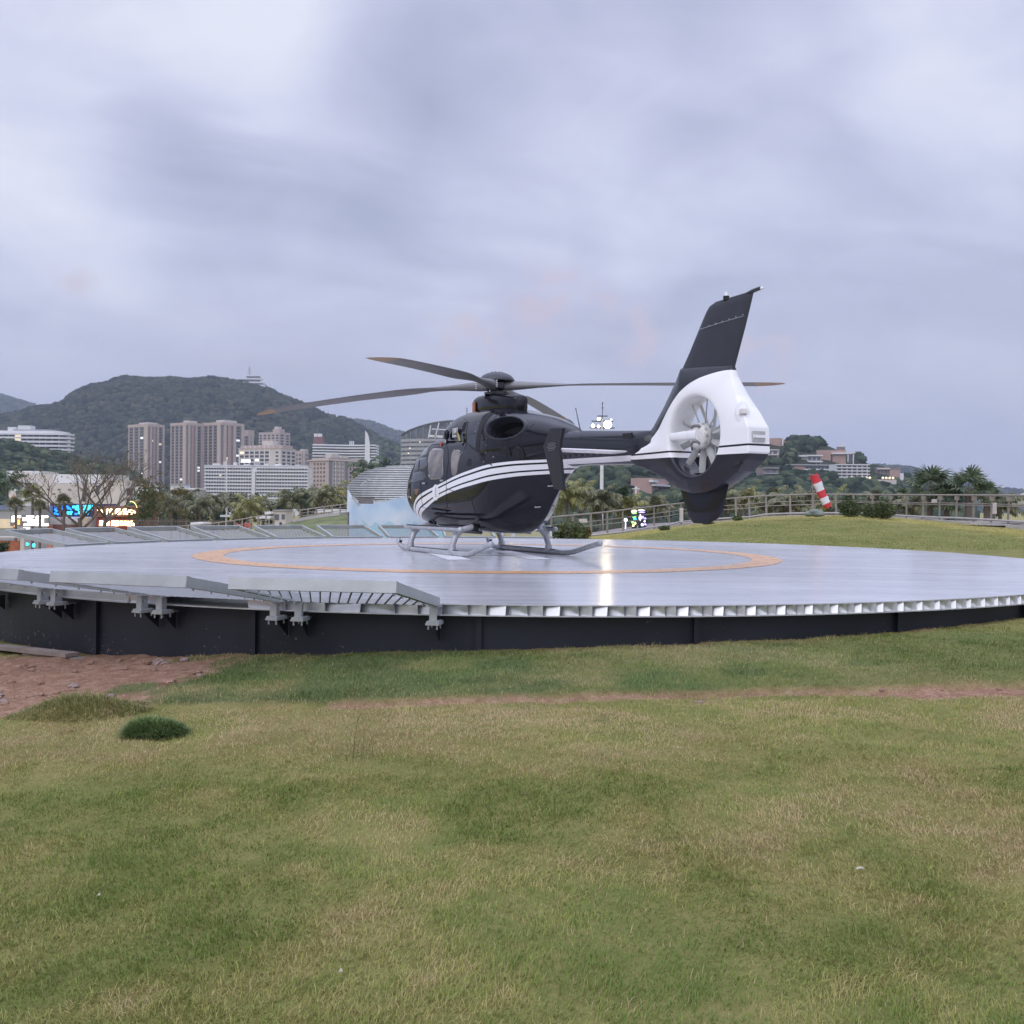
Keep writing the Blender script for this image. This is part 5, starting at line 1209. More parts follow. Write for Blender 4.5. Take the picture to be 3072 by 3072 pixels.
def tower(label, ul, uc, ur, vtop, D, crown, seed, floors=27):
    rd = random.Random(seed); b = Bld('apartment_tower', label, ul, uc, ur, vtop, D, 36, BROWNW, group='tall brown and beige apartment towers'); H = b.H
    for f, cols in (('F', 3), ('R', 2)): b.grid(f, cols, floors, 2, H - 3, .52, .55, .02, .80 if f == 'F' else .95, GLS, .03, rd)
    b.ribs('F', (.03, .28, .55), 1.1, .5, 0, H, BEIGE); b.ribs('F', (.90,), b.wf * .17, 1.0, 0, H + .5, BEIGE, 'corner_pier'); b.ribs('R', (.16, .60, .97), b.wr * .12, .8, 0, H, BEIGE); b.ribs('R', (.36,), b.wr * .14, .5, 0, H - 1, PINK)
    b.bands('F', floors // 1, 2, H - 3, .18, .30, BROWNW, .03, .78, 'floor_line')
    b.box('parapet', -b.wf - .3, .6, -.7, b.wr + .3, H - 2.4, H + .3, BEIGE)
    for (u0, u1, v) in crown: 
        x0 = -b.wf + (u0 - ul) / max(1, uc - ul) * b.wf; x1 = -b.wf + (u1 - ul) / max(1, uc - ul) * b.wf; b.box('roof_house', x0, min(x1, .4), 2, b.wr * .7, H, H + (vtop - v) * b.px, CREAMW)
    return b.done()
def build_city():
    tower('leftmost brown apartment tower with beige corner pier, standing apart', 384, 446, 490, 1272, 1000, [(411, 440, 1266)], 1)
    tower('broad brown apartment tower with round beige roof block, second from left', 511, 560, 606, 1268, 985, [(545, 558, 1261)], 2)
    tower('brown apartment tower with square beige roof house, right of the pair', 609, 664, 728, 1267, 985, [(643, 664, 1259)], 3)
    b = Bld('apartment_tower', 'lower brown tower stepping down at the right end of the tall towers', 724, 745, 761, 1290, 1040, 30, BROWNW, group='tall brown and beige apartment towers'); b.grid('F', 2, 24, 2, b.H - 3, .5, .5); b.ribs('R', (.2, .7), 3, .5, 0, b.H, BEIGE); b.box('parapet', -b.wf, .3, -.4, b.wr, b.H - 6, b.H, BEIGE); b.done()
    b = Bld('apartment_block', 'beige stepped apartment block just above the grid fronted block', 775, 838, 869, 1296, 1100, 25, BEIGE); H = b.H
    b.grid('F', 5, 6, H - 20, H - 2, .55, .6); b.grid('R', 2, 6, H - 20, H - 2, .5, .6); b.box('roof_house', -b.wf * .35, -b.wf * .02, 1, 10, H, H + 3.5, BEIGE); b.box('stair_tower', -b.wf * .30, -b.wf * .12, 2, 8, H + 3.5, H + 6, CREAMW); b.done()
    b = Bld('apartment_block', 'beige block with white window grid and roof terrace behind the white slab', 715, 842, 888, 1346, 880, 22, CREAMW); H = b.H
    b.grid('F', 6, 6, H - 21, H - 1.5, .74, .62, .02, .74, GLS, .02); b.ribs('F', [.02 + .72 * i / 6 for i in range(7)], .7, .35, H - 21, H, WHITEW); b.grid('F', 1, 6, H - 21, H - 1.5, .55, .5, .86, .97, GLS, 0); b.grid('R', 3, 6, H - 21, H - 1.5, .6, .6, .05, .95, GLS, 0)
    b.box('terrace_parapet', -b.wf - .4, .4, -.5, b.wr * .9, H, H + .9, BEIGE); b.box('terrace_storey', -b.wf * .96, -.5, 3, b.wr * .8, H + .9, H + 3.3, BEIGE); b.box('penthouse', -b.wf * .52, -b.wf * .26, 5, 12, H + 3.3, H + 7.5, CREAMW); b.ribs('F', [.06 + .11 * i for i in range(8)], .5, .3, H + .9, H + 3.0, WHITEW, 'pergola_post'); b.done()
    b = Bld('apartment_block', 'narrow beige block to the right of the grid fronted block', 884, 905, 925, 1352, 930, 35, BEIGE); b.grid('F', 2, 14, 2, b.H - 2, .5, .5); b.ribs('R', (.3,), 2.2, .4, 0, b.H, CREAMW); b.grid('R', 2, 14, 2, b.H - 2, .4, .5, .5, 1); b.box('roof_house', -4, -.5, 2, 8, b.H, b.H + 1.5, CREAMW); b.done()
    # white slab with continuous balconies, bent in the middle
    rd = random.Random(8)
    b = Bld('balcony_slab', 'long white nine storey slab block lined with balconies, in front of towers', 613, 925, 935, 1398, 600, 0, WHITEW, depth=12); H = b.H; fl = 9; ft = 10.2 * b.px * 1.0
    zt = H - 1.6; z0 = zt - fl * ft
    b.grid('F', 17, fl, z0 + ft * .35, zt + ft * .35, .62, .48, .01, .45, GLS, .01, rd); b.grid('F', 18, fl, z0 + ft * .35, zt + ft * .35, .62, .48, .50, .99, GLG, .01, rd)
    b.bands('F', fl, z0, zt, .33, 1.3, WHITEW, 0, .455); b.bands('F', fl, z0, zt, .33, 1.5, WHITEW, .50, 1.0)
    b.ribs('F', (.478,), 1.9, 1.8, 0, zt - ft, WHITEW, 'stair_tower'); b.box('roof_slab', -b.wf - .3, .3, -.6, 12, H - .25, H + .15, WHITEW)
    for i in range(9): x = -b.wf * (.93 - .1 * i); b.box('roof_plant', x, x + rd.uniform(1.2, 4), 2, 6, H + .15, H + rd.uniform(.6, 2.2), rd.choice([GREYW, WHITEW, CREAMW]))
    pn = b.box('rooftop_sign_panel', -b.wf * .65, -b.wf * .557, -.2, 0, H + 1.7, H + 3.5, LITC); b.done()
    b = Bld('apartment_block', 'pink beige block with brown window grid left of the striped canopy', 927, 986, 1079, 1379, 700, 38, BEIGE); H = b.H
    b.grid('F', 4, 9, H - 27, H - 1.5, .52, .55, .2, .86, GLB, .0); b.ribs('R', (.06, .56), b.wr * .09, .3, 0, H, SLATE, 'recess'); b.grid('R', 3, 9, H - 27, H - 1.5, .55, .6, .14, .50, GLS, 0); b.ribs('R', (.2, .32, .44), .5, .4, 0, H - 1, WHITEW); b.grid('R', 3, 9, H - 27, H - 1.5, .5, .6, .64, .95, GLS, 0)
    b.box('cornice', -b.wf - .8, .8, -.9, b.wr + .5, H - .5, H + .2, CREAMW); b.box('roof_gallery', -b.wf * .9, -.3, .5, b.wr * .95, H + .2, H + 1.5, BEIGE); b.box('roof_house', -b.wf * .28, -b.wf * .0, 2, 9, H + 1.5, H + 4.2, CREAMW); b.box('roof_house', -2, 0, b.wr * .4, b.wr * .62, H + 1.5, H + 3.4, CREAMW); b.done()
    # wavy white hotel
    D = 900; t = thing('wavy_hotel', 'white hotel with wavy stacked balconies and a sail shaped spire', 'building', (*at(1030, 1326, D).xy, -8)); ox, oy = t.location.x, t.location.y; px = D / FPX
    X = lambda u: kx(u) * D - ox
    xs = np.linspace(X(938), X(1127), 40); wave = lambda x, k: -3.2 * math.sin((x - xs[0]) / (xs[-1] - xs[0]) * 7.0 + .9) - (1.2 if k % 2 else 0)
    core = MB(); cp = [(x, wave(x, 0) + 2.2) for x in xs] + [(xs[-1], 16), (xs[0], 16)]; ztop = at(1030, 1334, D).z + 8
    core.prism(cp, 0, ztop, lambda p, z: Vector((p[0], p[1], z))); obj('glass_front', core, GLG, t)
    for k in range(11):
        z = ztop - k * 8.3 * px; sl = MB(); pl_ = [(x, wave(x, k) - .2) for x in xs[(0 if k > 0 else 0):]] + [(xs[-1] + .6, 15), (xs[0] - .6, 15)]
        sl.prism(pl_, z - 3.4 * px, z + .4 * px, lambda p, q: Vector((p[0], p[1], q))); obj('balcony', sl, WHITEW, t)
    zt2 = at(1097, 1292, D).z + 8; sp = MB(); x0 = X(1096); sp.prism([(x0 - .2, 0), (x0 + 4.2, 0), (x0 + 4.2, zt2 - 13), (x0 + 3.2, zt2 - 6), (x0 + 1.6, zt2 - 2), (x0, zt2)], -4.6, -3.6, lambda p, y: Vector((p[0], y, p[1]))); obj('sail_spire', sp, WHITEW, t)
    bd = MB(); bd.box((X(948), 10, ztop + 3.6), (X(962) - X(936), 8, 7)); rb = obj('roof_house', bd, REDBR, t)
    for u in (941, 953): q = MB(); q.cyl((X(u), 9, ztop + 7), (X(u), 9, ztop + 10), 1.9, 14); obj('water_tank', q, WHITEW, rb, True)
    for u in (1046, 1051, 1056): q = MB(); q.cyl((X(u), 5, ztop), (X(u), 5, ztop + 3.5), .5, 8); obj('roof_vent', q, WHITEW, t, True)
    # curved dark office with light spandrels
    D = 430; C0 = at(1330, 1300, D); t = thing('curved_office', 'dark curved glass office rising behind helicopter nose, white frame on top', 'building', (C0.x, C0.y, -8)); px = D / FPX; n = 34
    def arc(i): a = math.pi * (1.0 - i / n); return Vector((18.2 * math.cos(a), -9.0 * math.sin(a) + 6, 0))
    def top(i):
        u = 1536 + (arc(i).x + C0.x) / (C0.y) * FPX; v = float(np.interp(u, [1195, 1206, 1230, 1260, 1300, 1345, 1390, 1430, 1470], [1306, 1299, 1288, 1278, 1268, 1262, 1262, 1268, 1280])); return at(u, v, D).z + 8
    def ring(z0, z1, out, m, name, cut=0.0):
        b = MB(); vs = []
        for i in range(n + 1):
            p = arc(i); q = Vector((p.x, p.y - 6, 0)); q = q.normalized() * out if q.length else q; T_ = top(i) - cut; vs += [(p.x + q.x, p.y + q.y, min(z0, T_)), (p.x + q.x, p.y + q.y, min(z1, T_))]
        b.add(vs, [(2 * i, 2 * i + 2, 2 * i + 3, 2 * i + 1) for i in range(n)]); return obj(name, b, m, t)
    ring(0, 99, 0, GLG, 'glass_wall', .3); 
    for k in range(9): z = at(1250, 1318 + k * 13.2, D).z + 8; ring(z - .95, z + .15, .22, GREYW, 'spandrel')
    b = MB(); vs = []
    for i in range(n + 1):
        p = arc(i); q = Vector((p.x, p.y - 6, 0)).normalized() * .5; T_ = top(i); vs += [(p.x + q.x, p.y + q.y, T_ - .35), (p.x + q.x, p.y + q.y, T_), (p.x * .3, p.y + 9, T_ + .1)]
    fs = []
    for i in range(n): a = 3 * i; fs += [(a, a + 3, a + 4, a + 1), (a + 1, a + 4, a + 5, a + 2)]
    b.add(vs, fs); obj('roof', b, SLATE, t)
    for i in range(2, n - 1, 2):
        p = arc(i); q = Vector((p.x, p.y - 6, 0)).normalized() * .25; m_ = MB(); m_.box((p.x + q.x, p.y + q.y, top(i) / 2 - .4), (.16, .16, top(i) - 1)); obj('mullion', m_, GREYW, t)
    Y = D - 12; f = MB()
    for a, b_ in (((1305, 1314), (1317, 1268)), ((1341, 1310), (1353, 1267)), ((1285, 1314), (1292, 1276)), ((1296, 1287), (1358, 1290)), ((1288, 1306), (1358, 1310)), ((1288, 1309), (1330, 1312))):
        f.bar(at(*a, Y) - t.location, at(*b_, Y) - t.location, .42, .42)
    obj('white_frame', f, WHITEW, t)
    for (u, v) in ((1264, 1329), (1234, 1347), (1230, 1362)): p = at(u, v, D) - t.location; q = MB(); q.box((p.x, p.y - 6.5, p.z), (.55, .1, .45)); obj('lit_window', q, LITW, t)
    # hillside buildings at the left and the summit pavilion
    b = Bld('terraced_hotel', 'white terraced building with rounded balconies on left hillside', -130, 178, 190, 1293, 640, 0, WHITEW, depth=16, vbot=1362); H = b.H
    for k, v in enumerate((1303, 1314, 1326, 1338, 1349)):
        z = b.zv(v); b.box('balcony', -b.wf, .6, -1.6, .02, z - .55, z + .55, WHITEW); q = MB(); q.cyl((.4, 5, z - .55), (.4, 5, z + .55), 6.6, 24); obj('rounded_end', q, WHITEW, b.t, True)
        b.grid('F', 16, 1, z - 1.75, z - .5, .93, .95, .02, .99, GLS, .10)
    b.box('penthouse', -b.wf * .42, -b.wf * .30, 2, 9, H, H + 3.4, WHITEW); b.box('penthouse', -b.wf * .52, -b.wf * .44, 2, 9, H, H + 2.4, WHITEW); b.box('roof_slab', -b.wf * .46, -b.wf * .08, 1, 10, H, H + .9, GREYW); b.done()
    D = 1440; c = at(765, 1157, D); t = thing('summit_pavilion', 'white tiered lookout pavilion with mast on the hill summit', 'pavilion', (c.x, c.y, c.z - 6)); q = D / FPX
    for k, (x0, x1, z0, z1) in enumerate(((-18, 14, 4, 7), (-16, 13, 9.2, 11), (-22, 10, 14, 16), (-12, 6, 18.5, 20))): m_ = MB(); m_.box(((x0 + x1) / 2, 0, (z0 + z1) / 2), (x1 - x0, 10, z1 - z0)); obj('tier', m_, WHITEW, t)
    m_ = MB(); m_.box((-2, 0, 9), (18, 7, 20)); obj('core', m_, SLATE, t); m_ = MB(); m_.bar((-8, 0, 20), (-8, 0, 33), .9, .9); 
    for z in (23, 27, 30): m_.box((-8, 0, z), (7 - (z - 23) * .5, 1.2, .8))
    obj('mast', m_, GREYW, t)
    for i, (u, v, lab) in enumerate(((470, 1140, 'small pale shelter roof on the hill crest above the towers'), (497, 1138, 'tiny peaked roof pavilion on the hill crest, right of pale shelter'))):
        c = at(u, v, 1490); t = thing('crest_pavilion', lab, 'pavilion', c); m_ = MB(); m_.box((0, 0, -3), (9, 6, 6)); obj('wall', m_, CREAMW, t); m_ = MB(); m_.prism([(-8, 0), (8, 0), (1, 3.2), (-1, 3.2)], -5, 5, lambda p, y: Vector((p[0], y, p[1]))); obj('roof', m_, GREYW, t)
    # low beige buildings at the left
    b = Bld('market_hall', 'long beige flat roofed hall behind the two bare trees', 104, 312, 330, 1424, 235, 0, CREAMW, depth=14); H = b.H; z = b.zv(1450)
    b.box('roof_storey', -b.wf * .73, 2.0, -.1, 10, z, H + .02, WHITEW); b.box('lower_front', -b.wf, 0, -1.4, 0, 0, z - .2, CREAMW); b.box('window', -b.wf * .27, -b.wf * .215, -1.5, -1.38, z - 4.2, z - 1.2, GLS); b.box('window', -b.wf * .08, -b.wf * .04, -1.5, -1.38, z - 2.6, z - .5, GLS)
    for i in range(7): x = -b.wf * (.93 - .075 * i); b.box('window', x, x + .7, -1.5, -1.38, z - 1.7 - (i % 2) * 1.0, z - 1.35 - (i % 2) * 1.0, BROWNW)
    b.done()
    b = Bld('end_block', 'pale beige block with bare front wall beside the brown tower', 304, 375, 401, 1446, 215, 34, CREAMW, depth=10); z = b.H
    b.box('ledge', -.02, .35, 0, b.wr, z - 1.3, z - .9, WHITEW); b.box('ledge', -.02, .35, 0, b.wr, z - 3.3, z - 2.9, CREAMW); b.box('gallery_opening', .02, .08, .4, b.wr - .3, z - 2.8, z - 1.4, GLB); b.box('gallery_opening', .02, .08, .4, b.wr - .3, z - 5.2, z - 3.5, GLB); b.box('parapet', -b.wf - .1, .1, -.1, b.wr, z, z + .35, CREAMW); b.done()
    b = Bld('white_villa', 'white low villa with gabled dormer at far left behind the palm', 18, 123, 130, 1413, 260, 0, WHITEW, depth=10); z = b.H
    b.box('dark_storey', -b.wf * .75, 0, -.3, 0, z - 4.6, z - 3.0, SLATE); b.box('eave', -b.wf * .8, .6, -1.5, .02, z - 3.0, z - 2.4, WHITEW); b.box('dark_storey', -b.wf * .7, 0, -.3, 0, z - 6.6, z - 5.1, SLATE); b.box('eave', -b.wf * .75, .4, -1.2, .02, z - 5.1, z - 4.6, WHITEW)
    g = MB(); g.prism([(-b.wf * .72, z - 2.4), (.4, z - 2.4), (-b.wf * .3, z - .3), (-b.wf * .5, z - .6)], -1.2, .0, lambda p, y: Vector((p[0], y, p[1]))); obj('gable', g, CREAMW, b.t); b.box('dormer_window', -b.wf * .38, -b.wf * .33, -1.3, -1.19, z - 1.6, z - 1.0, GLG); b.box('column', -b.wf * .43, -b.wf * .38, -1.6, -1.2, 0, z - 2.4, WHITEW); b.done()
    for (ul, ur, v, lab) in ((406, 452, 1456, 'small white wall block between the yellow tree and towers'), (512, 547, 1457, 'white wall block at foot of the broad brown tower'), (515, 595, 1469, 'low grey roofed shed below the broad brown tower')):
        b = Bld('low_block', lab, ul, ur, ur + 4, v, 330, 0, GREYW if 'shed' in lab else WHITEW, depth=8); b.box('roof', -b.wf - .2, .2, -.4, 8, b.H, b.H + .5, WHITEW if 'shed' in lab else GREYW); b.grid('F', 5, 1, b.H - 3.2, b.H - 1.2, .4, .5, m=GLS, lit=0); b.done()
    # villas on the right-hand hill
    def hill_D(u, v):
        V = HILLV['right']; j = int(np.argmin(np.abs(V[33, :, 0] / V[33, :, 1] - kx(u)))); best = 690
        for i in range(34):
            x, y, z = V[i, j]; vv = YHOR + .009 * (u - 1536) - (z - HCAM) / y * FPX
            if vv <= v: best = y; break
        return float(min(best, 690)) - 4
    def villa(name, label, ul, uc, ur, v0, v1, D, yaw, wall, f): 
        D = hill_D((ul + ur) / 2, v1)
        b = Bld(name, label, ul, uc, ur, v0, D, yaw, wall, vbot=v1 + 14, depth=9); f(b); return b.done()
    def slabs(b, n, m=WHITEW, out=.9, p0=0, p1=1, hf=.2, top=0, bot=.15):
        z0, z1 = b.H * bot, b.H - top; dz = (z1 - z0) / n
        for k in range(n + 1): b.box('roof_slab' if k == n else 'balcony', -b.wf + b.wf * p0 - .5, -b.wf + b.wf * p1 + .5, -out, .02, z0 + k * dz - dz * hf, z0 + k * dz, m)
        b.grid('F', max(2, int(b.wf * (p1 - p0) / 2.2)), n, z0, z1 - dz * hf, .66, .6, p0 + .02, p1 - .02, GLG, .03)
    villa('hill_villa', 'dusty pink slab house highest on right hill, by the fan shroud', 2284, 2343, 2356, 1314, 1338, 640, 20, PINK, lambda b: (b.box('fin', .4, 1.0, 0, 4, b.H - 4, b.H, WHITEW), b.grid('R', 2, 2, b.H - 5, b.H - .5, .5, .5, m=GLS, lit=0)))
    villa('hill_villa', 'cream stepped villa on right hill, directly right of fan shroud', 2282, 2335, 2354, 1348, 1386, 600, 18, CREAMW, lambda b: (slabs(b, 3, CREAMW), b.box('lower_terrace', -b.wf, 2.6, -2.0, 0, 0, b.H * .45, CREAMW)))
    villa('hill_villa', 'white framed grey villa at centre of right hill, under the pink house', 2394, 2464, 2470, 1365, 1394, 600, 0, GREYW, lambda b: (slabs(b, 2, WHITEW, 1.0, .38, 1), b.box('wing_roof', -b.wf - .5, -b.wf * .62, -1, 4, b.H - .9, b.H - .3, WHITEW)))
    villa('hill_villa', 'large pink block with white roof line near right hill skyline', 2449, 2538, 2548, 1350, 1392, 620, 14, PINK, lambda b: (b.box('roof_slab', -b.wf * .5, 3.0, -1.2, 6, b.H - 2.2, b.H - 1.4, WHITEW), b.box('roof_house', -b.wf * .3, -b.wf * .02, 1, 6, b.H, b.H + 1.8, BROWNW), b.box('roof_house', -b.wf * .18, -b.wf * .1, 1, 3, b.H + 1.8, b.H + 3.6, WHITEW), b.box('stair_slit', -b.wf * .52, -b.wf * .46, -.1, .02, 2, b.H - 2.4, GLS)))
    villa('hill_pavilion', 'open white pavilion frame right of the large pink block', 2541, 2560, 2563, 1356, 1388, 620, 0, GLG, lambda b: (b.box('roof_slab', -b.wf - .5, .8, -1, 4, b.H - .8, b.H, WHITEW), b.box('post', -b.wf - .2, -b.wf + .4, -.6, 0, 0, b.H - .8, WHITEW), b.box('post', -.4, .2, -.6, 0, 0, b.H - .8, WHITEW)))
    villa('hill_villa', 'long grey flat roofed house with brown wing, mid right hill', 2374, 2508, 2514, 1394, 1424, 570, 0, GREYW, lambda b: (b.box('roof_slab', -b.wf - 1.5, .5, -1.4, 6, b.H - .5, b.H, GREYW), b.box('brown_wing', -b.wf * .96, -b.wf * .72, -.8, 0, 0, b.H - .5, PINK), b.grid('F', 7, 2, b.H * .38, b.H - .8, .8, .6, .3, .93, GLG, .02), b.box('balcony', -b.wf * .72, -1.0, -1.0, .0, b.H * .62, b.H * .70, WHITEW), b.box('pier', -1.0, 0, -1.2, 0, 0, b.H - .5, BROWNW)))
    DT = hill_D(2560, 1446); b = Bld('terrace_hotel', 'white terrace hotel with row of lit lamps on right hill', 2507, 2604, 2616, 1393, DT, 0, WHITEW, vbot=1452, depth=10); slabs(b, 4, WHITEW, 1.3, 0, 1, .28, 0, .35); b.box('deck_wall', -b.wf * .72, 11, -3.5, -1.4, 0, b.H * .22, CREAMW)
    for i in range(10):
        u = 2546 + i * 11 if i < 6 else 2640 + (i - 6) * 10; x = (kx(u) - kx(2604)) * DT; q = MB(); q.ico((x, -3.7, b.H * .30), .55, 1); obj('lamp', q, LITW, b.t, 'all')
    b.done()
    villa('hill_villa', 'brown and pink house at the right end of the hill buildings', 2626, 2698, 2709, 1402, 1434, 560, 10, BROWNW, lambda b: (b.box('roof_slab', -b.wf * .95, -b.wf * .4, -1, 5, b.H - 1.2, b.H - .4, CREAMW), b.box('pink_wing', -b.wf * .42, .2, -.9, 4, 0, b.H - 1.6, PINK), b.box('white_wing', -.4, 2.2, -.6, 4, 0, b.H * .62, WHITEW), b.grid('F', 3, 2, b.H * .4, b.H - 1.6, .5, .4, .05, .5, GLS, .05)))
    villa('hill_villa', 'glass fronted grey villa low on right hill beside black tail', 2268, 2336, 2346, 1403, 1446, 520, 10, BROWNW, lambda b: slabs(b, 3, GREYW, .9, .35, .95, .16))
    villa('hill_villa', 'pink and white house seen below tail boom, left of lower fin', 1892, 1955, 2020, 1434, 1492, 480, 24, PINK, lambda b: (b.box('roof_slab', -b.wf * .1, 1.0, -1, 6, b.H - 1.6, b.H - .8, WHITEW), b.box('roof_slab', .02, 1.2, 0, b.wr + 2, b.H - 3.0, b.H - 2.3, WHITEW), b.grid('R', 3, 3, b.H * .3, b.H - 3.2, .6, .5, .25, .95, GLG, .04), b.box('white_wing', .0, .8, b.wr * .5, b.wr, 0, b.H * .55, WHITEW)))
    # white shell roof at the right edge
    D = 110; c = at(3072, 1560, D); t = thing('shell_pavilion', 'white ribbed shell roof structure at right edge behind the railing', 'pavilion', (c.x, c.y, -6))
    for k in range(3):
        b = MB(); pts = []
        for i in range(13):
            a = R(12) + R(115) * i / 12; pts.append((-2.6 + 4.6 * (1 - math.cos(a)) * (1 - .12 * k), k * 1.4, at(3072, 1556 + 8 * k, D).z + 6 + 3.1 * math.sin(a) * (1 - .1 * k)))
        vs = []
        for p in pts: vs += [(p[0], p[1], p[2]), (p[0] + .25, p[1] + 1.1, p[2] - .25), (p[0] + .35, p[1] + 1.1, p[2] - .55), (p[0] + .1, p[1], p[2] - .3)]
        b.add(vs, [(4 * i + j, 4 * i + 4 + j, 4 * i + 4 + (j + 1) % 4, 4 * i + (j + 1) % 4) for i in range(12) for j in range(4)]); obj('shell_rib', b, WHITEW, t, 40)
    b = MB(); b.box((2, 3, 3.0), (7.5, 3, 4.6)); obj('base_wall', b, GREYW, t); b = MB(); b.box((2, 1.4, 4.2), (7.5, .2, .5)); obj('white_band', b, WHITEW, t)
build_city()
# ------------------------------------------------------------------ things between the pad and the town
RAILM = mat('rail_beige_paint', (.265, .235, .20), .55, .1, .12, 3); CURBM = mat('pale_kerb', (.42, .40, .37), .85, 0, .1, 2); PATHM = mat('grey_brown_paving', (.24, .21, .19), .9, 0, .12, 2)
POLEW = mat('white_pole', (.62, .62, .63), .5, 0, .06, 3); WALLG = mat('grey_stone_wall', (.22, .21, .215), .85, 0, .18, 1.5, .3, 12)
def emit(name, c, s): return mat(name, tuple(min(.9, x) for x in c), .5, 0, 0, emit=c, estr=s)
E_WHITE = emit('neon_white', (1, .98, .95), 4.0); E_BLUE = emit('neon_blue', (.02, .22, 1.0), 2.2); E_CYAN = emit('neon_cyan', (.05, .72, .95), 2.2); E_WARM = emit('neon_warm', (1, .80, .50), 4.5); E_YEL = emit('neon_yellow', (1, .86, .35), 2.4); E_ORG = emit('lamp_orange', (1, .42, .10), 2.0)
E_GRN = emit('screen_green', (.25, .85, .20), 2.0); E_VIO = emit('screen_violet', (.45, .35, .95), 2.0); E_PALE = emit('screen_pale', (.9, .9, 1.0), 2.4)

# ---- railing along the right-hand walk: (u, v of the top rail, v of the foot, distance)
RP = [(1654, 1552, 1622, 46), (1718, 1546, 1617, 47), (1772, 1541, 1611, 47.5), (1821, 1536, 1606, 48), (1868, 1530, 1601, 49), (1962, 1519, 1585, 53), (2008, 1513.5, 1578, 55), (2043, 1510, 1569, 57), (2130, 1500, 1562, 58), (2207, 1494.2, 1557, 57), (2247, 1491, 1555, 57), (2298, 1487, 1547, 56.5), (2370, 1484.5, 1544, 56), (2438, 1482.5, 1543, 55.5), (2507, 1483, 1543, 55), (2560, 1483.3, 1543.5, 54.5), (2617, 1483.8, 1546, 54), (2672, 1484, 1549, 52.5),
      (2721, 1484.5, 1552.5, 51), (2770, 1484.8, 1555, 49), (2820, 1485, 1557.5, 47), (2871, 1485.3, 1559, 45.5), (2923, 1485.6, 1562, 44), (2976, 1486, 1565, 42.5), (3027, 1486.3, 1568.5, 41), (3085, 1486.8, 1573, 39.5), (3150, 1487, 1578, 38)]
def build_rail():
    tops = [at(u, v, Y) for u, v, f, Y in RP]; feet = [at(u, f, Y) for u, v, f, Y in RP]; o0 = feet[8].copy()
    t = thing('railing', 'long beige metal railing curving along the walk behind the grass bank', 'railing', o0); L = lambda p: p - o0
    b = MB(); b.tube([L(p) for p in tops], .040, 8); obj('top_rail', b, RAILM, t, True)
    b = MB(); b.tube([L(p.lerp(q, .33)) for p, q in zip(tops, feet)], .022, 6); obj('mid_rail', b, RAILM, t, True)
    b = MB(); b.tube([L(p.lerp(q, .52 if i < 14 else .40)) for i, (p, q) in enumerate(zip(tops, feet))], .025, 6); obj('mid_rail', b, RAILM, t, True)
    b = MB(); b.tube([L(p.lerp(q, .93)) for p, q in zip(tops, feet)], .05, 6); obj('bottom_rail', b, CURBM, t, True)
    for i, (p, q) in enumerate(zip(tops, feet)):
        a, c = L(p), L(q); ln = (tops[min(i + 1, len(tops) - 1)] - tops[max(i - 1, 0)]).normalized(); lean = ln * (.10 if i > 16 else -.04)
        b = MB(); b.bar(c - Vector((0, 0, .25)) - lean, a - Vector((0, 0, .03)), .05, .10, ln); b.box(a - Vector((0, 0, .13)), (.18, .10, .20)) if i > 15 else b.box(a - Vector((0, 0, .08)), (.08, .06, .12)); obj('post', b, RAILM, t)
    for (k, fr, w, h, d, m) in ((3.2, .42, .20, .15, .05, CREAMW), (21.5, .32, .24, .16, .05, CREAMW), (7.2, .62, .26, 0.0, .1, WHITEW)):
        pass
    # paved walk and kerb under the railing
    for nm, off0, off1, zo, m in (('path', -2.2, 6.0, -.06, PATHM), ('kerb', -2.55, -2.2, -.02, CURBM)):
        V = []
        for i, q in enumerate(feet):
            ln = (feet[min(i + 1, len(feet) - 1)] - feet[max(i - 1, 0)]); ln.z = 0; ln.normalize(); nr = Vector((-ln.y, ln.x, 0)); nr = nr if nr.y > 0 else -nr
            for off in (off0, off1): p = q + nr * off * .35; V.append((p.x, p.y, q.z + zo - (.0 if off > -2 else 0)))
        nseg = len(feet) - 1; bb = MB(); bb.add(V, [(2 * i, 2 * i + 2, 2 * i + 3, 2 * i + 1) for i in range(nseg)])
        V2 = [(x, y, z - 1.2) for x, y, z in V]; o = len(bb.v); bb.add(V2, []); bb.f += [(2 * i, o + 2 * i, o + 2 * i + 2, 2 * i + 2) for i in range(nseg)]; bb.mi += [0] * nseg
        w = obj(nm, bb, m); w['kind'] = 'structure'
    for lab, u, v, Y, s in (('small pale notice plate on the railing left of the tail fin', 1749, 1562, 47, (.38, .04, .17)), ('small pale notice plate hung on the railing at far right', 2803, 1503, 47.6, (.24, .04, .17)), ('tall white meter box fixed to railing beside the lower fin', 2044, 1545, 56.5, (.20, .10, .78)), ('white meter box on the railing near the right edge', 2984, 1525, 42, (.14, .08, .46))):
        p = at(u, v, Y); b = MB(); b.box((0, 0, 0), s); b.box((0, -s[1] / 2 - .006, s[2] * .1), (s[0] * .8, .010, s[2] * .5)); b.box((0, .05, 0), (.03, .12, s[2] * .6)); tag(obj('notice_plate' if s[2] < .3 else 'meter_box', b, CREAMW, None, False, p), lab, 'plate' if s[2] < .3 else 'meter box', 'fittings on the railing')
build_rail()

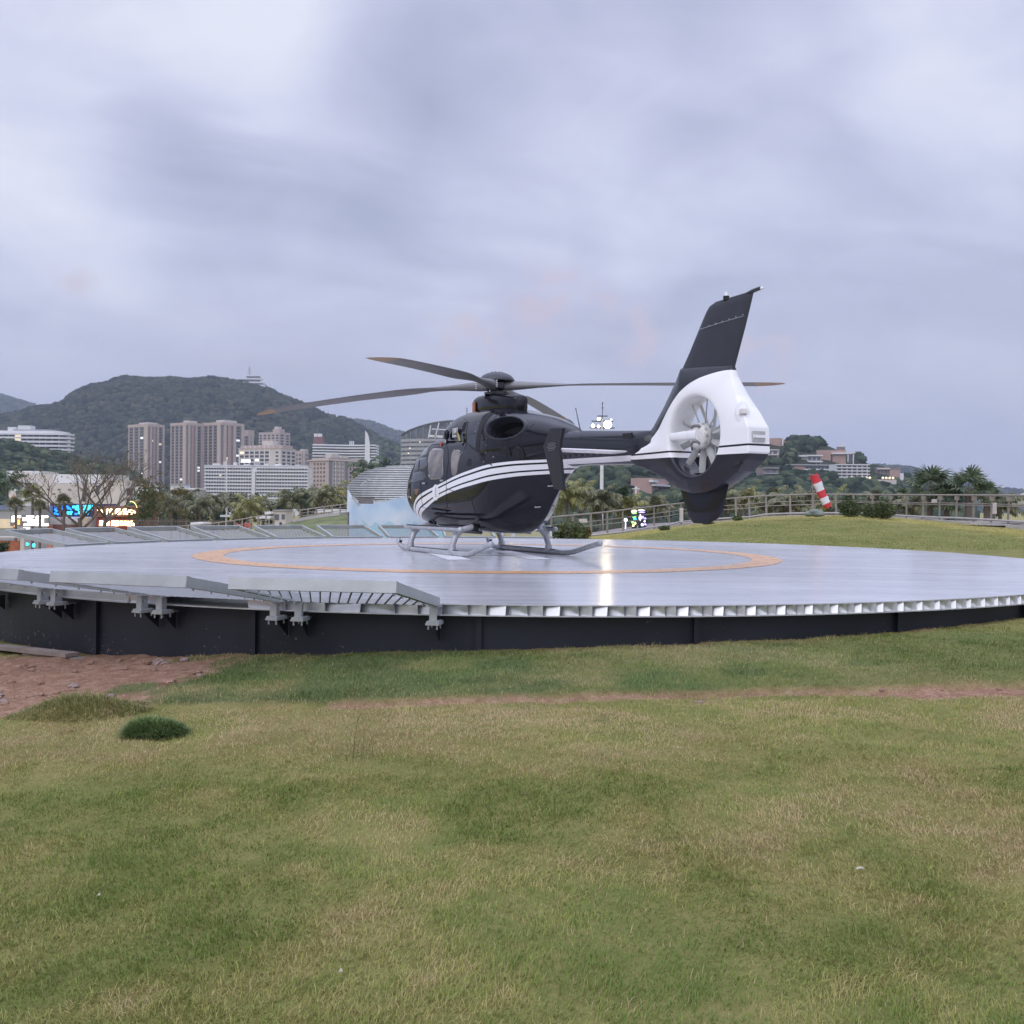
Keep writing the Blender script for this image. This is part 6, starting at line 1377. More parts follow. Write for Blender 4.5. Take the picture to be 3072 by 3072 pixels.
# ---- windsock
def build_windsock():
    Y = 44.0; base = at(2440, 1546, Y); t = thing('windsock', 'red and white striped windsock hanging limp from its pole', 'windsock', base); L = lambda u, v, dy=0: at(u, v, Y + dy) - base
    b = MB(); b.cyl(L(2437, 1546), L(2438, 1428), .022, 8); b.cyl(L(2446, 1540), L(2441, 1430), .014, 6); b.cyl(L(2428, 1482), L(2438, 1450), .012, 6); obj('pole', b, RAILM, t, 30)
    b = MB(); c = L(2440, 1425); b.tube([c + Vector((.20 * math.cos(a), .20 * math.sin(a), .05 * math.cos(a) * -1)) for a in [2 * math.pi * i / 16 for i in range(17)]], .012, 6); b.bar(c - Vector((.2, 0, 0)), c + Vector((.2, 0, 0)), .02, .02); obj('hoop', b, RAILM, t, True)
    RED = mat('sock_red_fabric', (.62, .045, .06), .75, 0, .12, 9); WHF = mat('sock_white_fabric', (.72, .70, .74), .75, 0, .06, 9)
    cl = [(2441, 1424), (2451, 1447), (2461, 1471), (2470, 1492), (2479, 1510), (2485, 1522)]; w = [25, 27, 25.5, 25, 25, 20]; n = 20
    def cen(s): return np.interp(s, range(6), [c[0] for c in cl]), np.interp(s, range(6), [c[1] for c in cl]), np.interp(s, range(6), w)
    for k, (a, z) in enumerate(((0.0, 1.05), (1.05, 2.05), (2.05, 3.0), (3.0, 4.0), (4.0, 5.0))):
        rings = []
        for q in np.linspace(a, z, 6):
            u, v, ww = cen(q); p = L(u, v); r = ww / 2 / FPX * Y; d = (L(*cen(min(q + .1, 5))[:2]) - L(*cen(max(q - .1, 0))[:2])).normalized(); e1 = Vector((d.z, 0, -d.x)); e2 = Vector((0, 1, 0)); fold = 1 + .05 * math.sin(3 * q * 2.1)
            rings.append([p + e1 * (r * math.cos(t_) * (1 + .06 * math.sin(5 * t_ + q * 3)) * fold) + e2 * (r * .75 * math.sin(t_)) for t_ in [2 * math.pi * j / n for j in range(n)]])
        b = MB(); b.loft(rings, 0, False); obj('red_band' if k % 2 == 0 else 'white_band', b, RED if k % 2 == 0 else WHF, t, 'all')
    SB = mat('sandbag_green_grey', (.20, .23, .21), .9, 0, .15, 5)
    for i, (dx, dz, s) in enumerate(((-.18, .06, .19), (.14, .09, .26), (.02, .16, .20), (.24, .05, .17))):
        b = MB(); b.ico((dx, -.05 * i, dz), s, 2, .03, random, (1.2, .9, .62)); tag(obj('sandbag', b, SB, None, 'all', base), ['grey green sandbag at left of the windsock foot', 'largest grey green sandbag weighing down windsock foot', 'grey green sandbag lying on top at the windsock foot', 'grey green sandbag at right of the windsock foot'][i], 'sandbag', 'sandbags at the windsock foot')
build_windsock()
for i, (u, v, Y, r, sd_, lab) in enumerate(((2550, 1550, 47, .54, 1, 'clipped round dark green shrub right of the windsock'), (2606, 1556, 45.5, .44, 2, 'middle clipped green shrub, smallest of the three by the railing'), (2652, 1558, 44.5, .52, 3, 'clipped round green shrub at the right of the three'))):
    p = at(u, v, Y); shrub('round_shrub', lab, p, r, LEAF_MID, 3200, .045, sd_, 'three clipped round shrubs on the bank', 1.0)
shrub('flowering_hedge', 'low green bushy shrub behind the pad, below the coconut palms', at(1705, 1625, 42), .78, LEAF_MID, 1300, .07, 9, None, .75); shrub('flowering_hedge', 'small yellow green bush next to the low shrub behind the pad', at(1752, 1618, 43), .42, LEAF_YEL, 700, .06, 10, None, .8)
for i, (u, v, Y, r, lab) in enumerate(((2210, 1562, 50, .30, 'small leafy weed clump at the railing foot right of black fin'), (2125, 1575, 49, .34, 'low grass tuft on the bank edge below the railing'), (1990, 1592, 46, .30, 'grass tuft growing over the path kerb left of the fin'))):
    shrub('weed_clump', lab, at(u, v, Y), r, LEAF_MID, 420, .05, 20 + i, None, .5, 'weeds')

PALM_M = leaf_mat('palm_mid_green', [(.2, (.045, .065, .035)), (.5, (.105, .14, .075)), (.8, (.22, .26, .15))], .45, .3)
# ---- palms. Right side, behind the railing, left to right
def palms():
    G = 'coconut palms behind the right railing'
    base = -3.5
    spec = [(1700, 1492, 58, 2.5, 'Y', 'yellow green coconut palm right of helicopter body, largest of its row'), (1735, 1478, 60, 1.9, 'Y', 'bright coconut palm leaning over the row right of the helicopter body'), (1812, 1505, 57, 2.2, 'O', 'olive coconut palm standing in front of the tall floodlight mast'), (1840, 1500, 62, 2.4, 'D', 'dark coconut palm just right of the floodlight mast'), (1885, 1520, 58, 1.9, 'Y', 'yellow tipped coconut palm left of the coloured light figure'), (1975, 1525, 64, 2.2, 'O', 'olive palm behind the coloured light figure'), (2065, 1502, 66, 2.3, 'D', 'dark palm half hidden by the black lower fin'),
            (2180, 1512, 66, 2.4, 'O', 'olive palm first to the right of the black lower fin'), (2235, 1500, 72, 2.5, 'Y', 'yellowish palm with upright spear, right of the lower fin'), (2300, 1512, 64, 2.5, 'O', 'olive palm with arching fronds left of the windsock'), (2372, 1515, 62, 2.4, 'O', 'drooping olive palm next left of the windsock'), (2425, 1498, 72, 2.4, 'O', 'grey green palm directly behind the windsock pole'), (2490, 1508, 70, 2.4, 'Y', 'yellow green palm just right of the windsock'), (2560, 1512, 66, 2.4, 'D', 'dark palm behind the first round shrub'), (2620, 1508, 70, 2.4, 'O', 'olive palm behind the middle round shrub'), (2690, 1505, 68, 2.5, 'D', 'dark palm just right of the round shrubs'), (2745, 1520, 62, 2.3, 'O', 'low olive palm left of the two tall fan palms'), (2990, 1518, 60, 2.1, 'O', 'olive palm fronds in front of the white shell roof')]
    M = {'Y': PALM_Y, 'D': PALM_D, 'O': PALM_O}
    for i, (u, v, Y, L_, m, lab) in enumerate(spec):
        c = at(u, v, Y); palm('coconut_palm', lab, (c.x, c.y, base), c.z - base, L_ * .66, M[m], 100 + i, 15, G, .12, .25 * math.sin(i * 2.3), 20, .10)
    for i, (u, v, Y, L_, lab) in enumerate(((2790, 1462, 56, 1.75, 'large green fan palm, taller of the two above the right railing'), (2905, 1466, 54, 1.65, 'green fan palm with upright leaves, right of the taller one'), (2840, 1505, 55, 1.5, 'low fan palm between and below the two tall fan palms'), (2960, 1490, 58, 1.3, 'small fan palm at the right end beside the shell roof'))):
        c = at(u, v, Y); fan_palm('fan_palm', lab, (c.x, c.y, base), c.z - base, L_ * .86, PALM_M, 200 + i, 17, 'fan palms at right')
    # left side belt in front of the white slab
    G2 = 'palms in the belt below the white slab block'
    spec = [(425, 1515, 118, 'D', 'dark palm at left end of belt, behind the fence'), (470, 1500, 120, 'O', 'olive palm right of the yellow leafed tree'), (515, 1512, 112, 'O', 'bushy olive palm left of the flag pole group'), (560, 1505, 118, 'D', 'dark tall palm third left of the white pole'), (600, 1520, 108, 'O', 'olive palm with broad crown second left of the white pole'), (640, 1508, 112, 'O', 'olive palm next left of the white pole'), (705, 1505, 112, 'O', 'olive palm next right of the white pole'), (742, 1525, 104, 'Y', 'pale palm second right of the white pole'), (775, 1518, 108, 'O', 'olive palm third right of the white pole'), (868, 1500, 116, 'O', 'tall olive palm with wide fan of fronds right of centre belt'), (905, 1498, 118, 'D', 'dark palm next right of the tall olive palm'), (965, 1492, 112, 'O', 'olive palm above the stone ramp wall'), (1000, 1485, 114, 'Y', 'pale fronded palm left of the striped canopy'), (1085, 1452, 120, 'O', 'slim palm rising above the canopy left shoulder'), (1100, 1408, 260, 'D', 'far tall palm in front of wavy hotel')]
    for i, (u, v, Y, m, lab) in enumerate(spec):
        c = at(u, v, Y); f = Y / 112; palm('garden_palm', lab, (c.x, c.y, -7), c.z + 7, (2.0 + .5 * ((i * 7) % 5) / 5) * f, M[m], 300 + i, 15, G2, .16, 0, 13, .15 * f)
    for i, (u, v, Y, L_, lab) in enumerate(((98, 1492, 100, 1.5, 'pale green fan palm above the white neon sign'), (192, 1508, 92, .95, 'small dark fan palm in front of the blue neon sign'), (48, 1520, 96, 1.1, 'low fan palm at left edge beside the white neon sign'), (120, 1522, 90, .8, 'little fan palm standing right beside the white neon letters'))):
        c = at(u, v, Y); fan_palm('fan_palm', lab, (c.x, c.y, -6), c.z + 6, L_, PALM_Y if i == 0 else PALM_O, 400 + i, 18, 'fan palms by the shop signs', .12)
    for i, (u, v, Y, lab) in enumerate(((22, 1445, 130, 'dark tall palm at the left photo edge'), (-20, 1470, 120, 'dark palm partly cut by the left photo edge'))):
        c = at(u, v, Y); palm('dark_palm', lab, (c.x, c.y, -7), c.z + 7, 2.6, PALM_D, 450 + i, 16, None, .2, 0, 14, .18)
palms()
def left_trees():
    G = 'dark broadleaf trees in the belt below the white slab block'
    for i, (u, vt, Y, rad, m, lab) in enumerate(((590, 1490, 150, 2.3, 1, 'dark round tree at left part of belt below white slab'), (655, 1492, 150, 2.2, 1, 'dark tree directly behind the white flag pole'), (720, 1500, 150, 2.0, 1, 'dark tree right of the white flag pole'), (800, 1484, 140, 2.6, 1, 'large dark green tree in the middle of the belt'), (845, 1500, 140, 2.0, 1, 'dark tree right of the large one in the belt'), (935, 1482, 150, 2.3, 1, 'dark tree under the pink beige block'), (1015, 1490, 140, 2.2, 1, 'dark bushy tree left of the mural wall'), (1045, 1478, 160, 2.2, 1, 'dark tree behind the mural wall edge'), (540, 1500, 150, 2.0, 1, 'dark tree at the left end of the belt'), (1150, 1360, 300, 4.6, 1, 'big dark tree standing left of the curved office'), (1190, 1375, 300, 4.0, 1, 'dark tree at foot of the curved office'))):
        c = at(u, vt, Y); tree('dark_tree', lab, 'tree', (c.x, c.y, -7), c.z + 7, rad, LEAF_DARK, 1500, .20 * (Y / 140), 30 + i, .2, .42 if Y < 200 else .25, G if Y < 200 else None, .95, 10)
    c = at(452, 1392, 100); tree('yellow_leaf_tree', 'sparse yellowish green tree right of the orange and red signs', 'tree', (c.x + .2, c.y, -6), c.z + 6, 2.3, LEAF_YEL, 1300, .13, 61, .16, .42, None, .8, 14, BARKB)
    c = at(428, 1455, 97); tree('yellow_leaf_tree', 'lower yellow tinged bushy tree next to the red sign', 'tree', (c.x - .2, c.y, -6), c.z + 6, 1.7, LEAF_MID, 900, .12, 62, .12, .45, None, .8, 9, BARKB)
    c = at(540, 1450, 104); tree('yellow_leaf_tree', 'thin leafy tree in front of the low grey shed', 'tree', (c.x, c.y, -6), c.z + 6, 1.3, LEAF_YEL, 500, .12, 63, .1, .5, None, .8, 7, BARKB)
    c = at(238, 1400, 96); bare_tree('bare_tree', 'big bare branched tree with wide crown behind the blue neon sign', (at(240, 1500, 96).x, 96, -6), 4, c.z + 6, 1.25, .24, (0, 0), .52, 3)
    c = at(330, 1405, 94); bare_tree('bare_tree', 'smaller bare tree leaning right behind the orange sign', (at(298, 1560, 94).x, 94, -6), 9, c.z + 6, .8, .19, (.55, 0), .55, 2)
left_trees()

# ---- floodlight masts, lamp post, flag pole
def build_masts():
    LM = emit('floodlight_glass', (1, .82, .50), 45); LMS = emit('floodlight_glass_dim', (1, .88, .66), 9)
    D = 100; top = at(1807, 1256, D); t = thing('floodlight_mast', 'tall white floodlight mast with lit lamps behind the tail boom', 'floodlight', (top.x, D, -6)); H = top.z + 6
    b = MB(); b.tube([(0, 0, 0), (0, 0, H)], [.21, .15], 12); obj('mast', b, POLEW, t, True)
    b = MB(); b.box((0, 0, H - .9), (2.4, .12, .10)); b.box((0, 0, H - .25), (2.1, .12, .10)); b.box((0, 0, H + .25), (1.0, .5, .06)); obj('crossbar', b, SATIN, t)
    b = MB(); b.cyl((0, 0, H), (0, 0, H + 1.6), .035, 6); b.box((0, 0, H + 1.05), (.16, .16, .10)); b.box((0, 0, H + 1.5), (.12, .12, .12)); obj('lightning_rod', b, SATIN, t)
    for i, (dx, dz, m, r) in enumerate(((.50, -.58, LM, .38), (-.92, -.72, LMS, .17), (-.38, -.78, LMS, .13), (-.36, -.05, LMS, .16), (.85, -.1, LMS, .07))):
        b = MB(); b.box((dx, -.10, H + dz), (r * 2.1, .22, r * 2.0)); h = obj('lamp_housing', b, SATIN, t); b = MB(); b.cyl((dx, -.235, H + dz), (dx, -.215, H + dz), r, 16); obj('lamp_glass', b, m, h)
    t2 = thing('floodlight_mast', 'second floodlight mast hidden behind fuselage, seen reflected in the deck', 'floodlight', (at(1541, 1500, 96).x, 96, -6)); z = at(1541, 1352, 96).z + 6
    b = MB(); b.tube([(0, 0, 0), (0, 0, z)], [.2, .15], 12); obj('mast', b, POLEW, t2, True); b = MB(); b.box((0, 0, z - .1), (1.9, .12, .10)); obj('crossbar', b, SATIN, t2)
    for dx, m in ((-.62, LMS), (-.10, LM), (.18, LMS), (.55, LM)):
        b = MB(); b.box((dx, -.1, z - .35), (.26, .2, .26)); h = obj('lamp_housing', b, SATIN, t2); b = MB(); b.cyl((dx, -.225, z - .35), (dx, -.205, z - .35), .07, 12); obj('lamp_glass', b, m, h)
    p = at(1908, 1466, 80); t = thing('lamp_post', 'grey T shaped lamp post behind the railing, right of the mast', 'street lamp', (p.x, 80, -5)); h = p.z + 5
    b = MB(); b.tube([(0, 0, 0), (0, 0, h)], [.10, .07], 8); obj('pole', b, POLEW, t, True); b = MB(); b.box((0, 0, h), (.55, .14, .07)); b.box((0, 0, h + .09), (.16, .1, .16)); obj('lamp_head', b, POLEW, t)
    p = at(680, 1378, 125); t = thing('flag_pole', 'thin white pole rising in front of the white slab block', 'pole', (p.x, 125, -6)); b = MB(); b.tube([(0, 0, 0), (0, 0, p.z + 6)], [.16, .09], 8); obj('pole', b, POLEW, t, True); b = MB(); b.box((0, 0, at(680, 1548, 125).z + 6), (1.3, .8, .25)); b.box((-.35, 0, at(680, 1525, 125).z + 6), (.8, .4, .14)); obj('platform', b, POLEW, t)
build_masts()

# ---- light figure: two lit panels of coloured patches
def build_light_figure():
    Y = 54; c = at(1918, 1592, Y); t = thing('light_figure', 'tall coloured light panel of glowing green and violet patches', 'light panel', c); q = Y / FPX
    b = MB(); b.box((-.26, .08, .52), (.26, .05, 1.02)); b.box((.20, .08, .52), (.34, .05, 1.02)); b.box((.0, .1, .3), (.08, .08, 1.7)); obj('backing', b, mat('panel_navy', (.02, .025, .05), .5), t)
    P = [(1902, 1534, 18, 9, E_YEL), (1903, 1540, 16, 4, E_GRN), (1903, 1551, 12, 7, E_GRN), (1905, 1557, 10, 5, E_CYAN), (1898, 1566, 8, 10, E_GRN), (1906, 1570, 6, 8, E_YEL), (1900, 1577, 7, 7, E_YEL), (1924, 1531, 20, 4, E_PALE), (1926, 1537, 20, 4, E_VIO), (1921, 1553, 8, 20, E_PALE), (1929, 1552, 6, 8, E_VIO), (1936, 1556, 8, 8, E_VIO), (1927, 1574, 8, 9, E_PALE), (1936, 1573, 7, 7, E_VIO), (1934, 1564, 5, 6, E_PALE)]
    for u, v, w, h, m in P:
        p = at(u, v, Y) - c; b = MB(); b.ico((p.x, .035, p.z), 1, 1, .12, random, (w / 2 * q, .02, h / 2 * q)); obj('light_patch', b, m, t, 'all')
    p = at(1877, 1560, Y); b = MB(); b.cyl((0, -.03, 0), (0, .03, 0), .09, 14); b.box((0, .04, -.5), (.04, .04, 1.0)); tag(obj('round_lamp', b, E_PALE, None, 30, p), 'small round white lamp just left of the coloured light panel', 'lamp')
build_light_figure()

# ---- shops with lit signs at the left
def build_shops():
    D = 104; q = D / FPX
    b = Bld('shop', 'blue fronted shop under the blue neon letters', 150, 292, 300, 1512, D, 0, mat('blue_shopfront', (.04, .05, .15), .5, 0, .1, 1), zb=-6, depth=6); b.box('awning', -b.wf * .32, -b.wf * .02, -.9, 0, b.zv(1556), b.zv(1551), WHITEW)
    b.box('lit_doorway', -b.wf * .31, -b.wf * .18, -.06, .02, b.zv(1598), b.zv(1575), E_WHITE); b.box('lit_panel', -b.wf * .155, -b.wf * .115, -.06, .02, b.zv(1592), b.zv(1572), E_WARM); b.box('window', -b.wf * .45, -b.wf * .36, -.05, .02, b.zv(1590), b.zv(1560), GLS); b.done()
    b = Bld('shop', 'orange lit shop building behind the warm round sign letters', 283, 412, 420, 1519, D - 2, 0, mat('orange_brown_front', (.27, .12, .07), .6, 0, .1, 1), zb=-6, depth=6); b.box('lintel', -b.wf, 0, -.25, 0, b.zv(1552), b.zv(1547), mat('salmon_trim', (.5, .22, .17), .6)); b.done()
    b = Bld('kiosk', 'pale kiosk with wide dark opening between the white and blue signs', 143, 243, 250, 1553, D - 6, 0, mat('pale_lilac_wall', (.48, .46, .50), .7, 0, .05, 1), zb=-6, depth=5); b.box('opening', -b.wf * .83, -b.wf * .10, -.04, .02, b.zv(1596), b.zv(1574), REDBR); b.box('pink_pier', -b.wf, -b.wf * .84, -.1, 0, 0, b.zv(1574), mat('salmon_trim', (.5, .22, .17), .6)); g = MB(); g.prism([(-b.wf * .28, b.zv(1562)), (0, b.zv(1570)), (0, b.zv(1564)), (-b.wf * .28, b.zv(1552))], -.5, .2, lambda p, y: Vector((p[0], y, p[1]))); obj('gable_slab', g, WHITEW, b.t); b.done()
    b = Bld('shop', 'grey shop with white neon letters at the left photo edge', -60, 147, 150, 1518, D - 2, 0, GREYW, zb=-6, depth=6); b.box('sign_band', -b.wf * .98, -b.wf * .40, -.12, 0, b.zv(1532), b.zv(1517), mat('blue_grey_sign', (.16, .20, .30), .6)); b.box('lit_window', -b.wf * .71, -b.wf * .52, -.06, .02, b.zv(1586), b.zv(1558), mat('cream_lit_wall', (.6, .5, .35), .6, 0, .1, 1, emit=(1, .8, .5), estr=.25)); b.done()
    def sign(name, label, cat, u, v, strokes, m, Y, back=None, parts='letter'):
        o = at(u, v, Y); t = thing(name, label, cat, o)
        if back: 
            bb = MB(); x0, x1, y0, y1, bm = back; p0, p1 = at(x0, y1, Y) - o, at(x1, y0, Y) - o; bb.box(((p0.x + p1.x) / 2, .10, (p0.z + p1.z) / 2), (p1.x - p0.x, .12, p1.z - p0.z)); obj('backing', bb, bm, t)
        for st in strokes:
            mm = m; 
            if isinstance(st[0], bpy.types.Material): mm, st = st[0], st[1:]
            gl = MB()
            for (ua, va, ub, vb, w) in st: a, c = at(ua, va, Y) - o, at(ub, vb, Y) - o; gl.bar(a, c if (c - a).length > .01 else a + Vector((.02, 0, 0)), .08, w * Y / FPX, (0, 0, 1) if abs(c.x - a.x) > abs(c.z - a.z) else (1, 0, 0))
            obj(parts, gl, mm, t)
        return t
    S = 4.6; cr = lambda L_: [(a / S, 1400 + b / S, c / S, 1400 + d / S, w / S) for a, b, c, d, w in L_]
    sign('white_neon_sign', 'large glaring white neon letters at far left', 'neon sign', 95, 1562, [cr([(165, 700, 210, 690, 30), (160, 735, 215, 735, 45), (180, 690, 180, 760, 30)]), cr([(245, 690, 285, 690, 30)]), cr([(365, 690, 465, 690, 26), (315, 725, 430, 725, 42), (400, 690, 420, 790, 60), (450, 740, 490, 770, 34), (330, 800, 490, 800, 24)]), cr([(510, 690, 660, 690, 26), (525, 690, 525, 800, 56), (560, 745, 600, 745, 50), (500, 802, 665, 802, 28)]), [E_ORG] + cr([(258, 730, 258, 800, 28)]), [E_ORG] + cr([(195, 820, 215, 820, 22)]), cr([(325, 850, 410, 850, 28)])], E_WHITE, 97, (30, 148, 1546, 1578, mat('sign_grey', (.22, .22, .22), .6)))
    sign('blue_neon_sign', 'blue and cyan neon lettering in two rows', 'neon sign', 220, 1528, [cr([(750, 535, 795, 560, 30), (755, 580, 790, 620, 34), (745, 640, 810, 660, 26)]), cr([(850, 545, 875, 550, 18), (855, 585, 885, 575, 26)]), cr([(925, 535, 945, 590, 26), (950, 560, 985, 600, 20)]), [E_CYAN] + cr([(1000, 555, 1085, 560, 34), (1040, 580, 1085, 590, 32), (1070, 530, 1080, 600, 22)]), [E_CYAN] + cr([(1150, 565, 1205, 565, 72)]), [E_CYAN] + cr([(1215, 565, 1275, 565, 72)]), [E_CYAN] + cr([(925, 640, 955, 640, 46), (965, 625, 1000, 625, 16), (980, 625, 980, 665, 18)]), cr([(1030, 650, 1065, 655, 24)]), [E_CYAN] + cr([(1080, 630, 1110, 640, 40)]), [E_CYAN] + cr([(1150, 640, 1190, 640, 44), (1195, 630, 1222, 650, 40)])], E_BLUE, D - 1.2, (158, 284, 1512, 1550, mat('blue_sign_panel', (.014, .018, .075), .5)))
    sign('warm_neon_sign', 'row of round glowing warm white letters above the red sign', 'neon sign', 350, 1533, [cr([(1345, 600, 1360, 600, 16)]), cr([(1375, 600, 1420, 630, 40), (1400, 590, 1420, 590, 20)])] + [cr([(a, 622, b_, 622, h), ((a + b_) / 2, 622 - h * .55, (a + b_) / 2, 622 + h * .55, (b_ - a) * .6)]) for a, b_, h in ((1470, 1555, 74), (1590, 1675, 74), (1690, 1765, 72))] + [cr([(1770, 605, 1800, 620, 36), (1790, 640, 1830, 650, 30), (1800, 600, 1825, 610, 24), (1835, 610, 1860, 650, 36)])], E_WARM, D - 3.2, (286, 410, 1524, 1550, mat('orange_brown_front', (.27, .12, .07), .6)))
    lt = []
    for k, x in enumerate((1375, 1420, 1470, 1540, 1595, 1655, 1710, 1760, 1815)):
        w = 40; st = [(x, 752, x + w, 752, 14), (x + 6, 750, x + 2, 815, 13), (x + 20, 755, x + 22, 815, 12), (x + w - 4, 752, x + w - 6, 815, 12), (x, 782, x + w, 782, 9)]
        if k % 3 == 1: st.append((x, 812, x + w, 812, 12))
        lt.append(([E_YEL] if k in (5, 6) else []) + cr(st))
    sign('red_sign', 'long red framed sign with cream glowing characters', 'sign', 350, 1569, lt, E_WARM, D - 4.2, (288, 414, 1557, 1586, mat('red_sign_panel', (.26, .055, .05), .55)), 'character')
    o = at(392, 1520, D - 2.5); t = thing('arch_lights', 'small arch of warm fairy lights on the orange shop roof', 'light arch', o)
    for i in range(15):
        a = math.pi * i / 14; p = Vector((.62 * math.cos(a), 0, .72 * math.sin(a) - .2)); b = MB(); b.ico(p, .05, 1); obj('bulb', b, E_YEL, t, 'all')
    b = MB(); b.tube([Vector((.62 * math.cos(math.pi * i / 14), 0.03, .72 * math.sin(math.pi * i / 14) - .2)) for i in range(15)], .03, 5); b.bar((.3, .03, .55), (.95, .03, .62), .05, .14); obj('arch', b, mat('arch_gold', (.4, .25, .08), .5), t)
    p = at(41, 1505, 102); b = MB(); rings = [(.22, -.5), (.26, .0), (.24, .42), (.12, .62), (.02, .78)]; b.loft([[Vector((r * math.cos(2 * math.pi * j / 14), r * math.sin(2 * math.pi * j / 14), z)) for j in range(14)] for r, z in rings]); tag(obj('ornament_post', b, mat('orange_ornament', (.45, .25, .12), .6, 0, .15, 4), None, 40, p), 'small orange tower shaped ornament on the left shop roof', 'ornament')
    # terrace with orange planter wall below the left net panels
    Y = 44; o = at(20, 1660, Y); t = thing('terrace_bar', 'orange brick bar counter under the left net panels', 'bar counter', (o.x, o.y, -6)); b = MB(); b.box((-.3, 0, at(20, 1622, Y).z + 5.0), (1.9, .4, 2.0)); obj('counter', b, mat('orange_brick', (.36, .12, .06), .8, 0, .2, 6), t); b = MB(); b.box((.75, -.1, at(45, 1618, Y).z + 5.2), (.16, .2, 2.6)); obj('post', b, CREAMW, t); b = MB(); b.box((-.3, -.05, at(20, 1618, Y).z + 6.1), (1.9, .5, .05)); obj('top', b, CREAMW, t)
    for i, (u, v, lab) in enumerate(((80, 1632, 'oval cyan neon light low at left, seen under the net panels'), (101, 1636, 'second cyan neon light low at left, beside the oval one'))):
        p = at(u, v, 52); b = MB(); b.ico((0, 0, 0), .10, 1, .1, random, (1.3 if i == 0 else .8, .2, .7 if i == 0 else 1.1)); tag(obj('cyan_light', b, E_CYAN, None, 'all', p), lab, 'neon light')
    shrub('round_shrub', 'dark round bush cut by the left edge behind the pad rim', at(2, 1662, 36), .34, LEAF_DARK, 500, .05, 77)
build_shops()

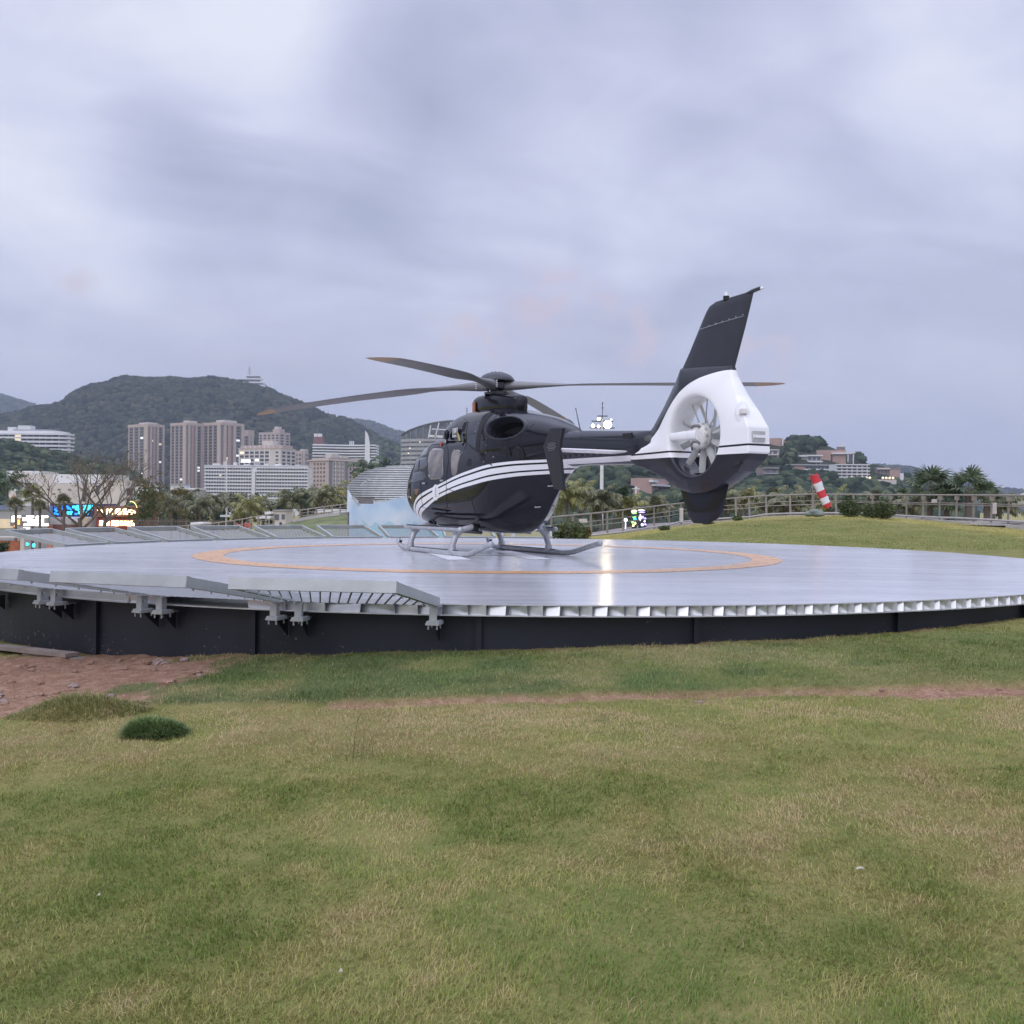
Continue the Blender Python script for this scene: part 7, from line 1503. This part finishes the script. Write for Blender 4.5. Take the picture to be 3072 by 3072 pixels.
# ---- mural wall and striped canopy
def build_stage():
    Y = 58; o = at(1190, 1600, Y); t = thing('mural_wall', 'pale blue curved backdrop wall painted with soft sky and hills', 'backdrop wall', (o.x, Y, -4))
    m, n, b = new_mat('mural_paint'); tc = n.n('TexCoord').outputs['Object']; sp = n.n('SeparateXYZ'); n.l(tc, sp.inputs[0]); ns = n.noise(.55, 5, tc, .5, .6); n2 = n.noise(1.6, 4, tc, .5)
    base = n.ramp(ns, [(.3, (.36, .52, .72)), (.5, (.52, .64, .78)), (.7, (.72, .75, .80))])
    hz = n.math('ADD', sp.outputs[2], n.math('MULTIPLY', n.math('SUBTRACT', n2, .5), -1.6)); k = n.n('MapRange', interpolation_type='SMOOTHSTEP'); n.l(hz, k.inputs[0]); k.inputs[1].default_value = 3.75; k.inputs[2].default_value = 3.6; col = n.mix(n.math('MULTIPLY', k.outputs[0], .75), base, (.30, .55, .66))
    k2 = n.n('MapRange', interpolation_type='SMOOTHSTEP'); n.l(hz, k2.inputs[0]); k2.inputs[1].default_value = 3.15; k2.inputs[2].default_value = 3.0; col = n.mix(n.math('MULTIPLY', k2.outputs[0], .8), col, (.42, .62, .60))
    n.l(col, b.inputs['Base Color']); b.inputs['Roughness'].default_value = .75
    us = np.linspace(1043, 1330, 22); bb = MB(); vs = []
    for i, u in enumerate(us):
        f = i / 21; yy = Y - 1.2 * math.sin(math.pi * min(1, f * 1.1)); vt = np.interp(u, [1043, 1050, 1062, 1076, 1122, 1180, 1230, 1330], [1470, 1482, 1496, 1511, 1512, 1500, 1490, 1480]); ua = u - (3 if i else 0)
        p1 = at(float(ua), float(vt), yy); p0 = at(float(u - (7 if i == 0 else 0)), 1640, yy); vs += [(p0.x - o.x, p0.y - Y, 0), (p0.x - o.x, p0.y - Y, p0.z + 4), (p1.x - o.x, p1.y - Y, p1.z + 4)]
        vs += [(p1.x - o.x, p1.y - Y + .35, p1.z + 4), (p0.x - o.x, p0.y - Y + .35, 0)]
    fs = []
    for i in range(21):
        for j in range(4): a = 5 * i + j; fs.append((a, a + 5, a + 6, a + 1))
    bb.add(vs, fs); obj('painted_wall', bb, m, t, 30)
    Y = 62; o = at(1200, 1500, Y); t = thing('louvre_canopy', 'grey oval canopy of horizontal louvre slats behind the mural wall', 'canopy', o)
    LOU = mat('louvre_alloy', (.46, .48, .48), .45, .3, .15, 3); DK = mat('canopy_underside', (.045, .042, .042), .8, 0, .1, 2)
    ul = lambda v: float(np.interp(v, [1398, 1400, 1403, 1411, 1420, 1432, 1444, 1457, 1468, 1477, 1486, 1493, 1499, 1503], [1205, 1158, 1130, 1100, 1083, 1066, 1053, 1043, 1041, 1042, 1048, 1056, 1067, 1078]))
    uc = 1230
    for k in range(20):
        v = 1400 + k * 5.35; u0 = ul(v); hw = uc - u0; pts = []
        for i in range(15):
            a = math.pi * (1 - i / 14); u = uc + hw * math.cos(a); y = Y - hw / FPX * Y * .55 * math.sin(a) + .020 * (1500 - v); pts.append(at(u, v - 1.5 * math.sin(a), y) - o)
        b = MB(); vs = []
        for p in pts: vs += [p + Vector((0, -.03, .030)), p + Vector((0, -.05, -.022)), p + Vector((0, .055, -.040)), p + Vector((0, .065, .010))]
        b.add(vs, [(4 * i + j, 4 * i + 4 + j, 4 * i + 4 + (j + 1) % 4, 4 * i + (j + 1) % 4) for i in range(14) for j in range(4)]); obj('louvre_slat', b, LOU, t)
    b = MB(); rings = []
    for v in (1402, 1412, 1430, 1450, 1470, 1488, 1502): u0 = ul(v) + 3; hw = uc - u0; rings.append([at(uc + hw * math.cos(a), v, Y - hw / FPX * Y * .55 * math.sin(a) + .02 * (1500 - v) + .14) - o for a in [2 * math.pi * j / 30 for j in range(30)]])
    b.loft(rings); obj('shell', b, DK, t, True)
    b = MB()
    for bars, studs in (((((1057, 1491), (1074, 1508)),), ((1074, 1506),)), ((((1122, 1509), (1188, 1499)), ((1188, 1499), (1262, 1478))), ((1122, 1506), (1157, 1500), (1188, 1495), (1210, 1487)))):
        b = MB()
        for a_, c_ in bars: b.bar(at(*a_, Y - 4.6) - o, at(*c_, Y - 4.6) - o, .10, .15)
        for u, v in studs: b.bar(at(u, v - 6, Y - 4.6) - o, at(u, v + 7, Y - 4.6) - o, .07, .07)
        obj('gutter_beam', b, LOU, t)
    p0, p1 = at(1076, 1516, Y - 4.4) - o, at(1122, 1494, Y - 4.4) - o; b = MB(); b.box(((p0.x + p1.x) / 2, p0.y + .1, (p0.z + p1.z) / 2), (p1.x - p0.x, .3, p1.z - p0.z)); obj('soffit_panel', b, mat('grey_brown_panel', (.17, .15, .14), .8), t)
    b = MB(); b.bar(at(1082, 1456, Y - 5.4) - o, at(1095, 1444, Y - 5.4) - o, .06, .06); b.bar(at(1095, 1444, Y - 5.4) - o, at(1112, 1437, Y - 5.2) - o, .06, .06); obj('cable_tray', b, LOU, t)
build_stage()

# ---- ramp, fences and small things behind the far net panels on the left
def build_left_ramp():
    Y = 50; gm = mat('ramp_turf', (.13, .15, .055), .95, 0, .3, 1.2, .5, 20)
    P = [(700, 1600), (800, 1585), (880, 1566), (962, 1552), (1020, 1545), (1041, 1543)]; b = MB(); vs = []
    for u, v in P: p = at(u, v, Y); q = at(u, v + 100, Y - 9); vs += [tuple(p), tuple(q), (p.x, p.y + 1.2, p.z - .02), (q.x, q.y, q.z - 3)]
    fs = []
    for i in range(len(P) - 1): a = 4 * i; fs += [(a, a + 4, a + 5, a + 1), (a + 2, a + 6, a + 4, a), (a + 1, a + 5, a + 7, a + 3)]
    b.add(vs, fs); o = obj('turf_slope', b, gm, None, True); o['kind'] = 'structure'
    t = thing('ramp_kerb', 'pale kerb edging the grass slope left of the mural', 'kerb', at(962, 1546, Y)); o = t.location; b = MB(); pts = [at(u, v - 4, Y) - o for u, v in P[2:5]]
    for a, c in zip(pts[:-1], pts[1:]): b.bar(a, c, .3, .16)
    obj('kerb_stones', b, CURBM, t)
    t = thing('ramp_wall', 'low grey stone ramp wall rising to the right behind nets', 'wall', at(860, 1590, 56)); o = t.location.copy(); b = MB(); V = []
    for u, v in ((800, 1592), (840, 1580), (880, 1562), (930, 1545), (1045, 1536)): p = at(u, v, 56) - o; V += [p, p - Vector((0, 0, 3.5)), p + Vector((0, .3, 0)), p + Vector((0, .3, -3.5))]
    fs = []
    for i in range(4): a = 4 * i; fs += [(a, a + 4, a + 5, a + 1), (a, a + 2, a + 6, a + 4), (a + 2, a + 3, a + 7, a + 6)]
    b.add(V, fs); obj('stone_face', b, WALLG, t)
    def rail(name, label, pts, Y, hpx, n, m=RAILM):
        p = [at(u, v, Y) for u, v in pts]; o = p[0].copy(); t = thing(name, label, 'railing', o); h = hpx * Y / FPX
        for k, f in enumerate((0, .35, .68)):
            b = MB(); b.tube([q - o - Vector((0, 0, h * f)) for q in p], .04 if k == 0 else .022, 6); obj('top_rail' if k == 0 else 'mid_rail', b, m, t, True)
        L_ = [0]; 
        for a, c in zip(p[:-1], p[1:]): L_.append(L_[-1] + (c - a).length)
        for i in range(n):
            s = L_[-1] * i / (n - 1); j = max(0, min(len(p) - 2, int(np.searchsorted(L_, s, 'right')) - 1)); q = p[j].lerp(p[j + 1], (s - L_[j]) / max(1e-6, L_[j + 1] - L_[j])) - o
            b = MB(); b.bar(q - Vector((0, 0, h * 1.5)), q, .07, .07); obj('post', b, m, t)
    rail('ramp_railing', 'beige ramp railing climbing right behind the far nets', [(632, 1571), (700, 1562), (780, 1548), (822, 1541)], 60, 46, 9)
    rail('ramp_railing', 'beige railing on the walk beside the mural wall', [(900, 1531), (962, 1522), (1045, 1511)], 60, 26, 7)
    rail('ramp_railing', 'thin beige railing line left of the ramp, in front of fence', [(430, 1583), (520, 1580), (632, 1572)], 62, 30, 7)
    t = thing('slat_fence', 'brown vertical bar fence below the palms at left', 'fence', at(520, 1600, 75)); o = t.location.copy(); b = MB()
    for i in range(58): u = 405 + i * 5.1; a = at(u, 1555 + .02 * (u - 405), 75) - o; b.bar(a, a - Vector((0, 0, 1.6)), .045, .03)
    obj('bars', b, BARKB, t); b = MB(); b.bar(at(402, 1562, 75) - o, at(702, 1566, 75) - o, .05, .05); b.bar(at(402, 1590, 75) - o, at(702, 1592, 75) - o, .05, .05); obj('cross_rail', b, BARKB, t)
    b = Bld('guard_house', 'small pale guard house with two grey windows beside the ramp', 821, 857, 864, 1533, 78, 0, CREAMW, zb=-5, depth=2.5); b.box('window', -b.wf * .93, -b.wf * .55, -.04, .02, b.zv(1560), b.zv(1543), GLG); b.box('window', -b.wf * .33, -b.wf * .06, -.04, .02, b.zv(1558), b.zv(1543), GLG); b.box('roof', -b.wf - .08, .08, -.1, 2.5, b.H, b.H + .08, GREYW); b.box('door', -b.wf * .5, -b.wf * .3, -.04, .02, b.zv(1582), b.zv(1567), GLS); b.done()
    for (u0, u1, v0, v1, Y, lab) in ((803, 822, 1535, 1542, 84, 'flat white canopy roof left of the guard house'), (856, 882, 1531, 1537, 84, 'flat white canopy roof right of the guard house'), (777, 820, 1549, 1555, 80, 'low white canopy below and left of the guard house'), (960, 1044, 1528, 1537, 72, 'long white flat roof beyond the grass slope'), (585, 622, 1567, 1574, 70, 'small white van roof behind the far nets at left')):
        p0, p1 = at(u0, v1, Y), at(u1, v0, Y); o = (p0 + p1) / 2; t = thing('white_canopy', lab, 'canopy', o); b = MB(); b.box((0, 0, 0), (p1.x - p0.x, 2.0, max(.08, p1.z - p0.z))); obj('roof', b, WHITEW, t); b = MB()
        for s in (-1, 1): b.box((s * (p1.x - p0.x) * .42, .3, -1.4), (.08, .08, 2.7))
        obj('posts', b, GREYW, t)
    for (u, v, w, h, lab) in ((745, 1575, 20, 13, 'red market stall cloth behind the far net panels'), (717, 1577, 16, 10, 'faded red stall cloth left of the brighter red one')):
        p = at(u, v, 64); q = 64 / FPX; t = thing('market_stall', lab, 'stall', p); b = MB(); b.box((0, 0, 0), (w * q, .4, h * q)); obj('cloth', b, mat('stall_red' if 'bright' not in lab[:5] else 'stall_red2', (.50, .10, .09), .8, 0, .15, 5), t); b = MB()
        for s in (-1, 1): b.box((s * w * q * .45, .1, -.6), (.05, .05, 1.6))
        obj('legs', b, GREYW, t)
build_left_ramp()

# ---- foreground details
def near_details():
    gz = lambda x, y: float(ground_z(x, y) + ground_bumps(x, y))
    def sod(name, label, x, y, rx, ry, h, n, seed, col):
        rng = np.random.default_rng(seed); t = thing(name, label, 'turf', (x, y, gz(x, y)))
        b = MB(); rings = [[Vector((rx * s * math.cos(a), ry * s * math.sin(a), z)) for a in [2 * math.pi * j / 18 for j in range(18)]] for s, z in ((.86, -.14), (.84, -.02), (.78, h * .45), (.55, h * .78), (.15, h * .9))]; b.loft(rings); obj('sod', b, mat('sod_soil', (.05, .055, .025), .95, 0, .3, 20), t, True)
        a = rng.uniform(0, 6.283, n); r = np.sqrt(rng.random(n)); px, py = rx * r * np.cos(a), ry * r * np.sin(a); pz = h * .9 * np.sqrt(np.maximum(.0, 1 - r ** 2.4)) - .012
        L = rng.uniform(.030, .085, n) * (.6 + .8 * vnoise(px * 18, py * 18, 3)); d = np.stack([px / rx * .9 + rng.normal(0, .7, n), py / ry * .9 + rng.normal(0, .7, n), np.full(n, .95) - .5 * r], -1); d /= np.linalg.norm(d, axis=1)[:, None]; s = np.stack([-d[:, 1], d[:, 0], 0 * a], -1) + 1e-3; s /= np.linalg.norm(s, axis=1)[:, None]
        P = np.stack([px, py, pz], -1); tip = P + d * L[:, None] + np.array([0, 0, -.012]); mid = P + d * L[:, None] * .55; w = .0022
        V = np.stack([P - s * w, P + s * w, mid + s * w * .9, mid - s * w * .9, tip], 1).reshape(-1, 3); k = np.arange(n) * 5
        obj('blades', raw_mesh('blades', V, np.stack([k + 3, k + 2, k + 4], -1), np.stack([k, k + 1, k + 2, k + 3], -1), col), None, t)
    GB = leaf_mat('sod_blades', [(.2, (.085, .14, .045)), (.5, (.16, .245, .080)), (.8, (.30, .36, .14))], .6, .25); GY = leaf_mat('heap_blades', [(.2, (.14, .16, .05)), (.5, (.25, .255, .09)), (.8, (.38, .33, .16))], .6, .25)
    sod('turf_clump', 'loose dark green turf clump lying on the dry grass', -2.36, 6.80, .20, .11, .095, 5600, 1, GB)
    rng = np.random.default_rng(12); n = 5200; a = rng.uniform(0, 6.283, n); r = np.sqrt(rng.random(n)); px, py = -3.12 + .52 * r * np.cos(a), 7.42 + .24 * r * np.sin(a); pz = ground_z(px, py) + ground_bumps(px, py) - .006
    o0 = np.array([-3.12, 7.42, gz(-3.12, 7.42)]); t = thing('turf_clump', 'low overgrown yellow green mound at left of the turf clump', 'turf', tuple(o0))
    L = rng.uniform(.04, .10, n) * (1.15 - .6 * r); d = np.stack([r * np.cos(a) * .7 + rng.normal(0, .45, n), r * np.sin(a) * .5 + rng.normal(0, .45, n), np.full(n, .85)], -1); d /= np.linalg.norm(d, axis=1)[:, None]; sd2 = np.stack([-d[:, 1], d[:, 0], 0 * a], -1) + 1e-3; sd2 /= np.linalg.norm(sd2, axis=1)[:, None]
    P = np.stack([px, py, pz], -1) - o0; mid = P + d * L[:, None] * .55; tip = P + d * L[:, None] + np.array([0, 0, -.014]); w = .0022; V = np.stack([P - sd2 * w, P + sd2 * w, mid + sd2 * w * .9, mid - sd2 * w * .9, tip], 1).reshape(-1, 3); k = np.arange(n) * 5
    obj('blades', raw_mesh('blades', V, np.stack([k + 3, k + 2, k + 4], -1), np.stack([k, k + 1, k + 2, k + 3], -1), GY), None, t)
    rd = random.Random(5); rng = np.random.default_rng(77)
    t = thing('tall_weed', 'tall thin stalked weed rising from the dry lawn', 'weed', (-.86, 5.95, gz(-.86, 5.95))); b = MB()
    for k in range(11):
        a = rd.uniform(0, 6.28); L = rd.uniform(.06, .25); x, y = rd.uniform(-.10, .10), rd.uniform(-.08, .08); le = rd.uniform(.05, .3); b.tube([(x, y, -.01), (x + le * L * .4 * math.cos(a), y + le * L * .4 * math.sin(a), L * .6), (x + le * L * math.cos(a), y + le * L * math.sin(a), L)], [.0022, .0018, .0008], 4)
        if L > .2:
            for q in (.5, .7, .9): b.bar((x + le * L * q * math.cos(a), y, L * q), (x + le * L * q * math.cos(a) + rd.uniform(-.04, .04), y + rd.uniform(-.03, .03), L * q + .05), .004, .001)
    obj('stalks', b, GY, t)
    # stones and lumps of clay on the bare soil
    ST = mat('clay_lump', (.27, .165, .115), .95, 0, .25, 14, .5, 40); SG = mat('grey_stone', (.27, .20, .17), .95, 0, .25, 14, .5, 40); n = 0
    for k in range(210):
        if k < 130: x, y = rd.uniform(-6.2, -2.4), rd.uniform(7.7, 10.3)
        else: x, y = rd.uniform(-2.5, 4.4), 0; y = float(step_line(x)) - rd.uniform(.0, .36)
        if float(soil_mask(x, y)) < .45 or math.hypot(x - DC[0], y - DC[1]) < 9.12: continue
        r = rd.uniform(.012, .035) * (2.0 if rd.random() < .12 and k < 130 else 1) * (1 if k < 130 else .6); b = MB(); b.ico((0, 0, 0), r, 2, .22, rd, (1.2, 1, .65)); n += 1
        o = obj('soil_lump', b, SG if rd.random() < .3 else ST, None, True, (x, y, gz(x, y) + r * .2)); tag(o, 'small reddish clay lump among others scattered on the bare soil', 'soil lump', 'clay lumps on the bare soil')
        if o.active_material if hasattr(o, 'active_material') else False: pass
    PL = mat('weathered_timber', (.26, .215, .185), .9, 0, .25, 5, .4, 30)
    t = thing('timber_board', 'weathered grey board lying along the pad base at left', 'board', (-5.1, 11.05, gz(-5.1, 11.05) + .03)); b = MB(); b.bar((-1.5, .75, .0), (.55, -.42, .02), .16, .04); obj('plank', b, PL, t); b = MB(); b.bar((-.1, -.02, -.03), (1.15, -.72, -.02), .14, .035); obj('plank', b, PL, t)
    # small pale leaves and bits of litter on the lawn
    LF = mat('dry_pale_leaf', (.42, .39, .29), .8, 0, .15, 20)
    for i, (u, v, lab) in enumerate(((434, 2271, 'tiny pale dry leaf on the lawn, left of the tall weed'), (296, 2708, 'small white leaf fragment on the green lawn at lower left'), (1022, 2942, 'small pale leaf on the lawn near bottom centre'), (2580, 2628, 'thin pale curled straw lying on the lawn at right'), (2035, 2258, 'pale straw stalk on the lawn above centre right'))):
        r = ray(u, v); x, y = 0, 0; z = -.58
        for _ in range(6): tt = (z - HCAM) / r.z; x, y = r.x * tt, r.y * tt; z = gz(x, y)
        b = MB(); w = .007 if i != 3 else .018; b.add([(-w, -.006, .028), (0, -.011, .034), (w, -.003, .030), (w * .3, .010, .036), (-w * .6, .008, .033)], [(0, 1, 2, 3, 4)]); b.add([(-w, -.006, .026), (0, -.011, .032), (w, -.003, .028), (w * .3, .010, .034), (-w * .6, .008, .031)], [(4, 3, 2, 1, 0)]); tag(obj('dry_leaf', b, LF, None, False, (x, y, z)), lab, 'dry leaf')
near_details()

# ---- air
def build_haze():
    x0, x1, y0, y1, z0, z1 = -5200, 5200, -400, 6300, -12.5, 420; b = MB(); b.box(((x0 + x1) / 2, (y0 + y1) / 2, (z0 + z1) / 2), (x1 - x0, y1 - y0, z1 - z0)); me = mesh_of('haze', b, bpy.data.materials.new('haze_air')); m = me.materials[0]; m.use_nodes = True; t = NT(m)
    t.N.remove(t.N['Principled BSDF']); v = t.n('VolumePrincipled'); v.inputs['Color'].default_value = (.74, .84, 1.0, 1); v.inputs['Density'].default_value = HAZE; v.inputs['Anisotropy'].default_value = .0
    t.l(v.outputs[0], t.N['Material Output'].inputs['Volume']); o = bpy.data.objects.new('haze', me); COL.objects.link(o); o['kind'] = 'stuff'; o['label'] = 'thin bluish evening haze filling the air'; o['category'] = 'haze'
HAZE = 1.7e-4
build_haze()
